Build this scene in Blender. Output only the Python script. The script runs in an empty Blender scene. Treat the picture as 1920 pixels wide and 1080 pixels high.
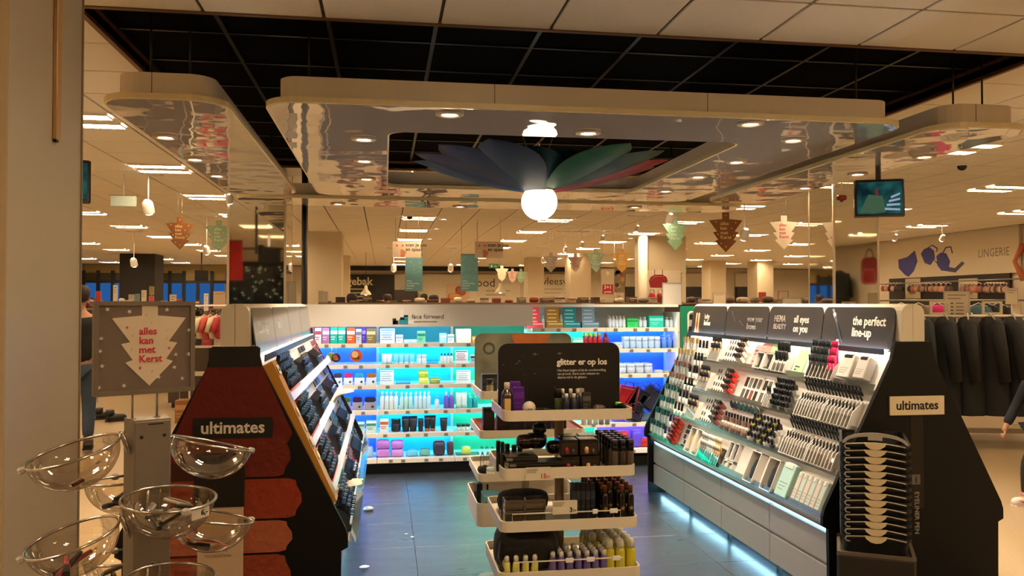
import bpy, math, random
from mathutils import Vector, Matrix, Euler
random.seed(7)
SC = bpy.context.scene
COL = SC.collection
PI = math.pi
R = math.radians

# ------------------------------------------------------------------ camera, world, exposure
FPX = 1550.0
CAMZ = 1.58
cd = bpy.data.cameras.new('camera')
cam = bpy.data.objects.new('camera', cd)
COL.objects.link(cam)
cam.location = (0, 0, CAMZ)
cam.rotation_euler = (R(90 + 1.1), 0, R(-8.8))
cd.sensor_width = 36
cd.lens = FPX / 1920 * 36
cd.clip_end = 200
SC.camera = cam
W = bpy.data.worlds.new('world'); SC.world = W
W.use_nodes = True
W.node_tree.nodes['Background'].inputs[0].default_value = (.10, .17, .38, 1)   # blue dusk outside
W.node_tree.nodes['Background'].inputs[1].default_value = .8
SC.view_settings.view_transform = 'Standard'
SC.view_settings.look = 'None'
SC.view_settings.gamma = 1
SC.view_settings.use_curve_mapping = False
SC.view_settings.exposure = 0.45
SC.cycles.max_bounces = 10
SC.cycles.transparent_max_bounces = 16
SC.cycles.sample_clamp_indirect = 6

FIX_E = 66.0            # ceiling fixtures
FIX_C = (1.0, .72, .43)
SPOT_W = 110             # downlights over the beauty area
SPOT_C = (1.0, .80, .58)
LED_E = 34.0            # coloured shelf strips

CR = cam.rotation_euler.to_matrix()
def ray(px, py): return CR @ Vector(((px - 960) / FPX, -(py - 540) / FPX, -1))
def at_y(px, py, Y):
    d = ray(px, py); t = Y / d.y
    return Vector((d.x * t, Y, CAMZ + d.z * t))
def at_x(px, py, X):
    d = ray(px, py); t = X / d.x
    return Vector((X, d.y * t, CAMZ + d.z * t))
def at_z(px, py, z):
    d = ray(px, py); t = (z - CAMZ) / d.z
    return Vector((d.x * t, d.y * t, z))
def at_d(px, py, D):
    d = ray(px, py)
    return Vector((d.x * D, d.y * D, CAMZ + d.z * D))

# ------------------------------------------------------------------ materials
def lin(c):
    if isinstance(c, str):
        c = c.lstrip('#'); c = c if len(c) == 6 else ''.join(x * 2 for x in c); c = [int(c[i:i + 2], 16) / 255 for i in (0, 2, 4)]
        return tuple((x / 12.92 if x <= .04045 else ((x + .055) / 1.055) ** 2.4) for x in c)
    return tuple(c[:3])
MATS = {}
def mat(c, rough=.5, metal=0.0, emit=0.0, noise=.06, scale=40, bump=0.0, spec=.5, alpha=1.0, trans=0.0, name=None):
    key = name or ('m_%s_%s_%s_%s_%s_%s_%s_%s_%s' % (c, rough, metal, emit, noise, scale, bump, alpha, trans))
    if key in MATS: return MATS[key]
    m = bpy.data.materials.new(name or 'paint'); m.use_nodes = True
    nt = m.node_tree; b = nt.nodes['Principled BSDF']
    col = lin(c)
    b.inputs['Roughness'].default_value = rough
    b.inputs['Metallic'].default_value = metal
    b.inputs['Specular IOR Level'].default_value = spec
    b.inputs['Transmission Weight'].default_value = trans
    b.inputs['Alpha'].default_value = alpha
    b.inputs['Base Color'].default_value = (*col, 1)
    if noise > 0 or bump > 0:
        tc = nt.nodes.new('ShaderNodeTexCoord')
        nz = nt.nodes.new('ShaderNodeTexNoise'); nz.inputs['Scale'].default_value = scale
        nt.links.new(tc.outputs['Object'], nz.inputs['Vector'])
        if noise > 0:
            mx = nt.nodes.new('ShaderNodeMix'); mx.data_type = 'RGBA'
            mx.inputs['A'].default_value = (*[x * (1 - noise) for x in col], 1)
            mx.inputs['B'].default_value = (*[min(1, x * (1 + noise)) for x in col], 1)
            nt.links.new(nz.outputs['Fac'], mx.inputs['Factor'])
            nt.links.new(mx.outputs['Result'], b.inputs['Base Color'])
        if bump > 0:
            bp = nt.nodes.new('ShaderNodeBump'); bp.inputs['Strength'].default_value = bump
            bp.inputs['Distance'].default_value = .01
            nt.links.new(nz.outputs['Fac'], bp.inputs['Height'])
            nt.links.new(bp.outputs['Normal'], b.inputs['Normal'])
    if emit > 0:
        b.inputs['Emission Color'].default_value = (*col, 1)
        b.inputs['Emission Strength'].default_value = emit
    MATS[key] = m
    return m
def emis(c, s, name):
    if name in MATS: return MATS[name]
    m = bpy.data.materials.new(name); m.use_nodes = True
    nt = m.node_tree; nt.nodes.clear()
    e = nt.nodes.new('ShaderNodeEmission'); e.inputs[0].default_value = (*lin(c), 1); e.inputs[1].default_value = s
    o = nt.nodes.new('ShaderNodeOutputMaterial'); nt.links.new(e.outputs[0], o.inputs[0])
    MATS[name] = m
    return m
def clear(c, name, refl=1.0, rough=.03):
    """thin clear plastic: transparent, with fresnel gloss"""
    if name in MATS: return MATS[name]
    m = bpy.data.materials.new(name); m.use_nodes = True
    nt = m.node_tree; nt.nodes.clear()
    t = nt.nodes.new('ShaderNodeBsdfTransparent'); t.inputs[0].default_value = (*lin(c), 1)
    g = nt.nodes.new('ShaderNodeBsdfGlossy'); g.inputs[1].default_value = rough
    lw = nt.nodes.new('ShaderNodeLayerWeight'); lw.inputs[0].default_value = .35
    mu = nt.nodes.new('ShaderNodeMath'); mu.operation = 'MULTIPLY_ADD'; mu.inputs[1].default_value = .55 * refl; mu.inputs[2].default_value = .05 * refl
    mu.use_clamp = True
    mx = nt.nodes.new('ShaderNodeMixShader'); o = nt.nodes.new('ShaderNodeOutputMaterial')
    nt.links.new(lw.outputs['Fresnel'], mu.inputs[0]); nt.links.new(mu.outputs[0], mx.inputs[0])
    nt.links.new(t.outputs[0], mx.inputs[1]); nt.links.new(g.outputs[0], mx.inputs[2]); nt.links.new(mx.outputs[0], o.inputs[0])
    MATS[name] = m
    return m

# ------------------------------------------------------------------ mesh builder
class MB:
    def __init__(s): s.v = []; s.f = []; s.m = []; s.sm = []
    def add(s, vs, fs, m=0, smooth=False, M=None):
        o = len(s.v)
        s.v += [tuple(M @ Vector(p)) if M else tuple(p) for p in vs]
        s.f += [tuple(i + o for i in f) for f in fs]
        s.m += [m] * len(fs); s.sm += [smooth] * len(fs)
        return s
    def box(s, c, d, m=0, M=None):
        x, y, z = c; a, b, h = d[0] / 2, d[1] / 2, d[2] / 2
        vs = [(x + i * a, y + j * b, z + k * h) for i in (-1, 1) for j in (-1, 1) for k in (-1, 1)]
        return s.add(vs, [(0, 1, 3, 2), (4, 6, 7, 5), (0, 4, 5, 1), (2, 3, 7, 6), (0, 2, 6, 4), (1, 5, 7, 3)], m, M=M)
    def b2(s, lo, hi, m=0):
        return s.box([(lo[i] + hi[i]) / 2 for i in range(3)], [abs(hi[i] - lo[i]) for i in range(3)], m)
    def cbox(s, c, d, ch, m=0, M=None):
        """box with all vertical and horizontal edges chamfered"""
        x, y, z = c; a, b, h = d[0] / 2, d[1] / 2, d[2] / 2
        ch = min(ch, a * .9, b * .9, h * .9)
        def loop(k, zz): return [(x + i * (a - k) , y + j * (b - k), zz) for i, j in ((-1, -1), (1, -1), (1, 1), (-1, 1))]
        def oct_(zz, ins):
            A, B = a - ins, b - ins; q = ch
            return [(x + p, y + r, zz) for p, r in ((-A + q, -B), (A - q, -B), (A, -B + q), (A, B - q), (A - q, B), (-A + q, B), (-A, B - q), (-A, -B + q))]
        L = [oct_(z - h, ch), oct_(z - h + ch, 0), oct_(z + h - ch, 0), oct_(z + h, ch)]
        vs = sum(L, []); fs = [tuple(range(7, -1, -1)), tuple(range(24, 32))]
        for l in range(3):
            for i in range(8):
                j = (i + 1) % 8
                fs.append((l * 8 + i, l * 8 + j, l * 8 + 8 + j, l * 8 + 8 + i))
        return s.add(vs, fs, m, M=M)
    def lathe(s, prof, n=14, m=0, o=(0, 0, 0), smooth=True, M=None, caps=True):
        vs = []; fs = []
        for r, z in prof:
            for i in range(n):
                a = 2 * PI * i / n
                vs.append((o[0] + r * math.cos(a), o[1] + r * math.sin(a), o[2] + z))
        for l in range(len(prof) - 1):
            for i in range(n):
                j = (i + 1) % n
                fs.append((l * n + i, l * n + j, l * n + n + j, l * n + n + i))
        s.add(vs, fs, m, smooth, M)
        if caps:
            k = len(s.v) - len(vs)
            s.f += [tuple(k + i for i in range(n - 1, -1, -1)), tuple(k + (len(prof) - 1) * n + i for i in range(n))]
            s.m += [m, m]; s.sm += [False, False]
        return s
    def cyl(s, p0, p1, r0, r1=None, n=10, m=0, smooth=True):
        return s.tube([p0, p1], [r0, r0 if r1 is None else r1], n, m, smooth)
    def tube(s, pts, r, n=6, m=0, smooth=True, closed=False):
        pts = [Vector(p) for p in pts]; N = len(pts)
        rs = r if isinstance(r, (list, tuple)) else [r] * N
        vs = []; fs = []; up = None
        for i, p in enumerate(pts):
            if closed: t = pts[(i + 1) % N] - pts[i - 1]
            else: t = pts[min(i + 1, N - 1)] - pts[max(i - 1, 0)]
            t.normalize()
            if up is None:
                up = Vector((0, 0, 1)) if abs(t.z) < .9 else Vector((1, 0, 0))
            x = t.cross(up)
            if x.length < 1e-6: x = t.orthogonal()
            x.normalize(); up = x.cross(t).normalized()
            for k in range(n):
                a = 2 * PI * k / n
                vs.append(p + x * (rs[i] * math.cos(a)) + up * (rs[i] * math.sin(a)))
        for i in range(N if closed else N - 1):
            for k in range(n):
                j = (k + 1) % n; q = (i + 1) % N
                fs.append((i * n + k, i * n + j, q * n + j, q * n + k))
        base = len(s.v)
        s.add(vs, fs, m, smooth)
        if not closed:
            s.f += [tuple(base + k for k in range(n - 1, -1, -1)), tuple(base + (N - 1) * n + k for k in range(n))]
            s.m += [m, m]; s.sm += [False, False]
        return s
    def prism(s, poly, y0, y1, m=0, M=None, axis='y'):
        """extrude an (x,z) outline along y (axis y), an (x,y) one along z, or a (y,z) one along x"""
        n = len(poly)
        def P(p, d): return (p[0], d, p[1]) if axis == 'y' else ((p[0], p[1], d) if axis == 'z' else (d, p[0], p[1]))
        vs = [P(p, y0) for p in poly] + [P(p, y1) for p in poly]
        fs = [tuple(range(n)), tuple(range(2 * n - 1, n - 1, -1))] + [(i, i + n, (i + 1) % n + n, (i + 1) % n) for i in range(n)]
        return s.add(vs, fs, m, M=M)
    def ring(s, outer, inner, z0, z1, m=0, axis='z'):
        """extruded outline with a hole; both outlines have the same number of points"""
        n = len(outer)
        def P(p, d): return (p[0], p[1], d) if axis == 'z' else (p[0], d, p[1])
        vs = [P(p, z0) for p in outer] + [P(p, z0) for p in inner] + [P(p, z1) for p in outer] + [P(p, z1) for p in inner]
        fs = []
        for i in range(n):
            j = (i + 1) % n
            fs += [(i, j, n + j, n + i), (2 * n + i, 3 * n + i, 3 * n + j, 2 * n + j), (i, 2 * n + i, 2 * n + j, j), (n + i, n + j, 3 * n + j, 3 * n + i)]
        return s.add(vs, fs, m)
    def mesh(s, name, mats):
        me = bpy.data.meshes.new(name)
        me.from_pydata(s.v, [], s.f)
        if not isinstance(mats, (list, tuple)): mats = [mats]
        for m in mats: me.materials.append(m)
        me.polygons.foreach_set('material_index', s.m)
        me.polygons.foreach_set('use_smooth', s.sm)
        me.update()
        return me
    def build(s, name, mats, parent=None, M=None, **kw):
        return link(name, s.mesh(name, mats), parent, M, **kw)

def link(name, me, parent=None, M=None, label=None, cat=None, group=None, kind=None):
    o = bpy.data.objects.new(name, me); COL.objects.link(o)
    if parent is not None: o.parent = parent
    if M is not None:
        if isinstance(M, Matrix): o.matrix_local = M
        else: o.location = M
    if label: o['label'] = label
    if cat: o['category'] = cat
    if group: o['group'] = group
    if kind: o['kind'] = kind
    return o
def thing(name, label, cat, M=(0, 0, 0), group=None, kind=None):
    return link(name, None, None, M, label, cat, group, kind)
def dup(root, M, label=None, group=None):
    r = root.copy(); COL.objects.link(r)
    if isinstance(M, Matrix): r.matrix_local = M
    else: r.location = M
    if label: r['label'] = label
    if group: r['group'] = group
    for ch in root.children:
        c = ch.copy(); COL.objects.link(c); c.parent = r
        for g in ch.children:
            d = g.copy(); COL.objects.link(d); d.parent = c
    return r
def T(x=0, y=0, z=0, rz=0, rx=0, ry=0):
    return Matrix.Translation((x, y, z)) @ Euler((rx, ry, rz)).to_matrix().to_4x4()
def rrect(x0, y0, x1, y1, r, n=5):
    out = []
    for cx, cy, a0 in ((x1 - r, y0 + r, -90), (x1 - r, y1 - r, 0), (x0 + r, y1 - r, 90), (x0 + r, y0 + r, 180)):
        for i in range(n + 1):
            a = R(a0 + 90 * i / n); out.append((cx + r * math.cos(a), cy + r * math.sin(a)))
    return out

DG = bpy.context.evaluated_depsgraph_get
TXT = {}
def text_mesh(s, size, bold=0, align='LEFT', ext=.0008, spacing=1.0, sx=1.0):
    k = (s, round(size, 4), bold, align, ext, spacing, sx)
    if k in TXT: return TXT[k]
    cu = bpy.data.curves.new('text', 'FONT'); cu.body = s; cu.size = size; cu.align_x = align
    cu.offset = bold * size; cu.extrude = ext; cu.resolution_u = 2; cu.space_character = spacing; cu.space_line = .92
    o = bpy.data.objects.new('text', cu); COL.objects.link(o)
    bpy.context.view_layer.update()
    me = bpy.data.meshes.new_from_object(o.evaluated_get(DG()))
    bpy.data.objects.remove(o)
    for v in me.vertices: v.co = Vector((v.co.x * sx, -v.co.z, v.co.y))
    me.materials.clear()
    TXT[k] = me
    return me
def text(s, size, m, parent, M, bold=0, align='LEFT', name='lettering', ext=.0008, spacing=1.0, sx=1.0):
    """lettering standing in the local xz plane, read from -y"""
    me = text_mesh(s, size, bold, align, ext, spacing, sx).copy()
    me.materials.append(m)
    return link(name, me, parent, M)

TREE = [(-.09, 1.0), (.09, 1.0), (.09, .83), (.42, .80), (.22, .52), (.32, .50), (.19, .31), (.27, .28), (0, 0),
        (-.27, .28), (-.19, .31), (-.32, .50), (-.22, .52), (-.42, .80), (-.09, .83)]
def tree_poly(h): return [(x * h, z * h) for x, z in TREE]
def star_poly(r, n=5, a0=90, q=.42):
    return [((r if i % 2 == 0 else r * q) * math.cos(R(a0 + i * 180 / n)), (r if i % 2 == 0 else r * q) * math.sin(R(a0 + i * 180 / n))) for i in range(2 * n)]
def blob(mb, c, d, m=0, seed=0, amp=.12, n=10, k=6, flat=2.0):
    """soft lump: a superellipsoid with some wobble"""
    rn = random.Random(seed); ph = [rn.uniform(0, 6.28) for _ in range(4)]
    vs = []; fs = []
    def sp(v, e): return math.copysign(abs(v) ** e, v)
    e = 2 / (flat + .6)
    for j in range(k + 1):
        t = -PI / 2 + PI * j / k
        for i in range(n):
            a = 2 * PI * i / n
            w = 1 + amp * (math.sin(3 * a + ph[0]) * .5 + math.sin(2 * t + 2 * a + ph[1]) * .5)
            vs.append((c[0] + d[0] / 2 * sp(math.cos(t), e) * sp(math.cos(a), e) * w, c[1] + d[1] / 2 * sp(math.cos(t), e) * sp(math.sin(a), e) * w, c[2] + d[2] / 2 * sp(math.sin(t), e)))
    for j in range(k):
        for i in range(n):
            q = (i + 1) % n
            fs.append((j * n + i, j * n + q, j * n + n + q, j * n + n + i))
    return mb.add(vs, fs, m, True)

# shared paints
WHITE = mat('#e6e2da', .45, noise=.03, name='white_paint')
WHITEG = mat('#ece9e4', .2, noise=.02, name='white_gloss')
BLACK = mat('#080707', .5, name='black_board')
BLACKG = mat('#0a0a0b', .18, name='black_gloss')
CHROME = mat('#c9c4bc', .18, 1.0, name='chrome')
STEEL = mat('#8d867d', .38, .7, name='grey_steel')
CREAM = mat('#e8d9bd', .4, name='cream_plastic')
ACRYL = clear('#f2f6f6', 'clear_acrylic')

NUM = ['zero', 'one', 'two', 'three', 'four', 'five', 'six', 'seven', 'eight', 'nine', 'ten', 'eleven', 'twelve', 'thirteen', 'fourteen', 'fifteen', 'sixteen', 'seventeen', 'eighteen', 'nineteen', 'twenty'] + ['number%d' % k for k in range(21, 60)]
NTH = ['first', 'second', 'third', 'fourth', 'fifth', 'sixth', 'seventh', 'eighth', 'ninth', 'tenth', 'eleventh', 'twelfth', 'thirteenth', 'fourteenth', 'fifteenth', 'sixteenth', 'seventeenth', 'eighteenth', 'nineteenth', 'twentieth', 'twenty-first', 'twenty-second']
# ------------------------------------------------------------------ room
CEIL = 3.08
TP = .605                                   # ceiling tile pitch
BX0, BX1 = 3.92 - 9 * TP, 3.92              # black ceiling field
BY0, BY1 = 4.42, 4.42 + 8 * TP
XW0, XW1, YW0, YW1 = -13.0, 12.0, -5.0, 34.0
floor_m = mat('#a08a68', .34, noise=.22, scale=55, name='terrazzo')
wall_m = mat('#d8cbb4', .7, noise=.03, scale=6, name='wall_paint')
tile_m = mat('#e8e2d6', .85, noise=.05, scale=90, bump=.15, name='ceiling_tile')
grid_m = mat('#4f4538', .6, name='ceiling_grid')
blackt_m = mat('#020202', .9, noise=.1, spec=.05, name='black_ceiling_tile')
blackgrid_m = mat('#14161a', .35, .4, name='black_ceiling_grid')
def S(mb, name, m, parent=None): return mb.build(name, m, parent, kind=None if parent else 'structure')
XR, YR = 20.0, 19.6
S(MB().b2((XW0, YW0, -.1), (XR, YW1, 0)), 'floor', floor_m)
S(MB().b2((XW0 - .2, YW1, 0), (XR + .2, YW1 + .2, CEIL + .06)), 'wall_back', wall_m)
S(MB().b2((XR, YR, 0), (XR + .2, YW1, CEIL + .06)), 'wall_far_right', wall_m)
S(MB().b2((XW1, YR - .2, 0), (XR + .2, YR, CEIL + .06)), 'wall_return', wall_m)
S(MB().b2((XW1, YW0, 0), (XW1 + .2, YR, CEIL + .06)), 'wall_right', wall_m)
S(MB().b2((XW0 - .2, YW0, 0), (XW0, YW1, CEIL + .06)), 'wall_left', wall_m)
S(MB().b2((XW0 - .2, YW0 - .2, 0), (XW1 + .2, YW0, CEIL + .06)), 'wall_front', wall_m)
cb = MB()                                   # backing slab with a hole over the black field
for lo, hi in (((XW0, YW0), (BX0, YW1)), ((BX1, YW0), (XR, YW1)), ((BX0, YW0), (BX1, BY0)), ((BX0, BY1), (BX1, YW1))):
    cb.b2((lo[0], lo[1], CEIL + .012), (hi[0], hi[1], CEIL + .06))
ceiling = S(cb, 'ceiling', grid_m)
tmesh = MB().cbox((0, 0, .008), (TP - .018, TP - .018, .016), .003).mesh('tile', tile_m)
near, far = [], []
ix0 = int((XW0 - BX0) / TP) + 1; ix1 = int((XR - BX0) / TP) - 1
iy0 = int((YW0 - BY0) / TP) + 1; iy1 = int((YW1 - BY0) / TP) - 1
FIX = set()                                 # tiles replaced by light fixtures
fixtures = []
for a in range(-5, 8):
    for b in range(-5, 12):
        i = 3 + a * 4 - (a < 0); j = 4 + b * 4
        if b in (-1, -4) and -2 < a < 3: continue
        if not (ix0 + 1 < i < ix1 - 1 and iy0 < j < iy1): continue
        if 0 <= i < 9 and 0 <= j < 8: continue
        if BX0 + (i + .5) * TP > XW1 - .5 and BY0 + (j + .5) * TP < YR: continue
        FIX.add((i, j)); fixtures.append((BX0 + (i + .5) * TP, BY0 + (j + .5) * TP))
for i in range(ix0, ix1):
    for j in range(iy0, iy1):
        if (0 <= i < 9 and 0 <= j < 8) or (i, j) in FIX: continue
        if BX0 + (i + .5) * TP > XW1 - .3 and BY0 + (j + .5) * TP < YR: continue
        x, y = BX0 + (i + .5) * TP, BY0 + (j + .5) * TP
        v = CR.transposed() @ Vector((x, y, CEIL - CAMZ))
        if v.z < -.5:
            px, py = 960 + FPX * v.x / -v.z, 540 - FPX * v.y / -v.z
            hid = (px < 140) or (180 < px < 1690 and 180 < py < 385 and BX0 < x < BX1)
            if -60 < px < 1980 and -60 < py and not hid:
                near.append((-v.z, x, y)); continue
        far.append((0, x, y))
near.sort()
for d, x, y in near[:290]: link('tile', tmesh, ceiling, (x, y, CEIL - .004))
fm = MB()
for d, x, y in near[290:] + far:
    fm.b2((x - TP / 2 + .006, y - TP / 2 + .006, CEIL - .004), (x + TP / 2 - .006, y + TP / 2 - .006, CEIL + .012))
link('tile_field', fm.mesh('tile_field', tile_m), ceiling, kind='stuff')
# black ceiling field, slightly raised
bc = S(MB().b2((BX0 - .02, BY0 - .02, CEIL + .12), (BX1 + .02, BY1 + .02, CEIL + .16)), 'ceiling_black', blackt_m)
bt = MB().cbox((0, 0, .01), (TP - .02, TP - .02, .02), .004).mesh('tile', blackt_m)
for i in range(9):
    for j in range(8): link('tile', bt, bc, (BX0 + (i + .5) * TP, BY0 + (j + .5) * TP, CEIL + .095))
for i in range(10): MB().b2((BX0 + i * TP - .012, BY0, CEIL + .085), (BX0 + i * TP + .012, BY1, CEIL + .10)).build('grid_bar', blackgrid_m, bc)
for j in range(9): MB().b2((BX0, BY0 + j * TP - .012, CEIL + .086), (BX1, BY0 + j * TP + .012, CEIL + .099)).build('grid_bar', blackgrid_m, bc)
n_t = 1
for lo, hi in (((BX0 - .03, BY0 - .03), (BX0, BY1 + .03)), ((BX1, BY0 - .03), (BX1 + .03, BY1 + .03)), ((BX0, BY0 - .03), (BX1, BY0)), ((BX0, BY1), (BX1, BY1 + .03))):
    S(MB().b2((lo[0], lo[1], CEIL - .012), (hi[0], hi[1], CEIL + .12)), 'trim_%d' % n_t, mat('#6e4f38', .5, name='recess_trim')); n_t += 1
# dark glossy tiles of the beauty floor
dk = S(MB().b2((-1.3, .6, .0005), (3.3, 8.7, .004)), 'floor_beauty', mat('#1c1e22', .6, name='dark_grout'))
dark_m = bpy.data.materials.new('dark_floor_tile'); dark_m.use_nodes = True
nt = dark_m.node_tree; b = nt.nodes['Principled BSDF']
b.inputs['Base Color'].default_value = (.024, .029, .038, 1)
tc = nt.nodes.new('ShaderNodeTexCoord')
n1 = nt.nodes.new('ShaderNodeTexNoise'); n1.inputs['Scale'].default_value = 3; n1.inputs['Detail'].default_value = 6
n2 = nt.nodes.new('ShaderNodeTexNoise'); n2.inputs['Scale'].default_value = 60
mp = nt.nodes.new('ShaderNodeMapping'); mp.inputs['Scale'].default_value = (1, 3, 1)
rr = nt.nodes.new('ShaderNodeMapRange'); rr.inputs['To Min'].default_value = .2; rr.inputs['To Max'].default_value = .42
bp = nt.nodes.new('ShaderNodeBump'); bp.inputs['Strength'].default_value = .12; bp.inputs['Distance'].default_value = .004
sc_ = nt.nodes.new('ShaderNodeMapRange'); sc_.inputs['From Min'].default_value = .7; sc_.inputs['From Max'].default_value = .74
mx = nt.nodes.new('ShaderNodeMix'); mx.data_type = 'RGBA'; mx.inputs['A'].default_value = (.024, .029, .038, 1); mx.inputs['B'].default_value = (.2, .21, .23, 1)
geo = nt.nodes.new('ShaderNodeNewGeometry')
nt.links.new(geo.outputs['Position'], mp.inputs[0])
for q in (n1, n2): nt.links.new(mp.outputs[0], q.inputs['Vector'])
nt.links.new(n1.outputs['Fac'], rr.inputs['Value']); nt.links.new(rr.outputs[0], b.inputs['Roughness'])
nt.links.new(n2.outputs['Fac'], bp.inputs['Height']); nt.links.new(bp.outputs[0], b.inputs['Normal'])
nt.links.new(n2.outputs['Fac'], sc_.inputs['Value']); nt.links.new(sc_.outputs[0], mx.inputs['Factor']); nt.links.new(mx.outputs['Result'], b.inputs['Base Color'])
ft = MB().cbox((0, 0, .004), (.5985, .5985, .008), .0015).mesh('tile', dark_m)
for i in range(7):
    for j in range(13): link('tile', ft, dk, (-1.0 + .3 + i * .6, .9 + j * .6, .0035))

# ------------------------------------------------------------------ ceiling lights
lamp_m = emis((1.0, .74, .46), FIX_E, 'lamp_glow')
lf = MB().b2((-.3, -.3, -.004), (.3, .3, .012)).mesh('frame', WHITE)
ls = MB().b2((-.27, -.055, -.009), (.27, .055, -.005)).mesh('louvre_strip', lamp_m)
lv = MB()
for i in range(9): lv.b2((-.27 + i * .0675 - .003, -.075, -.022), (-.27 + i * .0675 + .003, .075, -.009))
for s_ in (-1, 1): lv.b2((-.275, s_ * .08 - .004, -.022), (.275, s_ * .08 + .004, -.004))
lvm = lv.mesh('louvre', mat('#f1e6cf', .3, .3, name='louvre_metal'))
proto = thing('ceiling_light', 'square recessed ceiling light with two louvred glowing strips', 'ceiling light', (0, 0, 0), 'louvred lights across the tiled ceiling')
link('frame', lf, proto)
for y_ in (-.17, .17):
    a = link('diffuser', ls, proto, (0, y_, 0)); link('louvre', lvm, a)
for k, (x, y) in enumerate(fixtures):
    cxn, cyn = round((x - BX0) / TP / 4 - .9) + 6, round((y - BY0) / TP / 4 - 1.1) + 5
    lb = 'square louvred ceiling light, row %s beyond the entrance, column %s from the window side' % (NUM[cyn], NUM[cxn])
    if k == 0: proto.location = (x, y, CEIL); proto['label'] = lb
    else: dup(proto, (x, y, CEIL), lb)

# ------------------------------------------------------------------ glossy floating ceiling panels
IZ = 2.63
film = bpy.data.materials.new('stretched_gloss_film'); film.use_nodes = True
nt = film.node_tree; b = nt.nodes['Principled BSDF']
b.inputs['Base Color'].default_value = (.88, .85, .81, 1); b.inputs['Metallic'].default_value = .66; b.inputs['Roughness'].default_value = .035
geo = nt.nodes.new('ShaderNodeNewGeometry')
n1 = nt.nodes.new('ShaderNodeTexNoise'); n1.inputs['Scale'].default_value = 1.7; n1.inputs['Detail'].default_value = 1.5
n2 = nt.nodes.new('ShaderNodeTexNoise'); n2.inputs['Scale'].default_value = 5; n2.inputs['Detail'].default_value = 1
ad = nt.nodes.new('ShaderNodeMath'); ad.operation = 'MULTIPLY_ADD'; ad.inputs[1].default_value = .12
bp = nt.nodes.new('ShaderNodeBump'); bp.inputs['Strength'].default_value = .5; bp.inputs['Distance'].default_value = .035
for q in (n1, n2): nt.links.new(geo.outputs['Position'], q.inputs['Vector'])
nt.links.new(n2.outputs['Fac'], ad.inputs[0]); nt.links.new(n1.outputs['Fac'], ad.inputs[2]); nt.links.new(ad.outputs[0], bp.inputs['Height']); nt.links.new(bp.outputs[0], b.inputs['Normal'])
band_m = mat('#d9cdb9', .5, noise=.03, scale=5, name='panel_band')
lip_m = mat('#dccb9c', .4, name='panel_lip')
def island(label, x0, y0, x1, y1, r, hole=None, seams=4):
    t = thing('ceiling_canopy', label, 'ceiling canopy', ((x0 + x1) / 2, (y0 + y1) / 2, IZ))
    cx, cy = (x0 + x1) / 2, (y0 + y1) / 2
    def o_(ins, rr): return [(x - cx, y - cy) for x, y in rrect(x0 + ins, y0 + ins, x1 - ins, y1 - ins, rr, 7)]
    def h_(ins, rr): return [(x - cx, y - cy) for x, y in rrect(hole[0] - ins, hole[1] - ins, hole[2] + ins, hole[3] + ins, rr, 7)]
    def shape(ins, z0, z1, nm, m, par):
        mb = MB()
        if hole: mb.ring(o_(ins, max(.04, r - ins)), h_(ins if nm != 'film' else .012, .12), z0, z1)
        else: mb.prism(o_(ins, max(.04, r - ins)), z0, z1, axis='z')
        return mb.build(nm, m, par)
    band = shape(.075, .03, .155, 'band', band_m, t)
    shape(0, 0, .03, 'lip', lip_m, t)
    shape(.012, -.003, 0, 'film', film, t)
    sm = mat('#6b5a45', .6, name='seam')
    for k in range(1, seams):
        x = -(x1 - x0) / 2 + (x1 - x0) * (k if seams > 2 else .82) / seams
        MB().b2((x - .002, -(y1 - y0) / 2 + .074, .03), (x + .002, -(y1 - y0) / 2 + .08, .155)).build('seam', sm, band)
    rod = mat('#1a1a1a', .4, name='black_rod')
    for sx_ in (-1, 1):
        for sy_ in (-1, 1):
            px_, py_ = sx_ * ((x1 - x0) / 2 - .22), sy_ * ((y1 - y0) / 2 - .22)
            top = CEIL - IZ + (.085 if BX0 < cx + px_ < BX1 and BY0 < cy + py_ < BY1 else 0)
            MB().cyl((px_, py_, .15), (px_, py_, top), .006, n=6).build('hanger', rod, t)
    return t
island('large square glossy ceiling canopy with a square opening over the aisle', -.63, 4.40, 3.05, 8.12, .18, (.03, 5.08, 2.30, 7.52), 3)
island('long glossy ceiling canopy beside the pale column, three downlights in it', -1.46, 4.44, -.82, 8.15, .2, None, 2)
island('long glossy ceiling canopy hanging on the side of the lingerie wall', 3.26, 4.40, 3.90, 8.12, .2, None, 2)
island('wide narrow glossy ceiling canopy hanging across the shelving wall', -1.46, 8.38, 3.86, 9.02, .2, None, 4)

def downlight(px, py, z, desc, tilt=0, spot=True, w=1.0):
    p = at_z(px, py, z)
    t = thing('downlight', desc, 'spotlight', (p.x, p.y, z - .004), 'round downlights')
    MB().lathe([(.052, 0), (.078, 0), (.078, -.008), (.05, -.012), (.046, .001)], 20, caps=False).build('ring', WHITE if z > 2.9 else mat('#b9a68d', .4, .5, name='lamp_ring'), t)
    MB().lathe([(.05, -.003), (.001, -.006)], 20, caps=False).build('bulb', emis(SPOT_C, 30, 'spot_glow'), t, T(rx=tilt))
    if spot:
        l = bpy.data.lights.new('downlight', 'SPOT'); l.energy = SPOT_W * w; l.color = SPOT_C; l.spot_size = R(95); l.spot_blend = .7; l.shadow_soft_size = .05
        o = bpy.data.objects.new('downlight_beam', l); COL.objects.link(o); o.parent = t; o.location = (0, 0, -.02)
    return t
D_ = 'round downlight set in the %s'
def dls(lst, where, z=IZ, **k):
    for q, (px, py) in enumerate(lst): downlight(px, py, z, 'round downlight in the %s, %s of %s' % (where, NTH[q], NUM[len(lst)]), **k)
dls(((310, 255), (366, 297), (407, 328)), 'glossy canopy beside the pale column')
dls(((843, 212), (1103, 247), (1407, 230)), 'front border of the large canopy')
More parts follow.
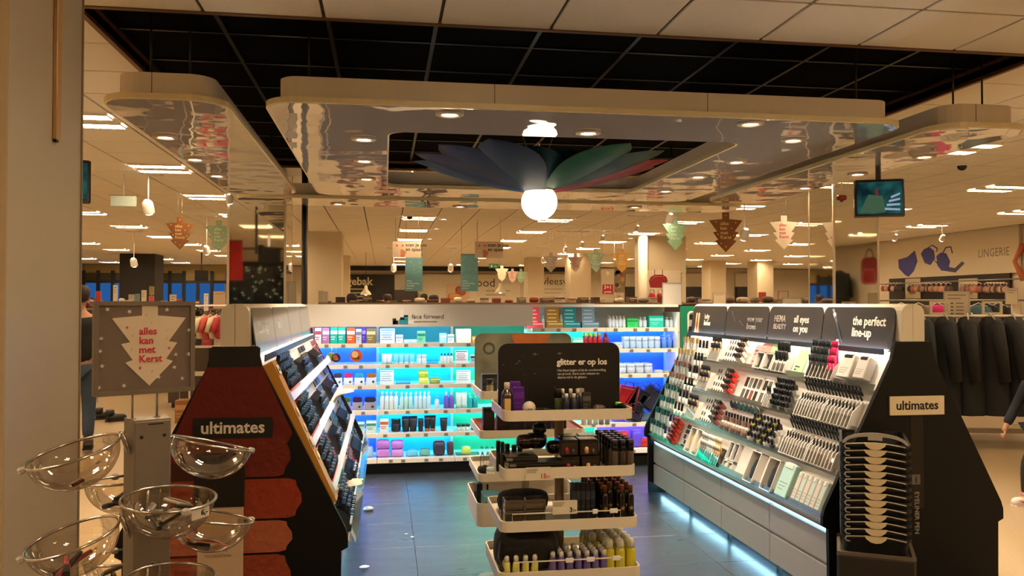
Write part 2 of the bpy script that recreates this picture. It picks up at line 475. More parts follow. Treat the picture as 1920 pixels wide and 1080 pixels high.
dls(((682, 259), (683, 300), (687, 334)), 'large canopy on the lipstick wall side')
dls(((1487, 261), (1381, 302), (1309, 330), (1248, 357)), 'large canopy above the makeup wall', w=1.3)
dls(((1733, 292), (1608, 325), (1509, 351)), 'glossy canopy on the lingerie side')
dls(((634, 381), (862, 386), (1190, 387)), 'narrow canopy over the shelves', spot=False)
dls(((832, 410), (818, 428), (806, 447), (796, 461), (1183, 446)), 'tiled ceiling beyond the shelving', CEIL, spot=False)

# track spots that hang under the tiled ceiling
def trackspot(px, py, D, desc, s=1.0):
    p = at_d(px, py, D)
    t = thing('track_spotlight', desc, 'spotlight', (p.x, p.y, CEIL), 'white spotlights under the tiled ceiling')
    h = CEIL - p.z
    MB().box((0, 0, -.012), (.32, .035, .024)).build('track', WHITE, t)
    MB().cyl((0, 0, -.02), (0, 0, -h + .06 * s), .009, n=8).build('stem', WHITE, t)
    M = T(0, 0, -h, 0, R(35), 0) 
    a = MB().lathe([(.03 * s, .09 * s), (.055 * s, .06 * s), (.06 * s, -.05 * s)], 14, caps=False).build('housing', WHITE, t, M)
    MB().lathe([(.056 * s, -.045 * s), (.04 * s, -.065 * s), (.001, -.075 * s)], 14, caps=False).build('lens', emis((1, .85, .62), 22, 'track_glow'), a)
for px, py, D, s, d in ((278, 390, 9.5, 1.1, 'bright white spotlight in front of the copper paper tree'), (251, 493, 17, 1.2, 'white spotlight shining before the dark window column'),
                        (387, 470, 14, 1.0, 'white spotlight hanging next to the mirrored column'), (430, 374, 9.0, .7, 'white spotlight shining at the mirrored column top'),
                        (738, 503, 22, 1.3, 'white spotlight in front of the pastry wall'), (845, 503, 22, 1.3, 'white spotlight between the two teal banners'),
                        (1256, 411, 11, .9, 'bright spotlight beside the mint paper tree'), (1396, 441, 12, 1.15, 'bright spotlight between the copper and the white paper tree'),
                        (1060, 468, 17, .8, 'small spotlight above the grey paper tree'), (1091, 459, 17, .8, 'small spotlight over the white and red paper tree'), (1130, 447, 17, .8, 'small spotlight over the mint paper tree in the middle'),
                        (1195, 429, 14, .7, 'small spotlight close to the wide white pillar'), (1018, 488, 22, .9, 'small spotlight next to the grey paper tree'),
                        (1552, 489, 20, .9, 'white spotlight reflected glow near the mirrored column edge'), (1678, 446, 17, .9, 'white spotlight lighting the blue lingerie picture'), (1767, 447, 15.5, .8, 'white spotlight lighting the bra picture')):
    trackspot(px, py, D, d, s)

# ------------------------------------------------------------------ petal pendant lamp
pl = thing('petal_pendant_lamp', 'white globe pendant lamp ringed by large rainbow petals under the black ceiling', 'lamp', (1.19, 6.3, 2.37))
g = [(.14 * math.cos(R(a)), .14 * math.sin(R(a))) for a in range(-90, 61, 10)]
g[0] = (.001, -.14)
MB().lathe(g + [(.001, .122)], 32, caps=False).build('globe', emis((1, .84, .6), 3.2, 'globe_glow'), pl)
MB().lathe([(.001, .150), (.03, .15), (.05, .122), (.001, .12)], 16, caps=False).build('socket', CHROME, pl)
rod = MB(); rod.cyl((0, 0, .15), (0, 0, CEIL + .09 - 2.37), .007, n=8)
rod.build('suspension_rod', CHROME, pl)
MB().cyl((.04, .02, .3), (.22, .12, CEIL + .09 - 2.37), .0025, n=5).build('stay_wire', CHROME, pl)
MB().cyl((-.04, .02, .3), (-.22, .12, CEIL + .09 - 2.37), .0025, n=5).build('stay_wire', CHROME, pl)
MB().lathe([(.06, .1), (.13, .085), (.13, .095), (.06, .11)], 20, caps=False).build('hub_ring', mat('#c8b56a', .3, name='hub_yellow'), pl)
PET = [(100, '#15565a', 1), (128, '#12306e', 1), (150, '#2a78b0', 1), (170, '#1f6a9c', 1), (190, '#141c6a', 1), (214, '#1a1458', 1), (238, '#1b1a4e', .95), (258, '#114a55', .62),
       (281, '#0f4a50', .55), (304, '#0f6a30', .92), (328, '#1c4a30', 1), (350, '#c41a34', 1.02), (10, '#b01838', 1.02), (28, '#5a9a2c', 1), (46, '#a02050', .95), (72, '#8a1a55', .9)]
for a, c, ln in PET:
    mb = MB(); n = 12; vs = []; fs = []
    L = .98 * ln
    for i in range(n + 1):
        t = i / n
        w = .235 * ln ** .5 * (math.sin(PI * min(1, t * .93 + .07) ** 1.25)) ** .7 + .006
        rr_ = .10 + (L - .10) * t
        zz = .085 + .24 * t ** 1.35
        for j in range(7):
            u = (j - 3) / 3
            for s_ in (0,): vs.append((rr_, u * w, zz + .055 * u * u * math.sin(PI * t) + (.004 if a % 4 < 2 else -.004)))
    for i in range(n):
        for j in range(6): fs.append((i * 7 + j, i * 7 + j + 1, i * 7 + 8 + j, i * 7 + 7 + j))
    k = len(vs); m2 = [(x, y, z + .003) for x, y, z in vs]
    mb.add(vs, [f[::-1] for f in fs], 0, True); mb.add(m2, fs, 0, True)
    mm = mat(tuple(x * .36 for x in lin(c)), .45, noise=.04, spec=.2, alpha=.9)
    mb.build('petal', mm, pl, T(rz=R(a)))
# black pole behind the shelving wall
po_ = thing('support_pole', 'slim black pole rising behind the shelving wall to the ceiling', 'pole', (at_y(571, 500, 9.2).x, 9.2, 0))
MB().cyl((0, 0, 0), (0, 0, CEIL), .033, n=16).build('shaft', BLACK, po_); MB().lathe([(.07, 0), (.07, .012), (.035, .02)], 16).build('foot_plate', BLACK, po_)
# ------------------------------------------------------------------ product kit
def pcol(c, rough=.4): return mat(c, rough, noise=.03)
def P_carton(w, h, d, c1, c2, o):
    """folding carton: tuck lid seam, printed band and text lines standing a hair proud"""
    b = MB().cbox((0, 0, h / 2), (w, d, h), .0025)
    x = MB().box((0, -d / 2 - .0006, h * .70), (w * .94, .001, h * .22))
    for k in range(2): x.box((-w * .12, -d / 2 - .0006, h * (.42 - .14 * k)), (w * (.62 - .2 * k), .001, h * .05))
    return b, [('label', x, pcol(c2))]
def P_bottle(w, h, d, c1, c2, o):
    r = w / 2
    b = MB().lathe([(r * .86, 0), (r, h * .03), (r, h * .62), (r * .72, h * .74), (r * .42, h * .78), (r * .42, h * .80)], 14)
    c = MB().lathe([(r * .5, h * .79), (r * .52, h * .98), (r * .44, h)], 12)
    return b, [('cap', c, pcol(c2, .3))]
def P_tube(w, h, d, c1, c2, o):
    n = 12; b = MB(); vs = []; fs = []
    for l in range(5):
        t = l / 4
        for i in range(n):
            a = 2 * PI * i / n
            vs.append((w / 2 * (1 + .12 * t) * math.cos(a), w / 2 * (1 - .9 * t) * math.sin(a), h * .2 + h * .8 * t))
    for l in range(4):
        for i in range(n): fs.append((l * n + i, l * n + (i + 1) % n, l * n + n + (i + 1) % n, l * n + n + i))
    b.add(vs, fs, 0, True); b.f.append(tuple(4 * n + i for i in range(n))); b.m.append(0); b.sm.append(False)
    c = MB().lathe([(w * .46, 0), (w * .46, h * .2)], 12)
    return b, [('cap', c, pcol(c2, .3))]
def P_jar(w, h, d, c1, c2, o):
    r = w / 2
    return MB().lathe([(r * .8, 0), (r, h * .12), (r, h * .6), (r * .9, h * .64)], 14), [('lid', MB().lathe([(r * .98, h * .64), (r * .98, h * .97), (r * .9, h)], 14), pcol(c2, .3))]
def P_pouch(w, h, d, c1, c2, o):
    b = blob(MB(), (0, 0, h * .48), (w, d, h * .96), 0, int(w * 9999 + h * 777), .07, 14, 8, 3.2)
    x = MB().tube([(-w * .42, -d * .1, h * .93), (0, -d * .12, h * .97), (w * .42, -d * .1, h * .93)], .004, 5)
    return b, [('zip', x, pcol(c2))]
def P_set(w, h, d, c1, c2, o):
    """boxed gift: lower sleeve with a coloured shaped top card and a round mark"""
    b = MB().cbox((0, 0, h * .3), (w, d, h * .6), .003)
    t = MB().prism(rrect(-w * .46, h * .6, w * .46, h, w * .2, 4), -d * .3, d * .3)
    m = MB().lathe([(w * .12, 0), (w * .12, .001)], 12, M=T(w * .2, -d / 2, h * .25, rx=R(90)))
    return b, [('top_card', t, pcol(c2)), ('mark', m, pcol('#333333'))]
def P_card(w, h, d, c1, c2, o):
    """leaning price and information card with text lines"""
    b = MB().prism(rrect(-w / 2, 0, w / 2, h, w * .04, 2), -.004, .004, M=T(rx=R(-6)))
    x = MB()
    for k in range(4): x.box((-w * .05, -.005, h * (.72 - .15 * k)), (w * (.75 if k % 2 else .6), .001, h * .05), M=T(rx=R(-6)))
    x.box((0, -.005, h * .9), (w * .9, .001, h * .08), M=T(rx=R(-6)))
    return b, [('print', x, pcol(c2))]
def P_pump(w, h, d, c1, c2, o):
    r = w / 2
    c = MB().lathe([(r * .5, h * .68), (r * .5, h * .78), (r * .12, h * .8), (r * .12, h * .94)], 10)
    c.b2((-r * .75, -r * .2, h * .94), (r * .25, r * .2, h))
    return MB().lathe([(r * .92, 0), (r, h * .03), (r, h * .6), (r * .5, h * .69)], 14), [('pump', c, pcol(c2, .3))]
def P_tray(w, h, d, c1, c2, o):
    """empty clear display tray"""
    b = MB()
    b.b2((-w / 2, -d / 2, 0), (w / 2, d / 2, .004)); b.b2((-w / 2, -d / 2, 0), (w / 2, -d / 2 + .003, h)); b.b2((-w / 2, d / 2 - .003, 0), (w / 2, d / 2, h * 1.3))
    b.b2((-w / 2, -d / 2, 0), (-w / 2 + .003, d / 2, h)); b.b2((w / 2 - .003, -d / 2, 0), (w / 2, d / 2, h))
    return b, []
KINDS = dict(carton=P_carton, bottle=P_bottle, tube=P_tube, jar=P_jar, pouch=P_pouch, set=P_set, card=P_card, pump=P_pump, tray=P_tray)
NAMES = dict(carton='product_carton', bottle='product_bottle', tube='cream_tube', jar='cream_jar', pouch='toiletry_pouch', set='gift_set', card='information_card', pump='pump_bottle', tray='display_tray')
CATS = dict(carton='box', bottle='bottle', tube='tube', jar='jar', pouch='pouch', set='gift set', card='card', pump='bottle', tray='tray')
PM = {}
def product(kind, w, h, d, c1, c2, label, M, group=None, m1=None, rough=.4, name=None):
    k = (kind, round(w, 3), round(h, 3), round(d, 3), c1, c2, m1)
    if k not in PM:
        b, ex = KINDS[kind](w, h, d, c1, c2, None)
        PM[k] = (b.mesh(NAMES[kind], m1 or pcol(c1, rough)), [(n, e.mesh(n, m)) for n, e, m in ex])
    me, ex = PM[k]
    o = link(name or NAMES[kind], me, None, M, label, CATS[kind], group)
    for n, e in ex: link(n, e, o)
    return o

# ------------------------------------------------------------------ back shelving wall
FY, BYF = 7.72, 8.14
BX = [-.80, -.06, .66, 1.39, 2.11, 2.84]
shelf_m = mat('#e9e4dc', .35, noise=.02, name='shelf_white')
fx = thing('shelving_unit', 'long white beauty shelving wall with coloured glowing back panels and header board', 'shelf', (0, 0, 0))
PAN = [('#3f78e8', '#2c70ff'), ('#18a8cc', '#2cc4ff'), ('#16947c', '#4cf0dc'), ('#149a84', '#58f0d4'), ('#3a74f0', '#2468ff')]
SH_A = [1.197, 1.004, .815, .58, .368, .134]
SH_B = [1.333, 1.13, .887, .418, .163]
for i in range(5):
    x0, x1 = BX[i], BX[i + 1]
    top = 1.37 if i < 3 else 1.333
    MB().b2((x0 + .004, BYF, .1), (x1 - .004, BYF + .02, top + (.1 if i < 3 else 0))).build('back_panel', mat(PAN[i][0], .5, noise=.03, scale=8), fx)
    zs = SH_A if i < 3 else SH_B
    for k, z in enumerate(zs):
        s = MB().b2((x0 + .004, FY + .012, z - .008), (x1 - .004, BYF, z + .012)).build('shelf', shelf_m, fx)
        r = MB().prism([(FY - .006, z - .019), (FY + .012, z - .019), (FY + .012, z + .019), (FY + .004, z + .019)], x0 + .002, x1 - .002, axis='x').build('price_rail', mat('#d8d2c6', .3, name='rail_plastic'), s)
        tk = MB(); rn = random.Random(i * 10 + k)
        for q in range(4):
            xx = x0 + .08 + q * .17 + rn.uniform(-.03, .03); tk.b2((xx, FY - .009, z - .012), (xx + .035, FY - .002, z + .012))
        tk.build('price_ticket', mat('#8f8a84', .5, name='ticket'), s)
        if k > 0 or i < 3:
            zt = (zs[k - 1] if k else 1.37) - .022
            c = PAN[i][1]
            if i == 4 and k == 4: c = '#ff50c8'
            if not (k == 0):
                MB().b2((x0 + .02, BYF - .05, zt - .004), (x1 - .02, BYF - .03, zt + .006)).build('led_strip', emis(c, LED_E, 'led_' + c), s)
                MB().b2((x0 + .02, FY + .022, zt + .002), (x1 - .02, FY + .036, zt + .008)).build('front_led', emis('#dcf4ff', 11, 'led_front'), s)
                MB().b2((x0 + .01, BYF - .058, zt - .016), (x1 - .01, BYF - .054, zt + .012)).build('led_spill_shield', shelf_m, s)  # added shield, keeps the coloured glow from spilling out to the front
    if i > 2: MB().b2((x0 + .02, FY + .03, 1.333 + .012), (x1 - .02, FY + .05, 1.333 + .016)).build('led_strip', emis('#d8f4ff', 9 if i == 4 else 4, 'led_top_%d' % i), fx)
for k, x in enumerate(BX):
    MB().b2((x - .012, BYF - .02, .02), (x + .012, BYF + .03, 1.5)).build('upright', mat('#c8c8c6', .4, .3, name='upright_grey'), fx)
    if k in (0, 5): MB().b2((x - .01, FY, .1), (x + .01, BYF, 1.5)).build('side_panel', shelf_m, fx)
MB().b2((BX[0], FY + .09, 0), (BX[5], BYF, .1)).build('plinth', mat('#151515', .6, name='plinth_black'), fx)
MB().b2((BX[0] - .1, BYF + .03, 0), (BX[5], BYF + .05, 1.5)).build('rear_panel', shelf_m, fx)
hd = MB().b2((BX[0] - .1, FY - .02, 1.37), (BX[3], FY + .01, 1.572)).build('header_board', WHITE, fx)
MB().b2((BX[0] - .1, FY + .01, 1.55), (BX[5], BYF + .05, 1.575)).build('top_board', WHITE, fx)
MB().b2((BX[3], BYF - .0, 1.345), (BX[5], BYF + .02, 1.55)).build('header_board', WHITE, fx)
def hx(px, py): return at_y(px, py, FY - .02)
p = hx(772, 595)
text('face forward', .058, mat('#30343a', .5, name='ink_dark'), hd, (p.x, FY - .0215, p.z - .012), name='lettering')
text('complete skincare routine', .020, mat('#30343a', .5, name='ink_dark'), hd, (p.x + .02, FY - .0215, p.z - .045), name='lettering')
ib = mat('#2f9ab8', .4, name='ink_teal'); ik = mat('#16222c', .4, name='ink_navy'); iw = mat('#f2f2f0', .4, name='ink_white')
for px0, px1, y0, y1, m in ((736, 743, 597, 608, ik), (738, 747, 601, 608, ik), (748, 765, 599, 608, ib), (750, 758, 595, 600, ik), (757, 765, 592, 600, ib), (757, 765, 591, 594, ik), (750, 757, 580, 594, iw), (766, 775, 601, 608, iw)):
    a, b = hx(px0, y1), hx(px1, y0)
    MB().b2((a.x, FY - .022, a.z), (b.x, FY - .0195, b.z)).build('printed_jar', m, hd)
# LED under the header board
MB().b2((BX[0], FY + .02, 1.385), (BX[3], FY + .06, 1.397)).build('led_strip', emis('#e8f4ff', 7, 'led_header'), fx)
# teal end board with a framed notice
eb = thing('end_board', 'green end board beside the shelving wall with a framed notice on it', 'board', (2.97, FY - .02, 0))
MB().b2((-.115, 0, 0), (.30, .03, 1.56)).build('board', mat('#0d7d5c', .45, noise=.05, scale=5, name='teal_board'), eb)
fr = MB().ring(rrect(-.05, .75, .22, 1.51, .04, 4), rrect(-.035, .765, .205, 1.495, .03, 4), -.012, 0, axis='y').build('notice_frame', WHITE, eb)
nn = MB().prism(rrect(-.035, .765, .205, 1.495, .03, 4), -.006, 0).build('notice', mat('#b5aa98', .5, name='notice_paper'), eb)
MB().b2((-.03, -.009, 1.43), (.2, -.006, 1.475)).build('black_band', BLACK, nn)
for q in range(5): MB().b2((-.02, -.0075, 1.34 - .05 * q), (.12 + .03 * (q % 2), -.006, 1.352 - .05 * q)).build('printed_line', mat('#6b6255', .5, name='ink_grey'), nn)

def shelf_items(rows):
    """each entry: bay (0-4), shelf, kind, x0 px, x1 px, top px, body colour, second colour, words, copies"""
    where = {0: 'blue bay', 1: 'turquoise bay', 2: 'green bay', 3: 'mint bay', 4: 'violet-blue end bay'}
    ords = ['top', 'second', 'third', 'fourth', 'fifth', 'bottom']
    for bay, sh, kind, px0, px1, ytop, c1, c2, words, n in rows:
        zs = SH_A if bay < 3 else SH_B
        z = zs[sh] + .0125
        Y = FY + .11
        X0, X1 = at_y(px0, ytop, Y).x, at_y(px1, ytop, Y).x
        h = max(.015, at_y((px0 + px1) / 2, ytop, Y).z - z)
        w = (X1 - X0) / n
        on = ords[sh] if sh < len(zs) - 1 else 'bottom'
        def lab(q, back=''): return '%s%s%s, %s shelf, %s' % (words, ', ' + back + NTH[q] + ' of ' + NUM[n] if n > 1 else '', '', on, where[bay])
        d = min(.17, max(.04, w * .9)) if kind not in ('pouch',) else .12
        if kind in ('bottle', 'jar', 'pump'): d = w
        for q in range(n):
            product(kind, w * .95, h, d, c1, c2, lab(q), (X0 + w * (q + .5), Y + (d / 2 if kind != 'card' else 0), z), group=('%s %s %s' % (words, ords[sh], bay)) if n > 1 else None, m1=ACRYL if kind == 'tray' else None)
            if n > 1 and kind in ('bottle', 'tube', 'jar', 'pump', 'carton') and d < .13:
                product(kind, w * .95, h, d, c1, c2, lab(q, 'rear '), (X0 + w * (q + .5) + .004, Y + d * 1.6 + .01, z), group='%s %s %s rear' % (words, ords[sh], bay))
A = []
def a(*t): A.append(t)
# blue bay
a(0, 0, 'carton', 576, 589, 614, '#c43a52', '#f3c9d2', 'pink carton', 1); a(0, 0, 'carton', 590, 603, 615, '#f0e6e6', '#b54a5c', 'white carton with a red print', 1)
a(0, 0, 'carton', 604, 618, 615, '#b87aa4', '#efe2ee', 'mauve carton', 1); a(0, 0, 'carton', 619, 648, 614, '#1fb59c', '#e6f7f2', 'teal patterned carton', 2)
a(0, 0, 'carton', 650, 666, 615, '#e8642a', '#fff0e0', 'orange dotted carton', 1); a(0, 0, 'carton', 667, 678, 617, '#cfd0d6', '#7b7a88', 'pale grey carton', 1)
a(0, 0, 'carton', 679, 686, 614, '#5b2aa0', '#a98ad8', 'purple carton', 1); a(0, 0, 'carton', 687, 705, 616, '#8a7440', '#d8c894', 'golden brown carton', 1)
a(0, 0, 'carton', 560, 575, 615, '#9adfe0', '#ffffff', 'pale aqua carton', 1)
for q, (x0, x1, c, w) in enumerate(((625, 642, '#3a3c42', 'charcoal topped'), (644, 662, '#c8286a', 'pink topped'), (664, 684, '#2a9ab8', 'teal topped'), (686, 706, '#a8642c', 'brown topped'))):
    a(0, 2, 'set', x0, x1, 700, '#eceef4', c, w + ' white gift carton', 1)
for x0, x1, c, w in ((640, 658, '#3f7a30', 'green topped'), (660, 680, '#3a2050', 'violet topped'), (682, 706, '#2c2a40', 'dark topped')): a(0, 3, 'set', x0, x1, 745, '#a99fae', c, w + ' grey gift carton', 1)
a(0, 4, 'carton', 668, 684, 792, '#d8e6e0', '#4aa070', 'white and green carton', 1); a(0, 4, 'carton', 686, 706, 790, '#e2f0e6', '#3a9a60', 'white and green wipes pack', 1)
a(0, 5, 'pouch', 684, 700, 838, '#b8d8f0', '#8ab0d0', 'pale blue pouch', 1)
# turquoise bay
a(1, 0, 'card', 712, 741, 616, '#f4f6f8', '#4aa0d0', 'white information card with a blue band', 1); a(1, 0, 'carton', 742, 756, 628, '#f2f6f8', '#b0c8d8', 'small white carton', 1)
a(1, 0, 'carton', 757, 782, 637, '#c4ecf8', '#ffffff', 'flat pale blue pack', 2); a(1, 0, 'carton', 782, 798, 621, '#7ee0b4', '#30806a', 'mint green carton', 1)
a(1, 0, 'carton', 824, 838, 625, '#a8ecf8', '#f4ffff', 'light blue carton', 1); a(1, 0, 'carton', 839, 852, 627, '#eef8fa', '#9cc8d8', 'white carton by the bay upright', 1)
a(1, 1, 'tube', 716, 735, 664, '#f4f6f6', '#c8d8dc', 'white cream tube', 2); a(1, 1, 'tube', 738, 777, 663, '#7cd8f0', '#e8faff', 'light blue cream tube', 4)
a(1, 1, 'jar', 781, 800, 665, '#f2f6f6', '#e0e8e8', 'tall white jar', 2); a(1, 1, 'tray', 801, 822, 676, '#ffffff', '#fff', 'empty clear tray', 1); a(1, 1, 'bottle', 825, 850, 663, '#eef2f2', '#30404a', 'small white bottle with a dark cap', 4)
a(1, 2, 'card', 712, 739, 694, '#f4f6f8', '#9ab0b8', 'white information card with grey text', 1); a(1, 2, 'tray', 742, 770, 714, '#fff', '#fff', 'low clear tray', 1)
a(1, 2, 'carton', 785, 804, 708, '#e8e428', '#ffffff', 'yellow carton', 1); a(1, 2, 'carton', 806, 826, 708, '#8a9a3c', '#d8dc90', 'olive carton', 1); a(1, 2, 'carton', 829, 850, 716, '#f0f2f0', '#bcd', 'flat white carton', 1)
a(1, 3, 'bottle', 712, 747, 735, '#eef8f8', '#d8eef4', 'tall white bottle', 4); a(1, 3, 'bottle', 749, 774, 736, '#c8f0ea', '#e8f8f8', 'clear green bottle', 3); a(1, 3, 'bottle', 776, 808, 735, '#d8f0f6', '#f0fafa', 'clear bottle', 4)
a(1, 3, 'bottle', 815, 824, 743, '#e8f6fa', '#88b8d8', 'short white bottle', 1); a(1, 3, 'bottle', 832, 852, 736, '#7a54c4', '#d8d0f0', 'violet bottle', 2)
a(1, 4, 'carton', 712, 729, 786, '#f2f0ee', '#d86a2c', 'white carton with an orange picture', 1); a(1, 4, 'jar', 733, 752, 786, '#1c2028', '#0c0c10', 'wide dark jar', 1)
a(1, 4, 'tube', 754, 782, 783, '#14141c', '#08080c', 'large black tube', 2); a(1, 4, 'tube', 784, 794, 785, '#16161e', '#0a0a0c', 'black tube of medium size', 1); a(1, 4, 'tube', 796, 817, 781, '#101016', '#b06030', 'slim black tube with a copper foot', 2); a(1, 4, 'tube', 826, 839, 784, '#14141c', '#08080c', 'lone black tube', 1)
a(1, 5, 'pouch', 705, 732, 842, '#e090e0', '#a040b0', 'pink zip pouch', 1); a(1, 5, 'pouch', 732, 758, 842, '#e49ae2', '#a040b0', 'lilac pink zip pouch', 1); a(1, 5, 'pouch', 761, 784, 844, '#70d0f4', '#40a0d0', 'clear blue zip pouch', 1)
a(1, 5, 'pouch', 786, 808, 842, '#70b8a8', '#306070', 'striped green zip pouch', 1); a(1, 5, 'pouch', 811, 836, 826, '#3a3040', '#d0c8d0', 'dark wash bag', 1); a(1, 5, 'pouch', 838, 852, 828, '#54303a', '#c0b0b0', 'maroon wash bag', 1)
# green bay
a(2, 0, 'carton', 855, 884, 617, '#f0ece4', '#ffffff', 'large white dispenser box', 1); a(2, 0, 'carton', 885, 899, 631, '#f0a020', '#fff0c0', 'orange pack', 1)
a(2, 1, 'card', 853, 878, 657, '#f0eef0', '#b04070', 'white information card with a crimson band', 1); a(2, 1, 'carton', 882, 895, 665, '#c0d4e4', '#202838', 'blue white carton', 1)
a(2, 2, 'card', 855, 883, 694, '#f4f4f2', '#a8b0b0', 'white information card with pale text', 1)
a(2, 3, 'tube', 855, 876, 737, '#e8f6ee', '#b8d8d0', 'white and green tube', 2); a(2, 3, 'pump', 877, 897, 738, '#18a8b0', '#80e0e0', 'teal bottle', 2)
a(2, 4, 'jar', 856, 882, 796, '#e4f0ea', '#141a1c', 'white pot with a black lid', 3); a(2, 4, 'jar', 884, 903, 797, '#2c4a44', '#101414', 'dark pot', 2)
a(2, 5, 'pouch', 866, 884, 838, '#e0e860', '#fff', 'yellow wipes pack', 1); a(2, 5, 'tray', 855, 900, 850, '#fff', '#fff', 'clear low tray', 1)
# mint bay
for x0, x1, c, c2, w in ((987, 1012, '#e8434c', '#f8b0a8', 'red'), (1024, 1049, '#b07818', '#e8cc88', 'golden brown'), (1056, 1081, '#178a8c', '#90dcdc', 'teal'), (1091, 1116, '#8aa6b4', '#c8dce4', 'greyish blue')):
    a(3, 0, 'card', x0, x1, 569, c, c2, w + ' poster card', 1)
    a(3, 0, 'carton', x0 + 3, x1 + 8, 604, c, c2, 'low %s carton before the poster card' % w, 1)
a(3, 0, 'bottle', 1016, 1022, 592, '#c8d8d0', '#a8b8b0', 'thin clear bottle between red and brown posters', 1); a(3, 0, 'bottle', 1050, 1056, 590, '#b8c0a0', '#d8d8c8', 'thin bottle between brown and teal posters', 1)
a(3, 1, 'bottle', 1046, 1056, 629, '#e83a78', '#f090b0', 'pink bottle', 1); a(3, 1, 'bottle', 1094, 1130, 624, '#b81c28', '#d8c020', 'red bottle with a yellow cap', 4); a(3, 1, 'bottle', 1131, 1144, 624, '#8c1424', '#7c1020', 'dark red bottle', 1)
a(3, 1, 'carton', 1074, 1094, 633, '#7ed8b0', '#d0f4e4', 'mint carton', 1); a(3, 1, 'carton', 1000, 1044, 634, '#e8e0d0', '#a0c0b0', 'pale carton', 3)
# right-hand blue bay
a(4, 0, 'bottle', 1141, 1174, 592, '#ede6e0', '#b89c8c', 'white bottle with a brown cap', 5); a(4, 0, 'carton', 1176, 1197, 597, '#2ed05c', '#1a9a40', 'bright green pack', 1); a(4, 0, 'bottle', 1198, 1214, 594, '#f0ece8', '#c8b8a8', 'plain white bottle', 2)
a(4, 0, 'carton', 1217, 1245, 592, '#20d0a8', '#90f0dc', 'turquoise pack', 1); a(4, 0, 'bottle', 1248, 1272, 594, '#f4f0ea', '#b8a488', 'cream bottle', 3)
a(4, 1, 'carton', 1150, 1168, 642, '#f2f4f6', '#d0d8e0', 'low white pack', 1); a(4, 1, 'jar', 1170, 1240, 631, '#cfe4fa', '#f2f8ff', 'clear jar with a white lid', 6); a(4, 1, 'pump', 1242, 1272, 628, '#6a9af0', '#b8d0f8', 'blue pump bottle', 3)
a(4, 2, 'jar', 1160, 1226, 682, '#e4eaf4', '#f6f8fc', 'white jar with a pale lid', 4); a(4, 2, 'carton', 1228, 1243, 694, '#e8ecf0', '#c8d0d8', 'flat white pack', 1); a(4, 2, 'carton', 1245, 1266, 698, '#f0c828', '#fff0a0', 'flat yellow pack', 1)
a(4, 3, 'pouch', 1150, 1176, 788, '#b86ac0', '#f0d0f0', 'patterned lilac pouch', 1); a(4, 3, 'pouch', 1177, 1196, 787, '#c8b8d8', '#805090', 'patterned white pouch', 1); a(4, 3, 'pouch', 1200, 1226, 774, '#88a8b0', '#203040', 'clear grey pouch with dark edges', 1); a(4, 3, 'pouch', 1234, 1252, 780, '#2c4488', '#182040', 'blue folded pouch', 1)
a(4, 4, 'pouch', 1160, 1182, 808, '#d02030', '#ff8090', 'red glossy bag', 1); a(4, 4, 'pouch', 1186, 1206, 806, '#7050e0', '#d0a0ff', 'violet glossy bag', 1); a(4, 4, 'pouch', 1200, 1222, 822, '#e02818', '#ff9080', 'bright red crumpled bag', 1)
shelf_items(A)
# stacked second layer items
for px0, px1, yb, yt, c1, c2, k, l in ((785, 803, 708, 694, '#a8b828', '#e8f080', 'carton', 'green carton stacked on the yellow carton, turquoise bay'), (705, 731, 842, 824, '#c878c8', '#803090', 'pouch', 'mauve zip pouch stacked on the pink zip pouch'), (732, 757, 842, 825, '#cc7ccc', '#803090', 'pouch', 'mauve zip pouch stacked on the lilac pink pouch')):
    q0, q1 = at_y(px0, yb, FY + .11), at_y(px1, yt, FY + .11)
    product(k, q1.x - q0.x, q1.z - q0.z, .10, c1, c2, l, ((q0.x + q1.x) / 2, FY + .165, q0.z - .004))
# round shelf talkers hanging in the blue bay
for px, py, r, c, c2, l in ((622, 671, .052, '#f2f2f0', '#78b040', 'round white and green sign hanging in the blue bay'), (630, 671, .040, '#3a1820', '#a06050', 'round dark maroon sign hanging in the blue bay'), (668, 667, .056, '#c8602c', '#f0c090', 'round orange sign hanging in the blue bay')):
    q = at_y(px, py, FY + .01 + (0 if r != .052 else .02))
    t = thing('round_sign', l, 'sign', (q.x, q.y, q.z), None)
    MB().lathe([(r, -.002), (r, .002)], 24, M=T(rx=R(90))).build('disc', pcol(c), t)
    MB().lathe([(r * .55, -.0), (r * .55, .002)], 20, M=T(r * -.2, -.003, r * .2, rx=R(90))).build('mark', pcol(c2), t)
    for k in range(3): MB().b2((-r * .5, -.0045, -r * (.1 + .2 * k)), (r * .5, -.002, -r * (.02 + .2 * k))).build('printed_line', pcol('#2c2420' if c != '#3a1820' else '#e0c0b0'), t)
    MB().cyl((0, 0, r), (0, .0, SH_A[0] - q.z - .02), .0015, n=5).build('string', WHITE, t)
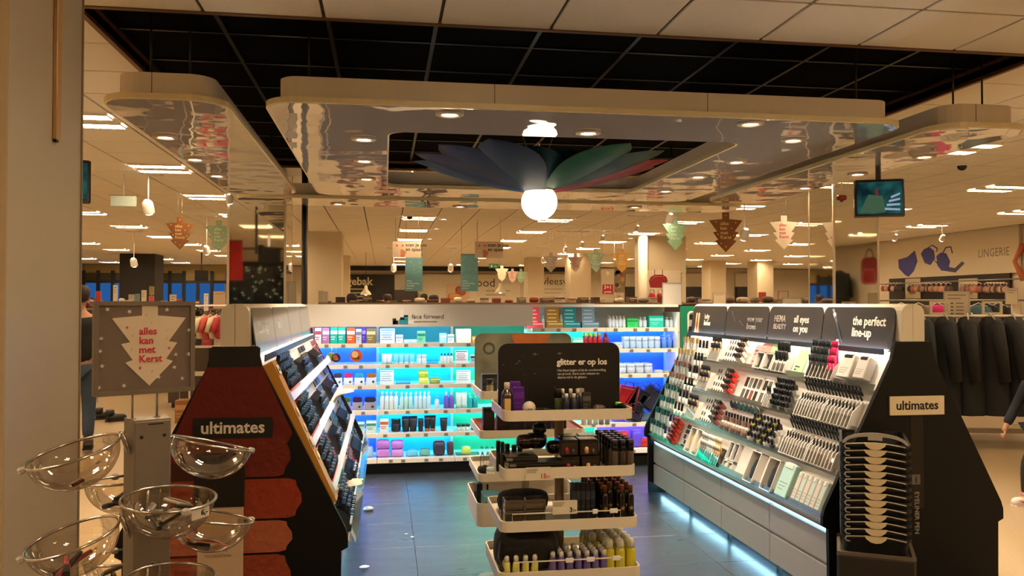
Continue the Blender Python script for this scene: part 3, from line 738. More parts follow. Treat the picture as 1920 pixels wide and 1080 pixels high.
# mesh bags hanging on pegs in the end bay
mesh_m = mat('#181c3c', .6, noise=.2, scale=120, bump=.4, name='mesh_bag_blue'); redb = mat('#b01424', .5, noise=.08, name='red_felt')
for px, y0, y1, w, ang, m, l in ((1180, 724, 768, .19, 12, redb, 'red felt bag hanging on a peg in the blue bay'), (1206, 732, 772, .17, 35, mesh_m, 'dark blue mesh bag hanging tilted on a peg'), (1230, 728, 770, .17, 38, mesh_m, 'dark blue mesh bag on the peg beside the makeup wall'), (1195, 760, 790, .14, 20, mesh_m, 'dark blue folded mesh bag under the red felt bag')):
    q = at_y(px, y0, FY + .06); h = (y1 - y0) * 7.8 / 1550
    t = thing('mesh_bag', l, 'bag', T(q.x, q.y, q.z, ry=R(ang)))
    MB().cbox((0, 0, -h / 2 - .01), (w, .05, h), .02).build('body', m, t)
    e = MB()
    for a_, b_ in (((-w / 2, -h - .01), (w / 2, -h - .01)), ((-w / 2, 0), (w / 2, 0)), ((-w / 2, -h), (-w / 2, 0)), ((w / 2, -h), (w / 2, 0))): e.cyl((a_[0], -.026, a_[1]), (b_[0], -.026, b_[1]), .006, n=5)
    e.build('piping', mat('#07070c', .4, name='black_piping') if m is mesh_m else redb, t)
    MB().tube([(-w * .25, 0, -.01), (-w * .2, 0, .04), (w * .2, 0, .04), (w * .25, 0, -.01)], .005, 5).build('handle', BLACK, t)
    MB().cyl((0, .0, .042), (0, BYF - q.y, .05), .004, n=6).build('hook', CHROME, t)
# crumpled tissue and scraps on the dark floor
tm = mat('#e8e4dc', .8, bump=.5, scale=90, name='tissue')
for px, py, s, l in ((690, 957, .05, 'crumpled white tissue on the dark floor in the aisle'), (762, 1002, .014, 'small white scrap of paper on the dark floor'), (773, 1008, .018, 'white paper scrap on the dark aisle floor beside a smaller scrap'), (683, 1066, .04, 'flat white paper shred on the dark floor at the red end board')):
    q = at_z(px, py, .012)
    o = link('paper_scrap', blob(MB(), (0, 0, s * .3), (s * 1.6, s * 1.2, s * .7 if s > .045 else s * .2), 0, int(px), .3, 9, 5, 1.4).mesh('paper_scrap', tm), None, (q.x, q.y, .012 if s < .045 else .012), l, 'litter')
# ------------------------------------------------------------------ makeup gondolas (two A-shaped walls)
GX, GXL = 2.645, -.655           # centre lines
GY0, GY1 = 3.86, 6.66
SL = .936                        # slope length of the display face
def gframe(side):
    """frame on the display face: origin at the nose, far or near end so that x reads left to right, z up the slope, -y outward"""
    if side > 0:
        o = Vector((GX - .445, GY1, .48)); u = Vector((0, -1, 0)); v = Vector((.37, 0, .86)).normalized()
    else:
        o = Vector((GXL + .480, GY0, .48)); u = Vector((0, 1, 0)); v = Vector((-.388, 0, .86)).normalized()
    n = v.cross(u)
    M = Matrix(((u.x, n.x, v.x, o.x), (u.y, n.y, v.y, o.y), (u.z, n.z, v.z, o.z), (0, 0, 0, 1)))
    return M
GM = {1: gframe(1), -1: gframe(-1)}
LENG = GY1 - GY0; BAYW = LENG / 4
drawer_m = mat('#a9a6a2', .3, noise=.03, name='drawer_grey')
cap_m = mat('#cfc2aa', .35, noise=.02, name='gondola_cap')
sign_m = mat('#2a2c33', .25, noise=.05, scale=4, name='header_dark'); signL_m = mat('#6c7078', .14, .3, noise=.05, scale=4, name='header_greyish')
tray_m = mat('#e6e2dc', .25, noise=.02, name='tray_white')
ink_w = mat('#ece6d8', .5, name='ink_cream')
def gondola(cx, side, label):
    t = thing('makeup_gondola', label, 'display', (cx, 0, 0))
    s = -side                     # side of the visible display face along x
    ys, ye = GY0, GY1
    # core body under the slopes
    core = [(-.40, .08), (.40, .08), (.40, .42), (.03, 1.36), (-.03, 1.36), (-.40, .42)]
    MB().prism(core, ys + .02, ye).build('core', mat('#b8b4ae', .5, name='core_grey'), t)
    MB().b2((-.33, ys + .03, 0), (.33, ye - .03, .08)).build('plinth', mat('#2a2a2c', .5, name='plinth_dark'), t)
    # cap halves with rounded shoulders
    for k in (-1, 1):
        pr = [(0, 1.39), (.062, 1.39), (.062, 1.53)] + [(.062 - .05 + .05 * math.cos(R(a)), 1.53 + .05 * math.sin(R(a))) for a in (20, 45, 70, 90)] + [(0, 1.58)]
        MB().prism([(k * (x + .001), z) for x, z in pr], ys - .035, ye).build('cap', cap_m, t)
    # drawers and LED nose
    for b in range(4):
        y0, y1 = ys + b * BAYW, ys + (b + 1) * BAYW
        for z0, z1 in ((.262, .415), (.085, .246)):
            MB().cbox((s * .405, (y0 + y1) / 2, (z0 + z1) / 2), (.03, BAYW - .006, z1 - z0), .003).build('drawer', drawer_m, t)
        MB().b2((s * .41 - .006, y0 + .01, .424), (s * .41 + .018, y1 - .01, .432)).build('led_strip', emis('#9fdcff', 3.2, 'nose_led'), t)
    for b in range(3 if side > 0 else 0):
        MB().b2((s * .36 - .01, ys + (b + 1) * BAYW - .015, 0), (s * .36 + .01, ys + (b + 1) * BAYW + .015, .085)).build('foot', mat('#3a4a50', .4, name='foot_grey'), t)
    for b in range(4):
        MB().b2((s * .36 - .008, ys + b * BAYW + .04, .060), (s * .36 + .008, ys + (b + 1) * BAYW - .04, .072)).build('led_strip', emis('#a8e4ff', 16, 'plinth_led'), t)
    nose = [(s * .36, .435)] + [(s * (.405 + .042 * math.cos(R(a))), .466 + .03 * math.sin(R(a))) for a in (-90, -45, 0, 45, 80)] + [(s * .40, .52), (s * .36, .52)]
    MB().prism(nose if s > 0 else nose[::-1], ys, ye).build('nose', mat('#b9b4ac', .25, .3, name='nose_grey'), t)
    MB().b2((s * -.405, ys + .01, .085), (s * -.38, ye, .42)).build('rear_drawers', drawer_m, t)
    # display face (local frame)
    M0 = Matrix.Translation((-cx, 0, 0)) @ GM[side]
    f = MB().b2((0, 0, 0), (LENG, .012, SL)).build('display_face', tray_m, t, M0)
    for r in range(5):
        z = r * SL / 4 - (0 if r else -.004)
        if r < 4:
            MB().prism([(-.035, z), (.0, z), (.0, z + .012), (-.030, z + .010)], 0, LENG, axis='x').build('ledge', tray_m, f)
            MB().b2((0, -.038 if side > 0 else -.052, z - (0 if side > 0 else .012)), (LENG, -.0355 if side > 0 else -.049, z + .035)).build('ledge_front', clear('#e4ecea', 'frosted_acrylic', 1.4, .15) if side > 0 else WHITEG, f)
    # black end board
    e = [(-.098, 1.39), (-.118, 1.30), (-.485, .57), (-.497, .53), (-.497, .48), (-.468, .465), (-.462, 0), (.462, 0), (.468, .465), (.497, .48), (.497, .53), (.485, .57), (.118, 1.30), (.098, 1.39)]
    eb = MB().prism(e, ys - .035, ys - .01).build('end_board', mat('#060504', .5, noise=.1, scale=5, spec=.3, name='end_board_black'), t)
    MB().prism(e, ye + .0, ye + .02).build('rear_end_board', mat('#0e0b0a', .45, name='end_board_black'), t)
    return t, f, eb
gr, fr_, er = gondola(GX, 1, 'white makeup gondola with sloping product wall and plain black end board')
gl, fl_, el = gondola(GXL, -1, 'white makeup gondola with lipstick swatches printed on its end board')
# header signs: tilted dark boards along the cap
def header(t, side, cx, words, m):
    for b in range(4):
        M = GM[side].copy(); 
        y = (GY1 - b * BAYW - BAYW / 2) if side > 0 else (GY0 + b * BAYW + BAYW / 2)
        u = Vector((0, -side, 0)); v = Vector((side * .03, 0, .215)).normalized(); n = v.cross(u)
        o = Vector((-side * .088, y, 1.335))
        MM = Matrix(((u.x, n.x, v.x, o.x), (u.y, n.y, v.y, o.y), (u.z, n.z, v.z, o.z), (0, 0, 0, 1)))
        w = BAYW - .012
        h = MB().prism(rrect(-w / 2, 0, w / 2, .228, .045, 5), -.006, 0).build('header_sign', m, t, MM)
        yield b, h, w
for b, h, w in header(gr, 1, GX, None, sign_m):
    if b == 0:
        text('lofty\nlashes', .056, ink_w, h, (-.08, -.0065, .125), .02)
        for x, c in ((-.235, '#c08068'), (-.185, '#b8864c')):
            MB().cyl((x, -.008, .005), (x - .012, -.008, .17), .009, .007, 8).build('printed_tube', pcol(c), h)
    if b == 1:
        text('wow your\nbrows', .058, mat('#8d8580', .5, name='ink_dim'), h, (.02, -.0065, .12), .014)
        for x, z, an in ((-.26, .19, 60), (-.22, .15, 55), (-.12, .12, 20), (-.08, .10, 20), (-.16, .14, -40)):
            MB().prism([(0, 0), (.05, .004), (.05, .009), (0, .006)], -.0075, -.006, M=T(x, 0, z, ry=R(an))).build('printed_streak', mat('#4c5160', .4, name='ink_slate'), h)
    if b == 2:
        text('HEMA', .062, mat('#a89f98', .5, name='ink_mid'), h, (-.27, -.0065, .128), .004, sx=.95)
        text('BEAUTY', .05, mat('#a89f98', .5, name='ink_mid'), h, (-.27, -.0065, .08), 0, sx=.95)
        text('all eyes\non you', .064, mat('#cfc7ba', .5, name='ink_light'), h, (.0, -.0065, .128), .02)
    if b == 3:
        text('the perfect\nline-up', .068, ink_w, h, (-.035, -.0065, .13), .022)
        MB().cyl((-.25, -.008, .215), (-.12, -.008, .03), .006, .004, 8).build('printed_pencil', mat('#3c4150', .3, name='ink_steel'), h)
        MB().cyl((-.23, -.008, .19), (-.215, -.008, .165), .008, .008, 8).build('printed_cap', mat('#c9ccd4', .3, name='ink_silver'), h)
        MB().cyl((-.165, -.008, .04), (-.15, -.008, .0), .010, .006, 8).build('printed_pencil', mat('#8a92a4', .3, name='ink_steel2'), h)
for b, h, w in header(gl, -1, GXL, None, signL_m):
    if b == 0: text('beautiful lips', .075, mat('#d8d8d8', .4, name='ink_pale'), h, (-.25, -.0065, .11), .008)
    if b == 1: text('nail it', .075, mat('#d8d8d8', .4, name='ink_pale'), h, (-.2, -.0065, .11), .008)
# end boards: writing and pictures
YE = GY0 - .0355
lp = MB().b2((-.135, YE - .006, 1.02), (.165, YE, 1.115)).build('name_plate', mat('#d8c7a4', .4, name='plate_cream'), er)
text('ultimates', .064, BLACK, lp, (.015, YE - .0065, 1.048), .02, 'CENTER')
text('EYELINER PEN', .034, mat('#a89f90', .5, name='ink_grey2'), er, T(0, YE - .001, .635, ry=R(90)) @ T(0, 0, 0), .006)
MB().b2((-.015, YE - .002, .67), (.03, YE, .72)).build('printed_mark', mat('#6e675e', .5, name='ink_grey3'), er)
text('HEMA', .013, BLACK, er, T(.003, YE - .0025, .71, ry=R(90)), .004)
MB().prism([(-.02, .55), (.05, .55), (.05, 1.0), (.03, 1.04), (0, 1.04), (-.02, 1.0)], YE - .0015, YE).build('printed_pen', mat('#141010', .3, name='ink_black'), er)
# left end board: swatches and a bottle picture
lp = MB().b2((-.175, YE - .006, .985), (.165, YE, 1.075)).build('name_plate', BLACK, el)
text('ultimates', .075, mat('#d8cdb8', .4, name='ink_warm'), lp, (-.005, YE - .0065, 1.008), .022, 'CENTER')
MB().b2((-.11, YE - .003, 1.30), (.11, YE, 1.386)).build('black_band', BLACK, el)
def swatch(pts, c, y): return MB().prism(pts, YE - y, YE).build('lipstick_swatch', mat(c, .35, noise=.16, scale=26, bump=.8), el)
swatch([(-.118, 1.30), (.118, 1.30), (.252, 1.0), (.22, .94), (-.28, .94), (-.252, 1.0)], '#5a0d0a', .001)
def sw(z0, z1, x1, c, d):
    n = 7; xl = -min(.40, .255 + (1.0 - z1) * .5); xb = -min(.40, .255 + (1.0 - z0) * .5); pts = [(xb, z0), (x1 - .06, z0)]
    for k in range(n + 1):
        a = -PI / 2 + PI * k / n; pts.append((x1 - .05 + .055 * math.cos(a) + .008 * math.sin(k * 2.3), (z0 + z1) / 2 + (z1 - z0) / 2 * math.sin(a)))
    pts.append((xl, z1)); swatch(pts, c, d)
sw(.81, 1.0, .235, '#651a10', .0016); sw(.625, .80, .285, '#8a3018', .0022); sw(.475, .615, .245, '#a4583a', .0028); sw(.27, .465, .24, '#8e3c22', .0034)
bt = MB().cbox((-.055, YE - .006, .355), (.195, .012, .70), .004).build('printed_bottle', mat('#c9ad8c', .35, noise=.04, scale=3, name='foundation_print'), el)
MB().cbox((-.06, YE - .008, .80), (.215, .014, .24), .006).build('printed_cap', mat('#120f10', .3, name='ink_black2'), el)
MB().prism([(-.455, .1), (-.15, .1), (-.15, .88), (-.315, .88), (-.455, .60)], YE - .002, YE).build('printed_shade', mat('#3a0a08', .4, noise=.2, scale=4, name='dark_red_print'), el)
for k, s in enumerate(('HYDRATING', 'FOUNDATION')): text(s, .017, mat('#8c6a54', .5, name='ink_tan'), bt, (-.12, YE - .0125, .49 - k * .024))

# ------------------------------------------------------------------ products on the right-hand makeup wall
def on(M, u, v, w=.0, rz=0, rx=0, ry=0): return M @ T(u, -w, v, rz, rx, ry)
ORD = ['lowest', 'second lowest', 'second', 'top']
def stick_meshes(kind, c1, c2):
    """small cosmetics, about 12 cm tall, drawn along z"""
    k = ('stick', kind, c1, c2)
    if k in PM: return PM[k]
    if kind == 'pencil':
        b = MB().cyl((0, 0, 0), (0, 0, .10), .0048, n=7); c = MB().cyl((0, 0, .10), (0, 0, .135), .0054, .0045, 7); nm = 'cap'
    elif kind == 'liner':
        b = MB().cyl((0, 0, 0), (0, 0, .03), .0052, n=7); c = MB().cyl((0, 0, .03), (0, 0, .06), .0062, .005, 7); nm = 'cap'
    elif kind == 'lipstick':
        b = MB().box((0, 0, .022), (.021, .021, .044)); c = MB().cbox((0, 0, .059), (.019, .019, .032), .003); nm = 'cap'
    elif kind == 'mascara':
        b = MB().lathe([(.009, 0), (.01, .004), (.01, .055)], 9); c = MB().lathe([(.0098, .055), (.0098, .11), (.007, .118)], 9); nm = 'cap'
    elif kind == 'nail':
        b = MB().box((0, 0, .016), (.028, .022, .032)); c = MB().lathe([(.008, .032), (.009, .058), (.007, .064)], 9); nm = 'cap'
    elif kind == 'compact':
        b = MB().lathe([(.026, 0), (.028, .003), (.028, .009)], 14); c = MB().lathe([(.0265, .009), (.0265, .0155), (.024, .017)], 14); nm = 'lid'
    elif kind == 'blister':
        b = MB().cbox((0, 0, .05), (.03, .012, .10), .003); c = MB().prism([(-.018, .085), (.018, .085), (.018, .125), (.012, .13), (-.012, .13), (-.018, .125)], -.008, .004); nm = 'header_card'
    elif kind == 'palette':
        b = MB().cbox((0, 0, .03), (.05, .010, .06), .003); c = MB(); nm = 'pan'
        for i in (-1, 1):
            for j in (0, 1): c.b2((i * .0115 - .0095, -.0065, .008 + j * .026), (i * .0115 + .0095, -.004, .028 + j * .026))
    PM[k] = (b.mesh(kind, pcol(c1, .3)), nm, c.mesh(nm, pcol(c2, .25)))
    return PM[k]
SNAME = dict(liner='eye_liner', pencil='makeup_pencil', lipstick='lipstick', mascara='mascara', nail='nail_polish', compact='powder_compact', blister='blister_pack', palette='eyeshadow_palette')
SCAT = dict(liner='pencil', pencil='pencil', lipstick='lipstick', mascara='mascara', nail='nail polish', compact='compact', blister='packet', palette='palette')
def stick(kind, c1, c2, M, label, group, tag=None):
    if tag: label += ', ' + tag
    b, nm, c = stick_meshes(kind, c1, c2)
    o = link(SNAME[kind], b, None, M, label, SCAT[kind], group); link(nm, c, o)
    return o
MR, ML = GM[1], GM[-1]
RZ = [r * SL / 4 for r in range(4)]
B0 = [i * BAYW for i in range(4)]
def rack(M, u0, u1, v0, v1, n, label, body=tray_m, depth=.05):
    if M is GM[-1]: body = mat('#1b1e26', .3, name='holder_black')
    """open slotted holder standing on a ledge: back plate, base and thin dividers"""
    t = thing('slotted_holder', label, 'holder', on(M, (u0 + u1) / 2, v0))
    w, h = u1 - u0, v1 - v0
    MB().b2((-w / 2, -.006, 0), (w / 2, 0, h)).build('back_plate', body, t)
    MB().b2((-w / 2, -depth, 0), (w / 2, -.006, .006)).build('base', body, t)
    MB().b2((-w / 2, -depth, 0), (w / 2, -depth + .002, h * .45)).build('front_plate', ACRYL, t)
    for k in range(n + 1):
        x = -w / 2 + w * k / n
        MB().prism([(-depth, 0), (-.006, 0), (-.006, h), (-.02, h), (-depth, h * .6)], x - .0034, x + .0034, axis='x').build('divider', body, t)
    return t
def pencils_in(M, u0, u1, v0, n, kind, c1s, c2s, label, group, deep=2, lean=-22, v_up=.05):
    w = (u1 - u0) / n
    for k in range(n):
        for d in range(deep):
            stick(kind, c1s[k % len(c1s)], c2s[k % len(c2s)], on(M, u0 + w * (k + .5), v0 + .007 + d * v_up, .018 + .006 * d, rx=R(lean * -1)), label + ', slot %s tier %s' % (NUM[k + 1], NUM[d + 1]), group)
def swboard(M, u0, u1, v0, v1, cols, rows, colors, label, board=None, oval=True):
    """tester board with rows of colour samples"""
    t = thing('sample_board', label, 'board', on(M, (u0 + u1) / 2, v0))
    w, h = u1 - u0, v1 - v0
    b = MB().b2((-w / 2, -.010, 0), (w / 2, 0, h)).build('board', board or tray_m, t)
    for r in range(rows):
        mbs = {}
        for c in range(cols):
            if random.random() < .06: continue
            x = -w / 2 + w * (c + .5) / cols; z = h * (r + .5) / rows
            m = colors[(c * 7 + r * 3) % len(colors)] if rows > 1 else colors[c % len(colors)]
            mb = mbs.setdefault(m, MB())
            q = min(w / cols * .36, .009); l = h / rows * .33
            if oval: mb.lathe([(q, 0), (q, .003)], 8, M=T(x, -.010, z, rx=R(90)) @ Matrix.Diagonal((1, l / q, 1, 1)))
            else: mb.b2((x - w / cols * .4, -.018, z - h / rows * .38), (x + w / cols * .4, -.010, z + h / rows * .38))
        for m, mb in mbs.items(): mb.build('sample_row', pcol(m, .4), b)
    return t
DK = ['#120e0d', '#1c1412', '#241a16', '#0d0d10']
BR = ['#6b3c28', '#845038', '#4c2a1e', '#95604a']
# bay 1 (by the shelving wall): six peg rows of white tubes and blister packs
pc = [('#e4e2dc', '#a8883c'), ('#e6e4e0', '#b08c44'), ('#e2e0da', '#7c2c24'), ('#e6e6e2', '#8a3428'), ('#e0dedc', '#14181c'), ('#d8dcd8', '#101c1c'), ('#c8d4d2', '#14202a'), ('#bcd0cc', '#0c1a2c')]
nm8 = ['golden', 'brass coloured', 'dark red', 'brick red', 'black', 'black and white', 'dark teal', 'navy']
for r in range(8):
    v = .045 + (7 - r) * (SL - .10) / 8 + .02
    MB().cyl((0, -.028, .0), (BAYW * .82, -.028, .0), .003, n=5).build('peg_bar', CHROME, fr_, (.03, 0, v + .06))
    for k in range(8):
        u = .05 + k * BAYW * .1
        alt = k >= 5
        c1, c2 = pc[r]
        if alt: c2 = '#0e0c0c' if r < 6 else '#1c1c54'
        stick('blister' if not alt else 'mascara', c1, c2, on(MR, u, v - .048, .024 + .004 * (k % 2), ry=R(random.uniform(-5, 5)), rx=R(16)),
              ('white blister packet with %s card, peg row by the green board' % nm8[r]) if not alt else ('dark-capped clear tube at the end of the %s peg row' % nm8[r]), 'peg row packets, %s cards%s' % (nm8[r], ' end' if alt else ''), NTH[k])
# bay 2
for ri, r in enumerate((3, 2, 1)):
    v = RZ[r] + .012
    nmr = ['top', 'middle', 'lower'][ri]
    swboard(MR, B0[1] + .13, B0[1] + .42, v, v + .20, 7, 4, DK if ri != 1 else DK + ['#5a3a34'], 'white sample board with dark brow swatches, %s row of the brows bay' % nmr)
    rack(MR, B0[1] - .06, B0[1] + .12, v, v + .15, 8, 'white slotted holder at the swatch board in the %s row' % nmr)
    pencils_in(MR, B0[1] - .06, B0[1] + .12, v, 8, 'pencil', ['#cdb98f', '#8a6848', '#2a201c'], ['#120d0c', '#1c1512'], 'dark-tipped brow pencil in the %s row holder' % nmr, 'brow pencils %s row' % nmr, 2)
    cc = [['#e6e0d4', '#2c1a14'], ['#d22c1c', '#180f0e'], ['#7c3c34', '#1c100e']][ri]
    for q in range(4):
        for k in range(3):
            stick('lipstick', cc[0], cc[1], on(MR, B0[1] + .45 + k * .034, v + .03 + q * .040, .022, rx=R(60)), ['cream lipstick with brown cap beside the pink card', 'red lipstick with black cap next to the eyeshadow board', 'plum lipstick with dark cap next to the foundation bottles'][ri], ['cream lipsticks', 'red lipsticks', 'plum lipsticks'][ri], 'tier %s place %s' % (NUM[q + 1], NUM[k + 1]))
def cardboard(M, u0, u1, v0, v1, c, label, words=(), dark='#6a5a58', thick=.012):
    t = thing('promotion_card', label, 'card', on(M, (u0 + u1) / 2, v0))
    w, h = u1 - u0, v1 - v0
    b = MB().prism(rrect(-w / 2, 0, w / 2, h, .004, 2), -thick, 0).build('card', pcol(c), t)
    for k, (s, sz, z) in enumerate(words): text(s, sz, pcol(dark), b, (-w * .38, -thick - .0008, h * z), .004)
    return t
cardboard(MR, B0[2] - .11, B0[2] + .0, RZ[3] + .012, RZ[3] + .212, '#d49a92', 'tall pink promotion card in the top row of the makeup wall', (('brow', .022, .62), ('pro', .022, .5), ('styling', .012, .25)))
# bay 3 top: pink and mint cards over two black display boxes, brushes
cardboard(MR, B0[2] + .02, B0[2] + .15, RZ[3] + .135, RZ[3] + .215, '#d88a84', 'square pink card above the open display boxes', (('shape', .016, .4),), '#f2e4dc', .03)
cardboard(MR, B0[2] + .155, B0[2] + .26, RZ[3] + .135, RZ[3] + .215, '#94c08a', 'square mint card above the open display boxes', (('set', .016, .4),), '#f2f2e4', .03)
def obox(M, u0, u1, v0, v1, label, inner='#191412', extra=None, d=.05, outer=tray_m):
    t = thing('display_box', label, 'box', on(M, (u0 + u1) / 2, v0))
    w, h = u1 - u0, v1 - v0
    MB().b2((-w / 2 + .004, -.004, .004), (w / 2 - .004, 0, h - .004)).build('back', pcol(inner), t)
    fr = MB().b2((-w / 2, -d, 0), (w / 2, 0, .005)).b2((-w / 2, -d, h - .005), (w / 2, 0, h)).b2((-w / 2, -d, 0), (-w / 2 + .005, 0, h)).b2((w / 2 - .005, -d, 0), (w / 2, 0, h))
    fr.build('frame', outer, t)
    blob(MB(), (w * .05, -d * .5, h * .45), (w * .55, d * .6, h * .7), 0, int(u0 * 1000), .1).build('contents', pcol(extra or '#3a302c'), t)
    return t
obox(MR, B0[2] + .02, B0[2] + .13, RZ[3] + .012, RZ[3] + .125, 'open white display box with a black sponge under the pink card', '#2c2622', '#0d0c0c')
obox(MR, B0[2] + .15, B0[2] + .26, RZ[3] + .012, RZ[3] + .125, 'open white display box with brown contents under the mint card', '#5a3c2c', '#1c1614')
rack(MR, B0[2] + .29, B0[2] + .45, RZ[3] + .012, RZ[3] + .14, 3, 'wide white holder for makeup brushes, top row')
pencils_in(MR, B0[2] + .29, B0[2] + .45, RZ[3] + .03, 6, 'mascara', ['#d8d4ce'], ['#1a1a1c', '#2c2c2e'], 'black-topped makeup brush in the top row holder', 'makeup brushes', 2, -24, .06)
cardboard(MR, B0[2] + .49, B0[2] + .60, RZ[3] + .012, RZ[3] + .205, '#a8cc9c', 'tall mint green card in the top row of the makeup wall', (('ultimates', .016, .3), ('liner', .016, .2)), '#34482c')
# bay 4 top: liners in white slots, pink ones, white packets
rack(MR, B0[3] + .02, B0[3] + .30, RZ[3] + .012, RZ[3] + .15, 7, 'white slotted holder of black and pink liners, top row')
pencils_in(MR, B0[3] + .02, B0[3] + .22, RZ[3] + .012, 10, 'pencil', ['#0f0e10'], ['#0a0a0c', '#2a2c34'], 'black eyeliner in the top row white slots', 'black eyeliners top row', 3, -24, .045)
pencils_in(MR, B0[3] + .23, B0[3] + .30, RZ[3] + .012, 4, 'pencil', ['#d8145c', '#e0588c'], ['#c81450'], 'bright pink eyeliner in the top row white slots', 'pink eyeliners', 3, -24, .045)
def packbox(M, u, v, w, h, d, c1, c2, label):
    t = thing('product_packet', label, 'packet', on(M, u, v, d / 2 + .004))
    b = MB().cbox((0, 0, h / 2), (w, d, h), .004).build('body', pcol(c1, .3), t)
    MB().cbox((0, -.002, h * .93), (w * .7, d * 1.02, h * .2), .006).build('clip_top', pcol(c2, .4), t)
    for k in range(3): MB().b2((-w * .35, -d / 2 - .0008, h * (.2 + .1 * k)), (w * (.1 + .1 * k), -d / 2, h * (.225 + .1 * k))).build('printed_line', pcol('#9a948c'), b)
    return t
packbox(MR, B0[3] + .42, RZ[3] + .04, .12, .13, .06, '#d2cec6', '#191716', 'grey white packet with a black clip beside the end board')
packbox(MR, B0[3] + .55, RZ[3] + .05, .10, .12, .05, '#c8c4be', '#201c1a', 'slim grey packet with a black clip touching the end board')
# row 3: eyeshadow pans, pots, pencils
def pans(u0, n, rows, v, label):
    t = thing('tester_board', label, 'board', on(MR, u0, v))
    b = MB().b2((0, -.012, 0), (n * .062, 0, rows * .083 + .02)).build('board', tray_m, t)
    for r in range(rows):
        for k in range(n):
            f = MB().b2((k * .062 + .012, -.016, r * .083 + .016), (k * .062 + .05, -.010, r * .083 + .08)).build('pan', pcol(['#57524c', '#3c3834', '#6c6a64', '#241f1c', '#7c4432', '#46403a'][(k * 5 + r * 3) % 6], .25), b)
pans(B0[2] - .07, 4, 2, RZ[2] + .02, 'white tester board with eight eyeshadow pans in the second row')
pans(B0[2] + .20, 2, 2, RZ[2] + .02, 'narrow white tester board with four eyeshadow pans in the second row')
for k in range(7): stick('compact', '#2c2628', '#8a7c78' if k % 2 else '#b09c94', on(MR, B0[2] - .09 + k * .062, RZ[1] + .205, .035, rx=R(-62)), 'round powder compact lying under the eyeshadow boards', 'powder compacts', NTH[k])
rack(MR, B0[2] + .36, B0[2] + .42, RZ[2] + .012, RZ[2] + .17, 3, 'narrow white holder with three black liners in the second row')
pencils_in(MR, B0[2] + .36, B0[2] + .42, RZ[2] + .012, 3, 'pencil', ['#121012'], ['#0c0b0c'], 'black liner in the narrow second row holder', 'liners narrow holder', 1)
for q in range(5):
    for k in range(7): stick('nail', '#3a3836' if (q + k) % 3 else '#8a8884', '#0d0d0e' if (k + q) % 2 else '#23232a', on(MR, B0[2] + .45 + k * .033, RZ[2] + .014 + q * .036, .02 + .002 * q, rx=R(35)), 'small black-capped pot in the crowded second row block', 'black-capped pots second row', 'tier %s place %s' % (NUM[q + 1], NUM[k + 1]))
for ri, r in enumerate((2, 1)):
    nmr = ['second', 'third'][ri]
    rack(MR, B0[3] + .06, B0[3] + .33, RZ[r] + .012, RZ[r] + .165, 9, 'white slotted holder packed with pencils, %s row, larger' % nmr)
    rack(MR, B0[3] + .35, B0[3] + .62, RZ[r] + .012, RZ[r] + .165, 8, 'white slotted holder packed with pencils, %s row, beside the end board' % nmr)
    pencils_in(MR, B0[3] + .06, B0[3] + .33, RZ[r] + .012, 9, 'pencil', ['#1c1816', '#6e5848', '#2a2422', '#a89c90'], ['#0c0b0c', '#1a1614'], 'dark eye pencil in the larger holder of the %s row' % nmr, 'eye pencils %s row' % nmr, 1, -12)
    pencils_in(MR, B0[3] + .35, B0[3] + .62, RZ[r] + .012, 8, 'pencil', ['#2a2422', '#1c1816', '#84685a'], ['#101012', '#0c0b0c'], 'dark eye pencil by the end board in the %s row' % nmr, 'eye pencils %s row end' % nmr, 1, -12)
    pencils_in(MR, B0[3] + .05, B0[3] + .63, RZ[r] + .17, 17, 'liner', ['#0d0c0d', '#1a1a20'], ['#0a0a0a'], 'black liner leaning over the %s row holders' % nmr, 'black liners over the %s row' % nmr, 2, -44, .024)
# third row: foundation bottles in two tiers, pots
for q in range(2):
    for k in range(9):
        stick('nail', BR[(k + q) % 4], '#d8cfc0' if q == 0 else '#1c1614', on(MR, B0[2] - .10 + k * .046, RZ[1] + .02 + q * .07, .024, rx=R(20)), 'brown foundation bottle, %s tier of the third row' % ('lower' if q == 0 else 'upper'), 'foundation bottles %d' % q, NTH[k])
for q in range(4):
    for k in range(8):
        stick('nail', ['#e2dfd8', '#2c2c34', '#181820', '#a8a49c', '#cfc46a'][(k * 3 + q * 2) % 5], '#0d0d0e', on(MR, B0[2] + .33 + k * .045, RZ[1] + .014 + q * .042, .02 + .002 * q, rx=R(35)), 'small polish bottle in the mixed third row block', 'mixed polish bottles', 'tier %s place %s' % (NUM[q + 1], NUM[k + 1]))
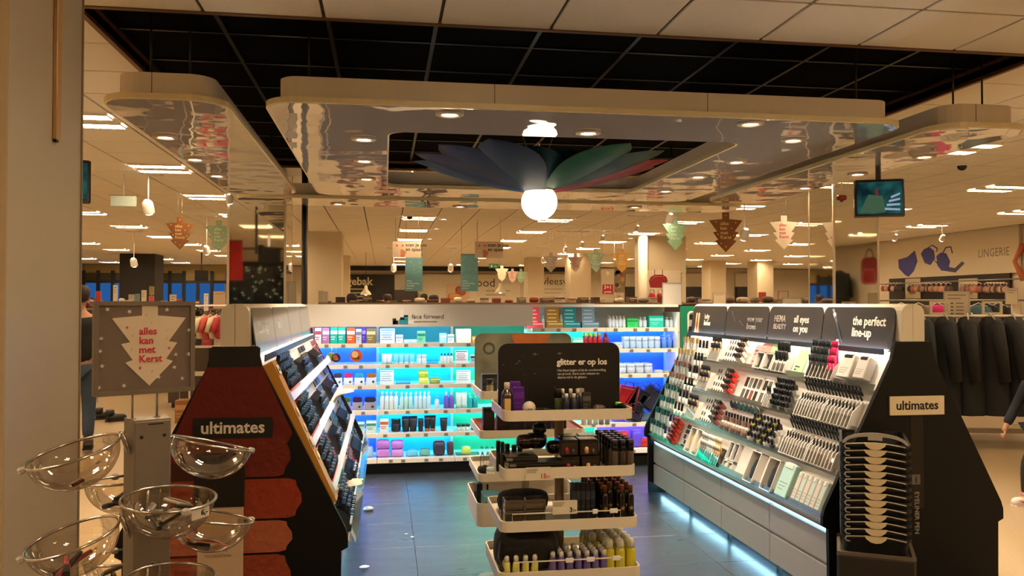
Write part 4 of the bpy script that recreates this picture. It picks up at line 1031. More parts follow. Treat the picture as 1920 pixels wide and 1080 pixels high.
# bottom row
for q in range(6):
    for k in range(3): stick('lipstick', '#a8321f', '#702018', on(MR, B0[0] + .56 + k * .032, RZ[0] + .02 + q * .032, .02, rx=R(60)), 'brick red lipstick stacked in the bottom row', 'brick red lipsticks', 'tier %s place %s' % (NUM[q + 1], NUM[k + 1]))
swboard(MR, B0[1] + .0, B0[1] + .14, RZ[0] + .015, RZ[0] + .21, 4, 5, DK, 'white board of black lash samples in the bottom row', None, False)
obox(MR, B0[1] + .16, B0[1] + .27, RZ[0] + .015, RZ[0] + .2, 'open display box with gold items in the bottom row', '#5a4c28', '#b89438')
obox(MR, B0[1] + .29, B0[1] + .40, RZ[0] + .015, RZ[0] + .2, 'open display box with beige sponges in the bottom row', '#8a8070', '#c8b890')
for k in range(3):
    u0 = B0[1] + .42 + k * .115
    rack(MR, u0, u0 + .108, RZ[0] + .012, RZ[0] + .14, 3, 'clear slotted box of %s in the bottom row' % ('silver tweezers', 'pale brushes', 'wooden sticks')[k], clear('#dfe6e4', 'box_acrylic', 1.6, .08))
    pencils_in(MR, u0, u0 + .108, RZ[0] + .012, 6, 'pencil', [['#8c8a86', '#6a6a68'], ['#c8ccca', '#b0b4b2'], ['#c8a878', '#a88454']][k], [['#c8c6c2'], ['#e0e0dc'], ['#d8c4a4']][k], ('silver tweezers', 'pale slim brush', 'wooden cosmetic stick')[k] + ' in the clear bottom row box', ('tweezers', 'slim brushes', 'cosmetic sticks')[k], 2)
for k in range(2): obox(MR, B0[2] + .10 + k * .075, B0[2] + .168 + k * .075, RZ[0] + .085, RZ[0] + .205, 'narrow white box with a black item, %s one of two' % ('first', 'second')[k], '#0f0e0e', '#060606', .03)
for k in range(2): obox(MR, B0[2] + .10 + k * .075, B0[2] + .168 + k * .075, RZ[0] + .012, RZ[0] + .078, 'short white box holding a pale mirror, %s one of two' % ('first', 'second')[k], '#4c4a46', '#d8d6d0', .03)
cardboard(MR, B0[2] + .27, B0[2] + .44, RZ[0] + .012, RZ[0] + .215, '#d4ccc0', 'blank beige board in the bottom row')
obox(MR, B0[2] + .47, B0[2] + .59, RZ[0] + .012, RZ[0] + .205, 'open box holding a black brush roll in the bottom row', '#7c766c', '#0a0909')
obox(MR, B0[3] + .0, B0[3] + .13, RZ[0] + .012, RZ[0] + .205, 'open grey box with a black belt in the bottom row', '#8e887c', '#131112')
packbox(MR, B0[3] + .24, RZ[0] + .02, .13, .19, .045, '#a8cfc8', '#d8d4c8', 'pale aqua sheet pack standing in the bottom row')
for k in range(6): packbox(MR, B0[3] + .35 + k * .05, RZ[0] + .02, .045, .17, .03, ['#c8c0b4', '#b8c8c0'][k % 2], '#d8d4cc', 'small %s packet by the end board, place %s' % (('beige', 'greenish')[k % 2], ['one', 'two', 'three', 'four', 'five', 'six'][k]))
# added glow strip and its hiding screen, put in to brighten the display faces
for side, t, s in ((1, gr, -1), (-1, gl, 1)):
    MB().b2((s * .096, GY0 + .03, 1.338), (s * .116, GY1 - .03, 1.345)).build('added_face_light', emis('#fff2e2', 20 if side > 0 else 8, 'added_face_glow_%d' % side), t)
    MB().b2((s * .118, GY0 + .03, 1.318), (s * .124, GY1 - .03, 1.348)).build('added_glow_screen', mat('#3a3c42', .4, name='glow_screen_paint'), t)

# ------------------------------------------------------------------ products on the left-hand makeup wall (seen at a slant)
cardboard(ML, -.008, .11, .20, .90, '#b8802c', 'golden yellow strip card along the edge of the lipstick wall', (), '#e8d8b0', .052)
k_ = thing('name_tag', 'small white tag at the head of the golden strip card', 'tag', on(ML, .055, .83, .055)); tg = MB().b2((-.035, -.002, 0), (.035, 0, .045)).build('tag', WHITE, k_); text('dark', .02, BLACK, tg, (0, -.0025, .015), .004, 'CENTER')
for k, v in enumerate((.62, .54, .47, .40)):
    mb = blob(MB(), (0, -.002, .02), (.06, .006, .045), 0, k, .2); o = mb.build('printed_blob', pcol('#d8c498'), None, on(ML, .05 + .01 * (k % 2), v, .053), label='pale cream swatch on the golden strip card, %s down' % ['first', 'second', 'third', 'fourth'][k], cat='swatch')
cl = ['#1b2230', '#20283a', '#151a26']
for r in (3, 2, 1, 0):
    v = RZ[r] + .012
    nmr = ORD[r]
    for b in range(3):
        u0 = .15 + b * .86
        rack(ML, u0, u0 + .42, v, v + .13, 10, '%s holder of the %s row on the lipstick wall' % (['front slotted', 'middle slotted', 'far slotted'][b], nmr))
        for q in range((4, 2, 1)[b]):
            for k in range(10 if b == 0 else 7):
                stick('lipstick', '#15181f', ['#3f6698', '#1c2028'][(q + k) % 2], on(ML, u0 + .021 + k * .042, v + .01 + q * .042, .024, rx=R(35)), 'black lipstick, %s holder, %s row, lipstick wall' % (['front', 'middle', 'far'][b], nmr), 'black lipsticks %s %d' % (nmr, b), 'tier %s place %s' % (NUM[q + 1], NUM[k + 1]))  # blue on alternate caps paints in the highlights of the black lipsticks
        swboard(ML, u0 + .44, u0 + .80, v, v + .19, 8, 4, [['#141824', '#1c2436'], ['#141824', '#c42c50', '#1c2436'], DK, ['#141824', '#2c3c54']][(r + b) % 4], '%s colour sample board, %s row of the lipstick wall' % (['front', 'middle', 'far'][b], nmr), None, False)
    if r < 3: pencils_in(ML, .13, .57, v + .165, 14, 'pencil', ['#c42c50', '#d8a08c'] if r < 3 else ['#16161a'], ['#0d0d10'], 'liner pencil over the front holder, %s row' % nmr, 'lip liners %s' % nmr, 1, -22)
# tissues sticking out and a clear side shield
for u, v, s, l in ((.42, .10, .17, 'white paper tissue sticking out low on the lipstick wall'), (1.75, .42, .24, 'white paper sheet sticking out halfway along the lipstick wall')):
    mb = MB(); n = 6; vs = []; fs = []
    for i in range(n + 1):
        for j in range(4): vs.append((s * (j / 3 - .5) * .8, -.02 - s * .75 * i / n, .03 + s * .25 * math.sin(i / n * 2.4) + .012 * math.sin(j * 2 + i)))
    for i in range(n):
        for j in range(3): fs.append((i * 4 + j, i * 4 + j + 1, i * 4 + 5 + j, i * 4 + 4 + j))
    k = len(vs); mb.add(vs, fs, 0, True); mb.add([(x, y, z - .002) for x, y, z in vs], [f[::-1] for f in fs], 0, True)
    mb.build('paper_tissue', mat('#d8cdb8', .8, name='paper'), None, on(ML, u, v), label=l, cat='tissue')
sh = thing('side_shield', 'clear upright plastic shield along the foot of the lipstick wall', 'shield', on(ML, 0, 0, .06))
MB().b2((.02, -.004, -.01), (LENG - .02, 0, .07)).build('sheet', ACRYL, sh)
MB().b2((.02, -.006, .068), (LENG - .02, .002, .076)).build('edge', mat('#cfe2ea', .1, name='acrylic_edge'), sh)
# ------------------------------------------------------------------ tiered display stands in the aisle
stand_m = mat('#ddd0b8', .4, noise=.02, name='stand_cream')
def tiered_stand(label, x0, x1, y0, y1, zs, sign, rim=.022, deep_last=.03):
    cx, cy = (x0 + x1) / 2, (y0 + y1) / 2
    t = thing('display_stand', label, 'display stand', (cx, cy, 0))
    MB().cyl((0, 0, .03), (0, 0, zs[0] - .01), .021, n=16).build('pole', mat('#a8937a', .4, .3, name='stand_pole'), t)
    MB().prism(rrect(x0 - cx + .03, y0 - cy + .03, x1 - cx - .03, y1 - cy - .03, .06, 5), 0, .03, axis='z').build('base', mat('#8d8478', .4, .4, name='stand_base'), t)
    for k, z in enumerate(zs):
        g = .0 + .008 * k; r_ = .035
        last = k == len(zs) - 1
        o_ = rrect(x0 - cx - g, y0 - cy - g, x1 - cx + g, y1 - cy + g, r_, 6); i_ = rrect(x0 - cx - g + .006, y0 - cy - g + .006, x1 - cx + g - .006, y1 - cy + g - .006, r_ - .005, 6)
        b = MB().prism(i_, z - .018, z - .008, axis='z').build('tray', stand_m, t)
        top = z + (deep_last if last else rim)
        MB().ring(o_, i_, z - .022, top).build('rim', stand_m, b)
    return t
ZA = [1.118, .882, .668, .455]
AX0, AX1, AY0, AY1 = .488, 1.042, 3.37, 3.80
sa = tiered_stand('cream four-tier display stand with the black glitter sign on top', AX0, AX1, AY0, AY1, ZA, None)
sb = tiered_stand('cream four-tier display stand standing behind the glitter stand', .505, 1.06, 4.32, 4.80, [1.10, .895, .672, .44], None, .02, .10)
MB().b2((AX0 - .765 + .012, -.20, ZA[0] - .008), (AX1 - .765 - .012, .18, ZA[0] - .004)).build('black_liner', mat('#161210', .35, name='liner_black'), sa)
def signboard(label, x0, x1, y, z0, z1, m):
    t = thing('sign_board', label, 'sign', ((x0 + x1) / 2, y, z0)); w, h = x1 - x0, z1 - z0
    b = MB().prism([(-w / 2, 0), (w / 2, 0)] + [p for p in rrect(-w / 2, 0, w / 2, h, .042, 6) if p[1] > h / 2], -.005, .005).build('board', m, t)
    return t, b, w, h
BS = mat('#14100e', .4, noise=.25, scale=9, name='sign_black')
sg, bb, w, h = signboard('black sign board with white glitter slogan on the aisle stand', .493, 1.04, 3.585, ZA[0] - .004, 1.407, BS)
text('glitter er op los', .0385, mat('#efe6d4', .5, name='ink_warmwhite'), bb, (-.012, -.0055, .197), .024, spacing=.95)
for k, s in enumerate(('Het feest begint al bij de voorbereiding', 'van je look. Eerst even relaxen en', 'daarna vol in de glitters.')):
    text(s, .0148, mat('#cfc6b6', .5, name='ink_warmwhite2'), bb, (-.010, -.0055, .168 - .0155 * k), .004, spacing=.95)
rn = random.Random(4)
for x, z, l, an in ((-.11, .245, .05, 4), (.0, .247, .045, -3), (-.18, .215, .03, 40), (-.19, .205, .025, -30), (-.25, .20, .02, 10), (-.155, .155, .012, 0), (-.11, .16, .022, 10), (-.165, .24, .012, 60), (-.02, .10, .02, 20), (.0, .092, .022, -25)):
    MB().prism([(p[0] * .7, p[1] * .3) for p in star_poly(l * .5, 4)], -.0062, -.005, M=T(x, 0, z, ry=R(an))).build('printed_sparkle', mat(['#6e6248', '#7a766a', '#5c3e26'][rn.randrange(3)], .4, name='sparkle%d' % rn.randrange(3)), bb)
GB = bpy.data.materials.new('green_grey_print'); GB.use_nodes = True
nt = GB.node_tree; bs = nt.nodes['Principled BSDF']; tc = nt.nodes.new('ShaderNodeTexCoord'); nz = nt.nodes.new('ShaderNodeTexNoise'); nz.inputs['Scale'].default_value = 5
cr_ = nt.nodes.new('ShaderNodeValToRGB'); e_ = cr_.color_ramp.elements
e_[0].position = .3; e_[0].color = (.045, .05, .035, 1); e_[1].position = .62; e_[1].color = (.16, .15, .10, 1); q = cr_.color_ramp.elements.new(.72); q.color = (.30, .11, .03, 1)
nt.links.new(tc.outputs['Object'], nz.inputs['Vector']); nt.links.new(nz.outputs['Fac'], cr_.inputs[0]); nt.links.new(cr_.outputs[0], bs.inputs['Base Color'])
sg2, bb2, w2, h2 = signboard('greenish sign board with an orange streak on the rear aisle stand', .512, 1.075, 4.70, 1.09, 1.412, GB)
MB().prism([(-.07, .30), (-.05, .26), (.08, .255), (.14, .27), (.16, .318), (-.06, .318)], -.0065, -.005).build('orange_print', mat('#96501c', .5, noise=.3, scale=12, name='orange_print'), bb2)
MB().ring([(x * 1.0, z) for x, z in rrect(-.235, .2, -.165, .27, .034, 6)], rrect(-.222, .213, -.178, .257, .02, 6), -.0062, -.005, axis='y').build('printed_ring', mat('#2e342a', .5, name='ring_print'), bb2)

def tag_(x, y, z, w, h, price, col, label):
    t = thing('price_card', label, 'price card', (x, y, z))
    b = MB().prism(rrect(-w / 2, -h / 2, w / 2, h / 2, .003, 2), -.002, .002).build('card', mat('#d8ccb2', .4, name='card_cream'), t)
    text(price, h * .5, col, b, (w * .46, -.0025, -h * .36), .012, 'RIGHT')
    for k in range(3): MB().b2((-w * .46, -.0028, h * (.32 - .11 * k)), (-w * .46 + w * (.46 - .05 * k), -.002, h * (.37 - .11 * k))).build('printed_line', mat('#8f8672', .5, name='ink_beige'), b)
    MB().b2((-w * .1, .002, -h * .4), (w * .1, .012, -h * .1)).build('clip', ACRYL, t)
REDI = mat('#b8341c', .5, name='ink_red')
p = at_y(1009, 888, AY0 - .03); tag_(p.x, p.y, p.z, .105, .052, '15:-', REDI, 'beige price card reading fifteen in red on the stand')
p = at_y(1059, 951, AY0 - .006); tag_(p.x, p.y, p.z, .105, .056, '3:-', BLACK, 'beige price card reading three in black on the stand')

def ax(px, Y=AY0 + .06): return at_y(px, 760, Y).x
def aprod(kind, px0, px1, ytop, Y, z, c1, c2, label, d=None, group=None, m1=None, name=None):
    X0, X1 = at_y(px0, ytop, Y).x, at_y(px1, ytop, Y).x
    h = at_y((px0 + px1) / 2, ytop, Y).z - z
    return product(kind, X1 - X0, h, d or (X1 - X0), c1, c2, label, ((X0 + X1) / 2, Y, z), group, m1, name=name)
z1 = ZA[0] - .0035
# top tier
gb = aprod('bottle', 940, 961, 717, AY0 + .07, z1, '#b89a6c', '#d8d0c0', 'clear gold bottle with a silvery cap on the glitter stand', m1=clear('#e8d8b0', 'gold_glass', 2.2))
MB().lathe([(.017, .0), (.018, .004), (.018, .055), (.01, .062)], 12).build('gold_filling', mat('#b08a44', .3, .3, noise=.3, scale=200, name='gold_glitter'), gb, (0, 0, .006))
MB().b2((-.013, -.0245, .015), (.013, -.0235, .07)).build('label', mat('#d0b070', .4, name='gold_label'), gb)
aprod('carton', 962, 982, 725, AY0 + .08, z1, '#4a1478', '#5c2490', 'purple carton beside the gold bottle', .035); aprod('carton', 956, 975, 715, AY0 + .135, z1, '#54188a', '#6a30a0', 'purple carton standing behind the gold bottle', .035)
p = at_y(992, 766, AY0 + .06); o = thing('bath_ball', 'white ball with dark stripes on the glitter stand', 'ball', (p.x, p.y, z1))
MB().lathe([(.028 * math.cos(R(a)), .029 + .028 * math.sin(R(a))) for a in range(-89, 90, 16)], 18).build('ball', mat('#d8ccbc', .5, name='ball_white'), o)
for k in range(3): MB().tube([(.0285 * math.cos(R(-25 + k * 11)) * math.sin(R(a)), -.0285 * math.cos(R(-25 + k * 11)) * math.cos(R(a)), .029 + .0285 * math.sin(R(-25 + k * 11))) for a in range(-40 + k * 10, 30, 10)], .0012, 4).build('stripe', BLACK, o)
p = at_y(1018, 770, AY0 + .07); o = thing('hair_band', 'thin black hair band lying beside the white ball', 'hair band', (p.x, p.y, z1))
MB().tube([(.05 * math.cos(R(a)), .028 * math.sin(R(a)), .008 + .012 * math.sin(R(a))) for a in range(-20, 200, 15)], .004, 6).build('band', BLACK, o); MB().cbox((.02, .028, .018), (.02, .01, .008), .002).build('bow', mat('#6a5a4c', .4, name='bow_brown'), o)
gg = aprod('jar', 1039, 1053, 729, AY0 + .08, z1, '#38481c', '#16140f', 'olive green bottle with a black lid on the glitter stand'); MB().lathe([(.0155, .001), (.0158, .001), (.0158, .016), (.0155, .017)], 14).build('blue_label', mat('#3c3c8c', .4, name='label_blue'), gg)
for px, dy, t_ in ((1062, .05, 'front, first'), (1076, .05, 'front, second'), (1055, .09, 'rear, first'), (1070, .09, 'rear, second'), (1083, .09, 'rear, third')):
    b = aprod('bottle', px - 6.5, px + 6.5, 738 if dy < .06 else 729, AY0 + dy, z1, '#1d1a30', '#e4dccc', 'small dark bottle with a cream cap in the %s of the bottle cluster' % t_, group='cream capped bottles %s' % t_)
    MB().lathe([(.0125, .012), (.0148, .0121), (.0148, .026), (.0125, .0261)], 12).build('label', mat('#a08a60' if dy > .06 else '#343080', .4), b)
aprod('carton', 1082, 1094, 728, AY0 + .12, z1, '#9a8f7e', '#c0b6a4', 'grey beige carton behind the cream capped bottles', .03); aprod('carton', 1091, 1107, 735, AY0 + .07, z1, '#2a2824', '#52504a', 'dark grey flat pack with a shiny picture', .02)
gm = mat('#0c3010', .12, .8, noise=.6, scale=60, name='green_foil')
p = at_y(1158, 760, AY0 + .05); o = thing('glitter_mask', 'shiny green and black glitter mask at the stand corner', 'mask', (p.x, p.y, z1))
blob(MB(), (0, 0, .014), (.085, .04, .028), 0, 3, .1).build('base', BLACKG, o); blob(MB(), (.005, -.002, .032), (.062, .034, .026), 0, 5, .25).build('foil', gm, o); blob(MB(), (.0, -.006, .043), (.03, .016, .014), 0, 8, .3).build('shine', mat('#9ad870', .1, .6, name='foil_light'), o)
p = at_y(1122, 765, AY0 + .08); o = thing('eye_mask', 'small crumpled brown packet between dark pack and green mask', 'packet', (p.x, p.y, z1)); blob(MB(), (0, 0, .018), (.05, .05, .036), 0, 9, .3).build('wrap', mat('#5c5248', .3, .3, bump=.5, scale=80, name='foil_brown'), o); MB().prism(rrect(-.02, .0, .02, .02, .003, 2), -.028, -.026).build('label', mat('#8a8070', .4, name='label_beige'), o)
p = at_y(1128, 775, AY0 + .03); product('tray', .05, .006, .025, '#e8e0d4', '#fff', 'small flat white card at the front of the glitter stand', (p.x, p.y, z1))
# second tier
z2 = ZA[1] - .008
for k, px in enumerate((934, 942)): aprod('jar', px - 4, px + 4, 826 + 2 * k, AY0 + .10 - .03 * k, z2, '#14110f', '#0c0b0a', 'slim black spray bottle at the edge of the second tier, %s one' % ('outer', 'inner')[k])
for k, (px, py) in enumerate(((951, 832), (964, 834), (975, 836))): aprod('jar', px - 5, px + 5, py, AY0 + .22, z2, '#3a3630', '#171411', 'small dark jar behind the flat boxes of the second tier, %s' % NTH[k], group='small dark jars')
bx = [(945, 1000, .0, .0), (952, 1058, .0, .024), (948, 1056, .0, .0)]
for k, (x0, x1, z, yy, dd) in enumerate(((950, 1056, 0, AY0 + .07, .10), (951, 1058, .024, AY0 + .075, .10), (944, 1004, .048, AY0 + .09, .12))):
    a0, b0 = at_y(x0, 860, yy).x, at_y(x1, 860, yy).x
    o = thing('flat_box', 'flat black gift box, %s of the second tier pile' % ('lowest', 'middle', 'topmost')[k], 'box', ((a0 + b0) / 2, yy, z2 + z))
    MB().cbox((0, 0, .012), (b0 - a0, dd, .0235), .002).build('body', mat('#15110f', .2, name='box_black'), o); MB().b2((-(b0 - a0) / 2 + .004, -dd / 2 - .0012, .006), (-(b0 - a0) / 2 + .03, -dd / 2, .018)).build('label', mat('#6a6460', .3, name='label_grey'), o)
    MB().b2((-(b0 - a0) / 2, -dd / 2 - .0008, .0125), ((b0 - a0) / 2, -dd / 2, .0135)).build('lid_edge', mat('#4c443c', .3, name='lid_edge'), o)
for k, (px, py, s, l) in enumerate(((1012, 803, .055, 'shiny dark green pouch topmost on the second tier'), (985, 828, .075, 'shiny dark maroon rolled pouch on the flat boxes'), (1005, 826, .085, 'black glossy pouch lying before the pole'), (1040, 838, .07, 'black cosmetic bag beside the pole'))):
    p = at_y(px, py, AY0 + .16); zb = p.z - s * .42
    o = thing('shiny_pouch', l, 'pouch', (p.x, p.y, max(z2 + .05 if k < 3 else z2, zb)))
    blob(MB(), (0, 0, s * .42), (s * 1.2, s * .8, s * .85), 0, k, .16).build('body', mat(['#0c1c14', '#2a1210', '#0d0c0d', '#0b0a0b'][k], .16, bump=.3, scale=14), o); MB().tube([(-s * .4, -s * .2, s * .78), (0, -s * .22, s * .84), (s * .4, -s * .2, s * .78)], .003, 5).build('zip', mat('#3c3830', .3, .6, name='zip_dark'), o)
cs = mat('#171310', .2, noise=.05, name='case_black')
for r_ in range(2):
    for k in range(4):
        px = 1066 + (k % 2) * 37 - r_ * 3
        yy = AY0 + .08 + (k // 2) * .10
        hh = .066; x = at_y(px, 850, yy).x
        o = thing('window_box', 'black gift box with a clear window, %s layer, %s column, %s' % (('lower', 'upper')[r_], ('first', 'second')[k % 2], ('front', 'rear')[k // 2]), 'box', (x, yy, z2 + r_ * .068))
        MB().cbox((0, 0, hh / 2), (.080, .085, hh), .002).build('body', cs, o)
        if k < 2:
            MB().b2((-.034, -.0445, .006), (.034, -.0425, .052)).build('window', mat('#2c211a', .1, name='window_brown'), o)
            MB().lathe([(.009, 0), (.009, .018), (.006, .026)], 10).build('red_bottle' if k == 0 else 'cream_bottle', mat('#8c1c1c' if k == 0 else '#d8a878', .3), o, (-.012, -.048, .010))
            MB().lathe([(.006, 0), (.006, .018)], 10).build('small_bottle', mat('#4a4038', .3, name='bottle_dark'), o, (.016, -.048, .010))
for c in range(3):
    for q in range(6):
        px = 1153 + c * 15
        yy = AY0 + .035 + q * .055
        x = at_y(1153 + c * 14.5, 850, AY0 + .035).x
        o = thing('shower_tube', 'tall black tube, column %s, place %s from the second tier front' % (('one', 'two', 'three')[c], ('one', 'two', 'three', 'four', 'five', 'six')[q]), 'bottle', (x, yy, z2), None)
        MB().lathe([(.0135, 0), (.0145, .003), (.0145, .082), (.0135, .084)], 12).build('body', mat(['#4a4238', '#3a302a', '#54463c'][c], .15, name='tube_body_%d' % c), o)
        MB().lathe([(.0150, .085), (.0150, .104), (.0135, .106), (.0150, .108), (.0150, .128), (.012, .131)], 12).build('cap', mat('#100e0e', .25, name='cap_black'), o)
        if q == 0: MB().prism(star_poly(.008), -.0155, -.0135, M=T(0, 0, .014)).build('printed_star', mat('#b09468', .4, name='star_print'), o)
# third tier
z3 = ZA[2] - .008
p0, p1 = at_y(932, 930, AY0 + .2), at_y(1030, 930, AY0 + .2)
o = thing('black_towel', 'black fluffy cloth bundle on the third tier', 'cloth', ((p0.x + p1.x) / 2, AY0 + .20, z3)); blob(MB(), (0, 0, .055), (p1.x - p0.x, .16, .115), 0, 2, .14, 16, 9).build('bundle', mat('#0c0a0a', .9, bump=.8, scale=120, name='black_fluff'), o); MB().tube([(-.07, -.07, .08), (0, -.085, .095), (.07, -.07, .08)], .004, 5).build('ribbon', mat('#1c1a1a', .3, name='ribbon'), o)
sg_ = mat('#7e7a72', .15, .6, noise=.2, scale=12, name='silver_box')
for k, (x0, x1, yt, dy, zz) in enumerate(((947, 984, 958, .05, 0), (985, 1023, 958, .05, 0), (947, 984, 935, .055, .05), (985, 1023, 935, .055, .05), (940, 972, 933, .16, .0))):
    a0, b0 = at_y(x0, 950, AY0 + dy).x, at_y(x1, 950, AY0 + dy).x; w = b0 - a0
    o = thing('mirror_box', 'silvery glass trinket box on the third tier, %s' % ('lower first', 'lower second', 'upper first', 'upper second', 'rear one')[k], 'box', ((a0 + b0) / 2, AY0 + dy + .04, z3 + zz))
    MB().cbox((0, 0, .0245), (w * .97, .075, .049), .002).build('body', clear('#d8d4ca', 'smoked_box', 2.4, .06), o); MB().b2((-w * .40, -.03, .008), (w * .40, .03, .030)).build('metal_inlay', sg_, o)
    f_ = MB(); 
    for zz_ in (.002, .047):
        for yy_ in (-.038, .038): f_.b2((-w * .485, yy_ - .0015, zz_ - .0015), (w * .485, yy_ + .0015, zz_ + .0015))
    for sx_ in (-1, 1):
        for yy_ in (-.038, .038): f_.b2((sx_ * w * .485 - .0015, yy_ - .0015, .002), (sx_ * w * .485 + .0015, yy_ + .0015, .047))
    f_.build('metal_frame', mat('#a39a88', .25, .9, name='brass_grey'), o)
for k, px in enumerate((1074, 1083, 1092, 1101, 1110)):
    for q in range(3): aprod('carton', px - 4.2, px + 4.2, 905, AY0 + .05 + .06 * q, z3, '#14141c', '#30343c' if k < 4 else '#20304c', 'slim blue-black pack in the third tier, column %s row %s' % (NUM[k + 1], NUM[q + 1]), .03, 'blue-black packs of the third tier')
for c in range(5):
    for q in range(5):
        if c in (0, 2) and q == 0: continue
        x = at_y(1118 + c * 16, 930, AY0 + .05).x; yy = AY0 + .05 + q * .06
        if q == 0 and c == 1: pass
        o = thing('star_bottle', 'black bottle with copper cap, column %s, place %s from the third tier front' % (('one', 'two', 'three', 'four', 'five')[c], ('one', 'two', 'three', 'four', 'five')[q]), 'bottle', (x, yy, z3))
        MB().lathe([(.0145, 0), (.0155, .004), (.0155, .105), (.009, .118), (.008, .120)], 12).build('body', mat('#14100f', .2, name='bottle_black'), o)
        MB().lathe([(.0095, .119), (.0098, .148), (.0085, .150)], 12).build('cap', mat('#8a5424', .25, .7, name='copper_cap'), o)
        if q < 2: MB().prism(star_poly(.0115), -.0165, -.0145, M=T(0, 0, .055)).build('printed_star', mat('#a87c3c', .35, .4, name='copper_print'), o)
wm = mat('#d8d0c0', .3, .3, name='white_wire')
for tier, zz, L_ in ((2, ZA[2] + .045, .24), (3, ZA[3] + .06, .25)):
    MB().tube([(-L_ + (.0 if tier == 2 else .03), AY0 - (AY0 + AY1) / 2 + .012, ZA[tier]), (-L_ + (.0 if tier == 2 else .03), AY0 - (AY0 + AY1) / 2 + .012, zz), (L_ - .02, AY0 - (AY0 + AY1) / 2 + .012, zz), (L_ - .02, AY0 - (AY0 + AY1) / 2 + .012, ZA[tier])], .003, 6).build('wire_rail', wm, sa)
    for px in ((.11, .19) if tier == 2 else (.0, .09, .2)):
        MB().cbox((px, AY0 - (AY0 + AY1) / 2 + .008, zz), (.035 if px != .11 else .022, .006, .02), .002).build('ticket_clip', WHITE, sa)
# bottom tier
z4 = ZA[3] - .008
p0, p1 = at_y(925, 1020, AY0 + .18), at_y(1046, 1020, AY0 + .18)
o = thing('black_bag', 'large black toiletry bag heaped on the bottom tier', 'bag', ((p0.x + p1.x) / 2 - .01, AY0 + .17, z4 + .0)); blob(MB(), (0, 0, .10), (p1.x - p0.x, .24, .20), 0, 12, .12, 16, 9, 2.4).build('body', mat('#0a090a', .6, bump=.5, scale=40, name='bag_black'), o)
MB().tube([(-.11, -.08, .15), (-.13, -.13, .08), (-.11, -.14, .03)], .006, 6).build('strap', mat('#26221f', .5, name='strap_black'), o)
WC = mat('#ddd8cc', .3, name='bottle_cap_white')
def small_bottle(x, y, z, s, c, label, group=None):
    k = ('sb', s, c)
    if k not in PM:
        PM[k] = (MB().lathe([(.0135 * s, 0), (.0145 * s, .004), (.0145 * s, .055 * s), (.011 * s, .062 * s), (.008 * s, .064 * s)], 12).mesh('body', mat(c, .2, noise=.05)), MB().lathe([(.0105 * s, .063 * s), (.0105 * s, .08 * s), (.007 * s, .087 * s)], 12).mesh('cap', WC if s < 1.5 else mat('#e2dfc4', .3, name='cap_yellowish')))
    o = link('lotion_bottle', PM[k][0], None, (x, y, z), label, 'bottle', group); link('cap', PM[k][1], o)
n5 = ('one', 'two', 'three', 'four', 'five', 'six', 'seven')
for c in range(4):
    for q in range(4): small_bottle(at_y(950 + c * 17.5, 1050, AY0 + .05).x, AY0 + .045 + q * .034, z4, 1.0, '#cfc86a', 'small yellow bottle with white cap, column %s, row %s of the bottom tier' % (n5[c], n5[q]))
for c in range(7):
    for q in range(4): small_bottle(at_y(1036 + c * 16, 1050, AY0 + .05).x, AY0 + .045 + q * .034, z4 + .01, 1.0, '#6c5c94', 'small lilac bottle with white cap, column %s, row %s of the bottom tier' % (n5[c], n5[q]))
for c in range(4):
    for q in range(6): 
        if c == 0 and q < 2: continue
        small_bottle(at_y(1122 + c * 20, 1050, AY0 + .06).x, AY0 + .055 + q * .052, z4, 1.55, '#c4b832', 'large yellow bottle, column %s, row %s of the bottom tier' % (n5[c], n5[q]))
# rear stand goods (its four trays peek out beside the front stand)
def bp_(kind, px0, px1, ytop, Y, z, c1, c2, label, d=None, m1=None):
    return aprod(kind, px0, px1, ytop, Y, z, c1, c2, label, d, None, m1)
bp_('carton', 903, 931, 700, 4.40, 1.092, '#20201e', '#3c3a34', 'black open frame box on the rear stand top tier', .06); bp_('jar', 912, 925, 710, 4.36, 1.092, '#8a8060', '#141210', 'squat perfume jar on the rear stand top tier')
rl = MB().b2((.52, 4.335, .888), (1.05, 4.78, .905)); rl.build('red_tray_liner', mat('#8c0f1a', .35, name='red_liner'), sb, (-.7825, -4.56, 0))
for k, (x0, x1) in enumerate(((905, 926), (931, 956), (958, 982), (985, 1006), (1008, 1032), (1036, 1060))): bp_('carton', x0, x1, 764 if k == 0 else 772, 4.42, .906, '#160f0e', '#2a1a18', 'dark brown carton in the red tray, %s from the aisle' % n5[k], .06)
for k in range(5): bp_('bottle', 1090 + k * 11, 1099 + k * 11, 775, 4.5, .906, '#d8e0d0' if k < 3 else '#a09880', '#f0f0ea', 'slim pale bottle in the red tray, %s' % n5[k])
o = thing('sponge', 'dark brown bath sponge on the rear stand third tier', 'sponge', (at_y(908, 868, 4.42).x, 4.42, .664)); blob(MB(), (0, 0, .027), (.075, .06, .05), 0, 3, .2).build('sponge', mat('#1a1310', .9, bump=.8, scale=90, name='sponge_brown'), o); MB().tube([(-.02, -.02, .05), (0, -.03, .065), (.02, -.02, .05)], .002, 5).build('loop', WHITE, o)
bp_('jar', 912, 928, 876, 4.36, .664, '#d0e4d8', '#e8f0ec', 'pale green jar on the rear stand third tier'); bp_('jar', 930, 942, 880, 4.37, .664, '#e0e4e0', '#f4f4f2', 'white jar next to the pale green jar'); 
for k in range(4): bp_('pump', 900 + k * 10, 909 + k * 10, 838, 4.55, .664, '#d8e0e0', '#c8d4d8', 'clear dispenser bottle on the rear stand, %s' % n5[k], m1=ACRYL)
bp_('carton', 905, 935, 925, 4.42, .432, '#6fa8a8', '#3c6868', 'teal glass-look box in the rear stand lower bin', .16); bp_('carton', 893, 903, 905, 4.55, .432, '#16181a', '#2c2c2c', 'black pack in the rear stand lower bin', .05)
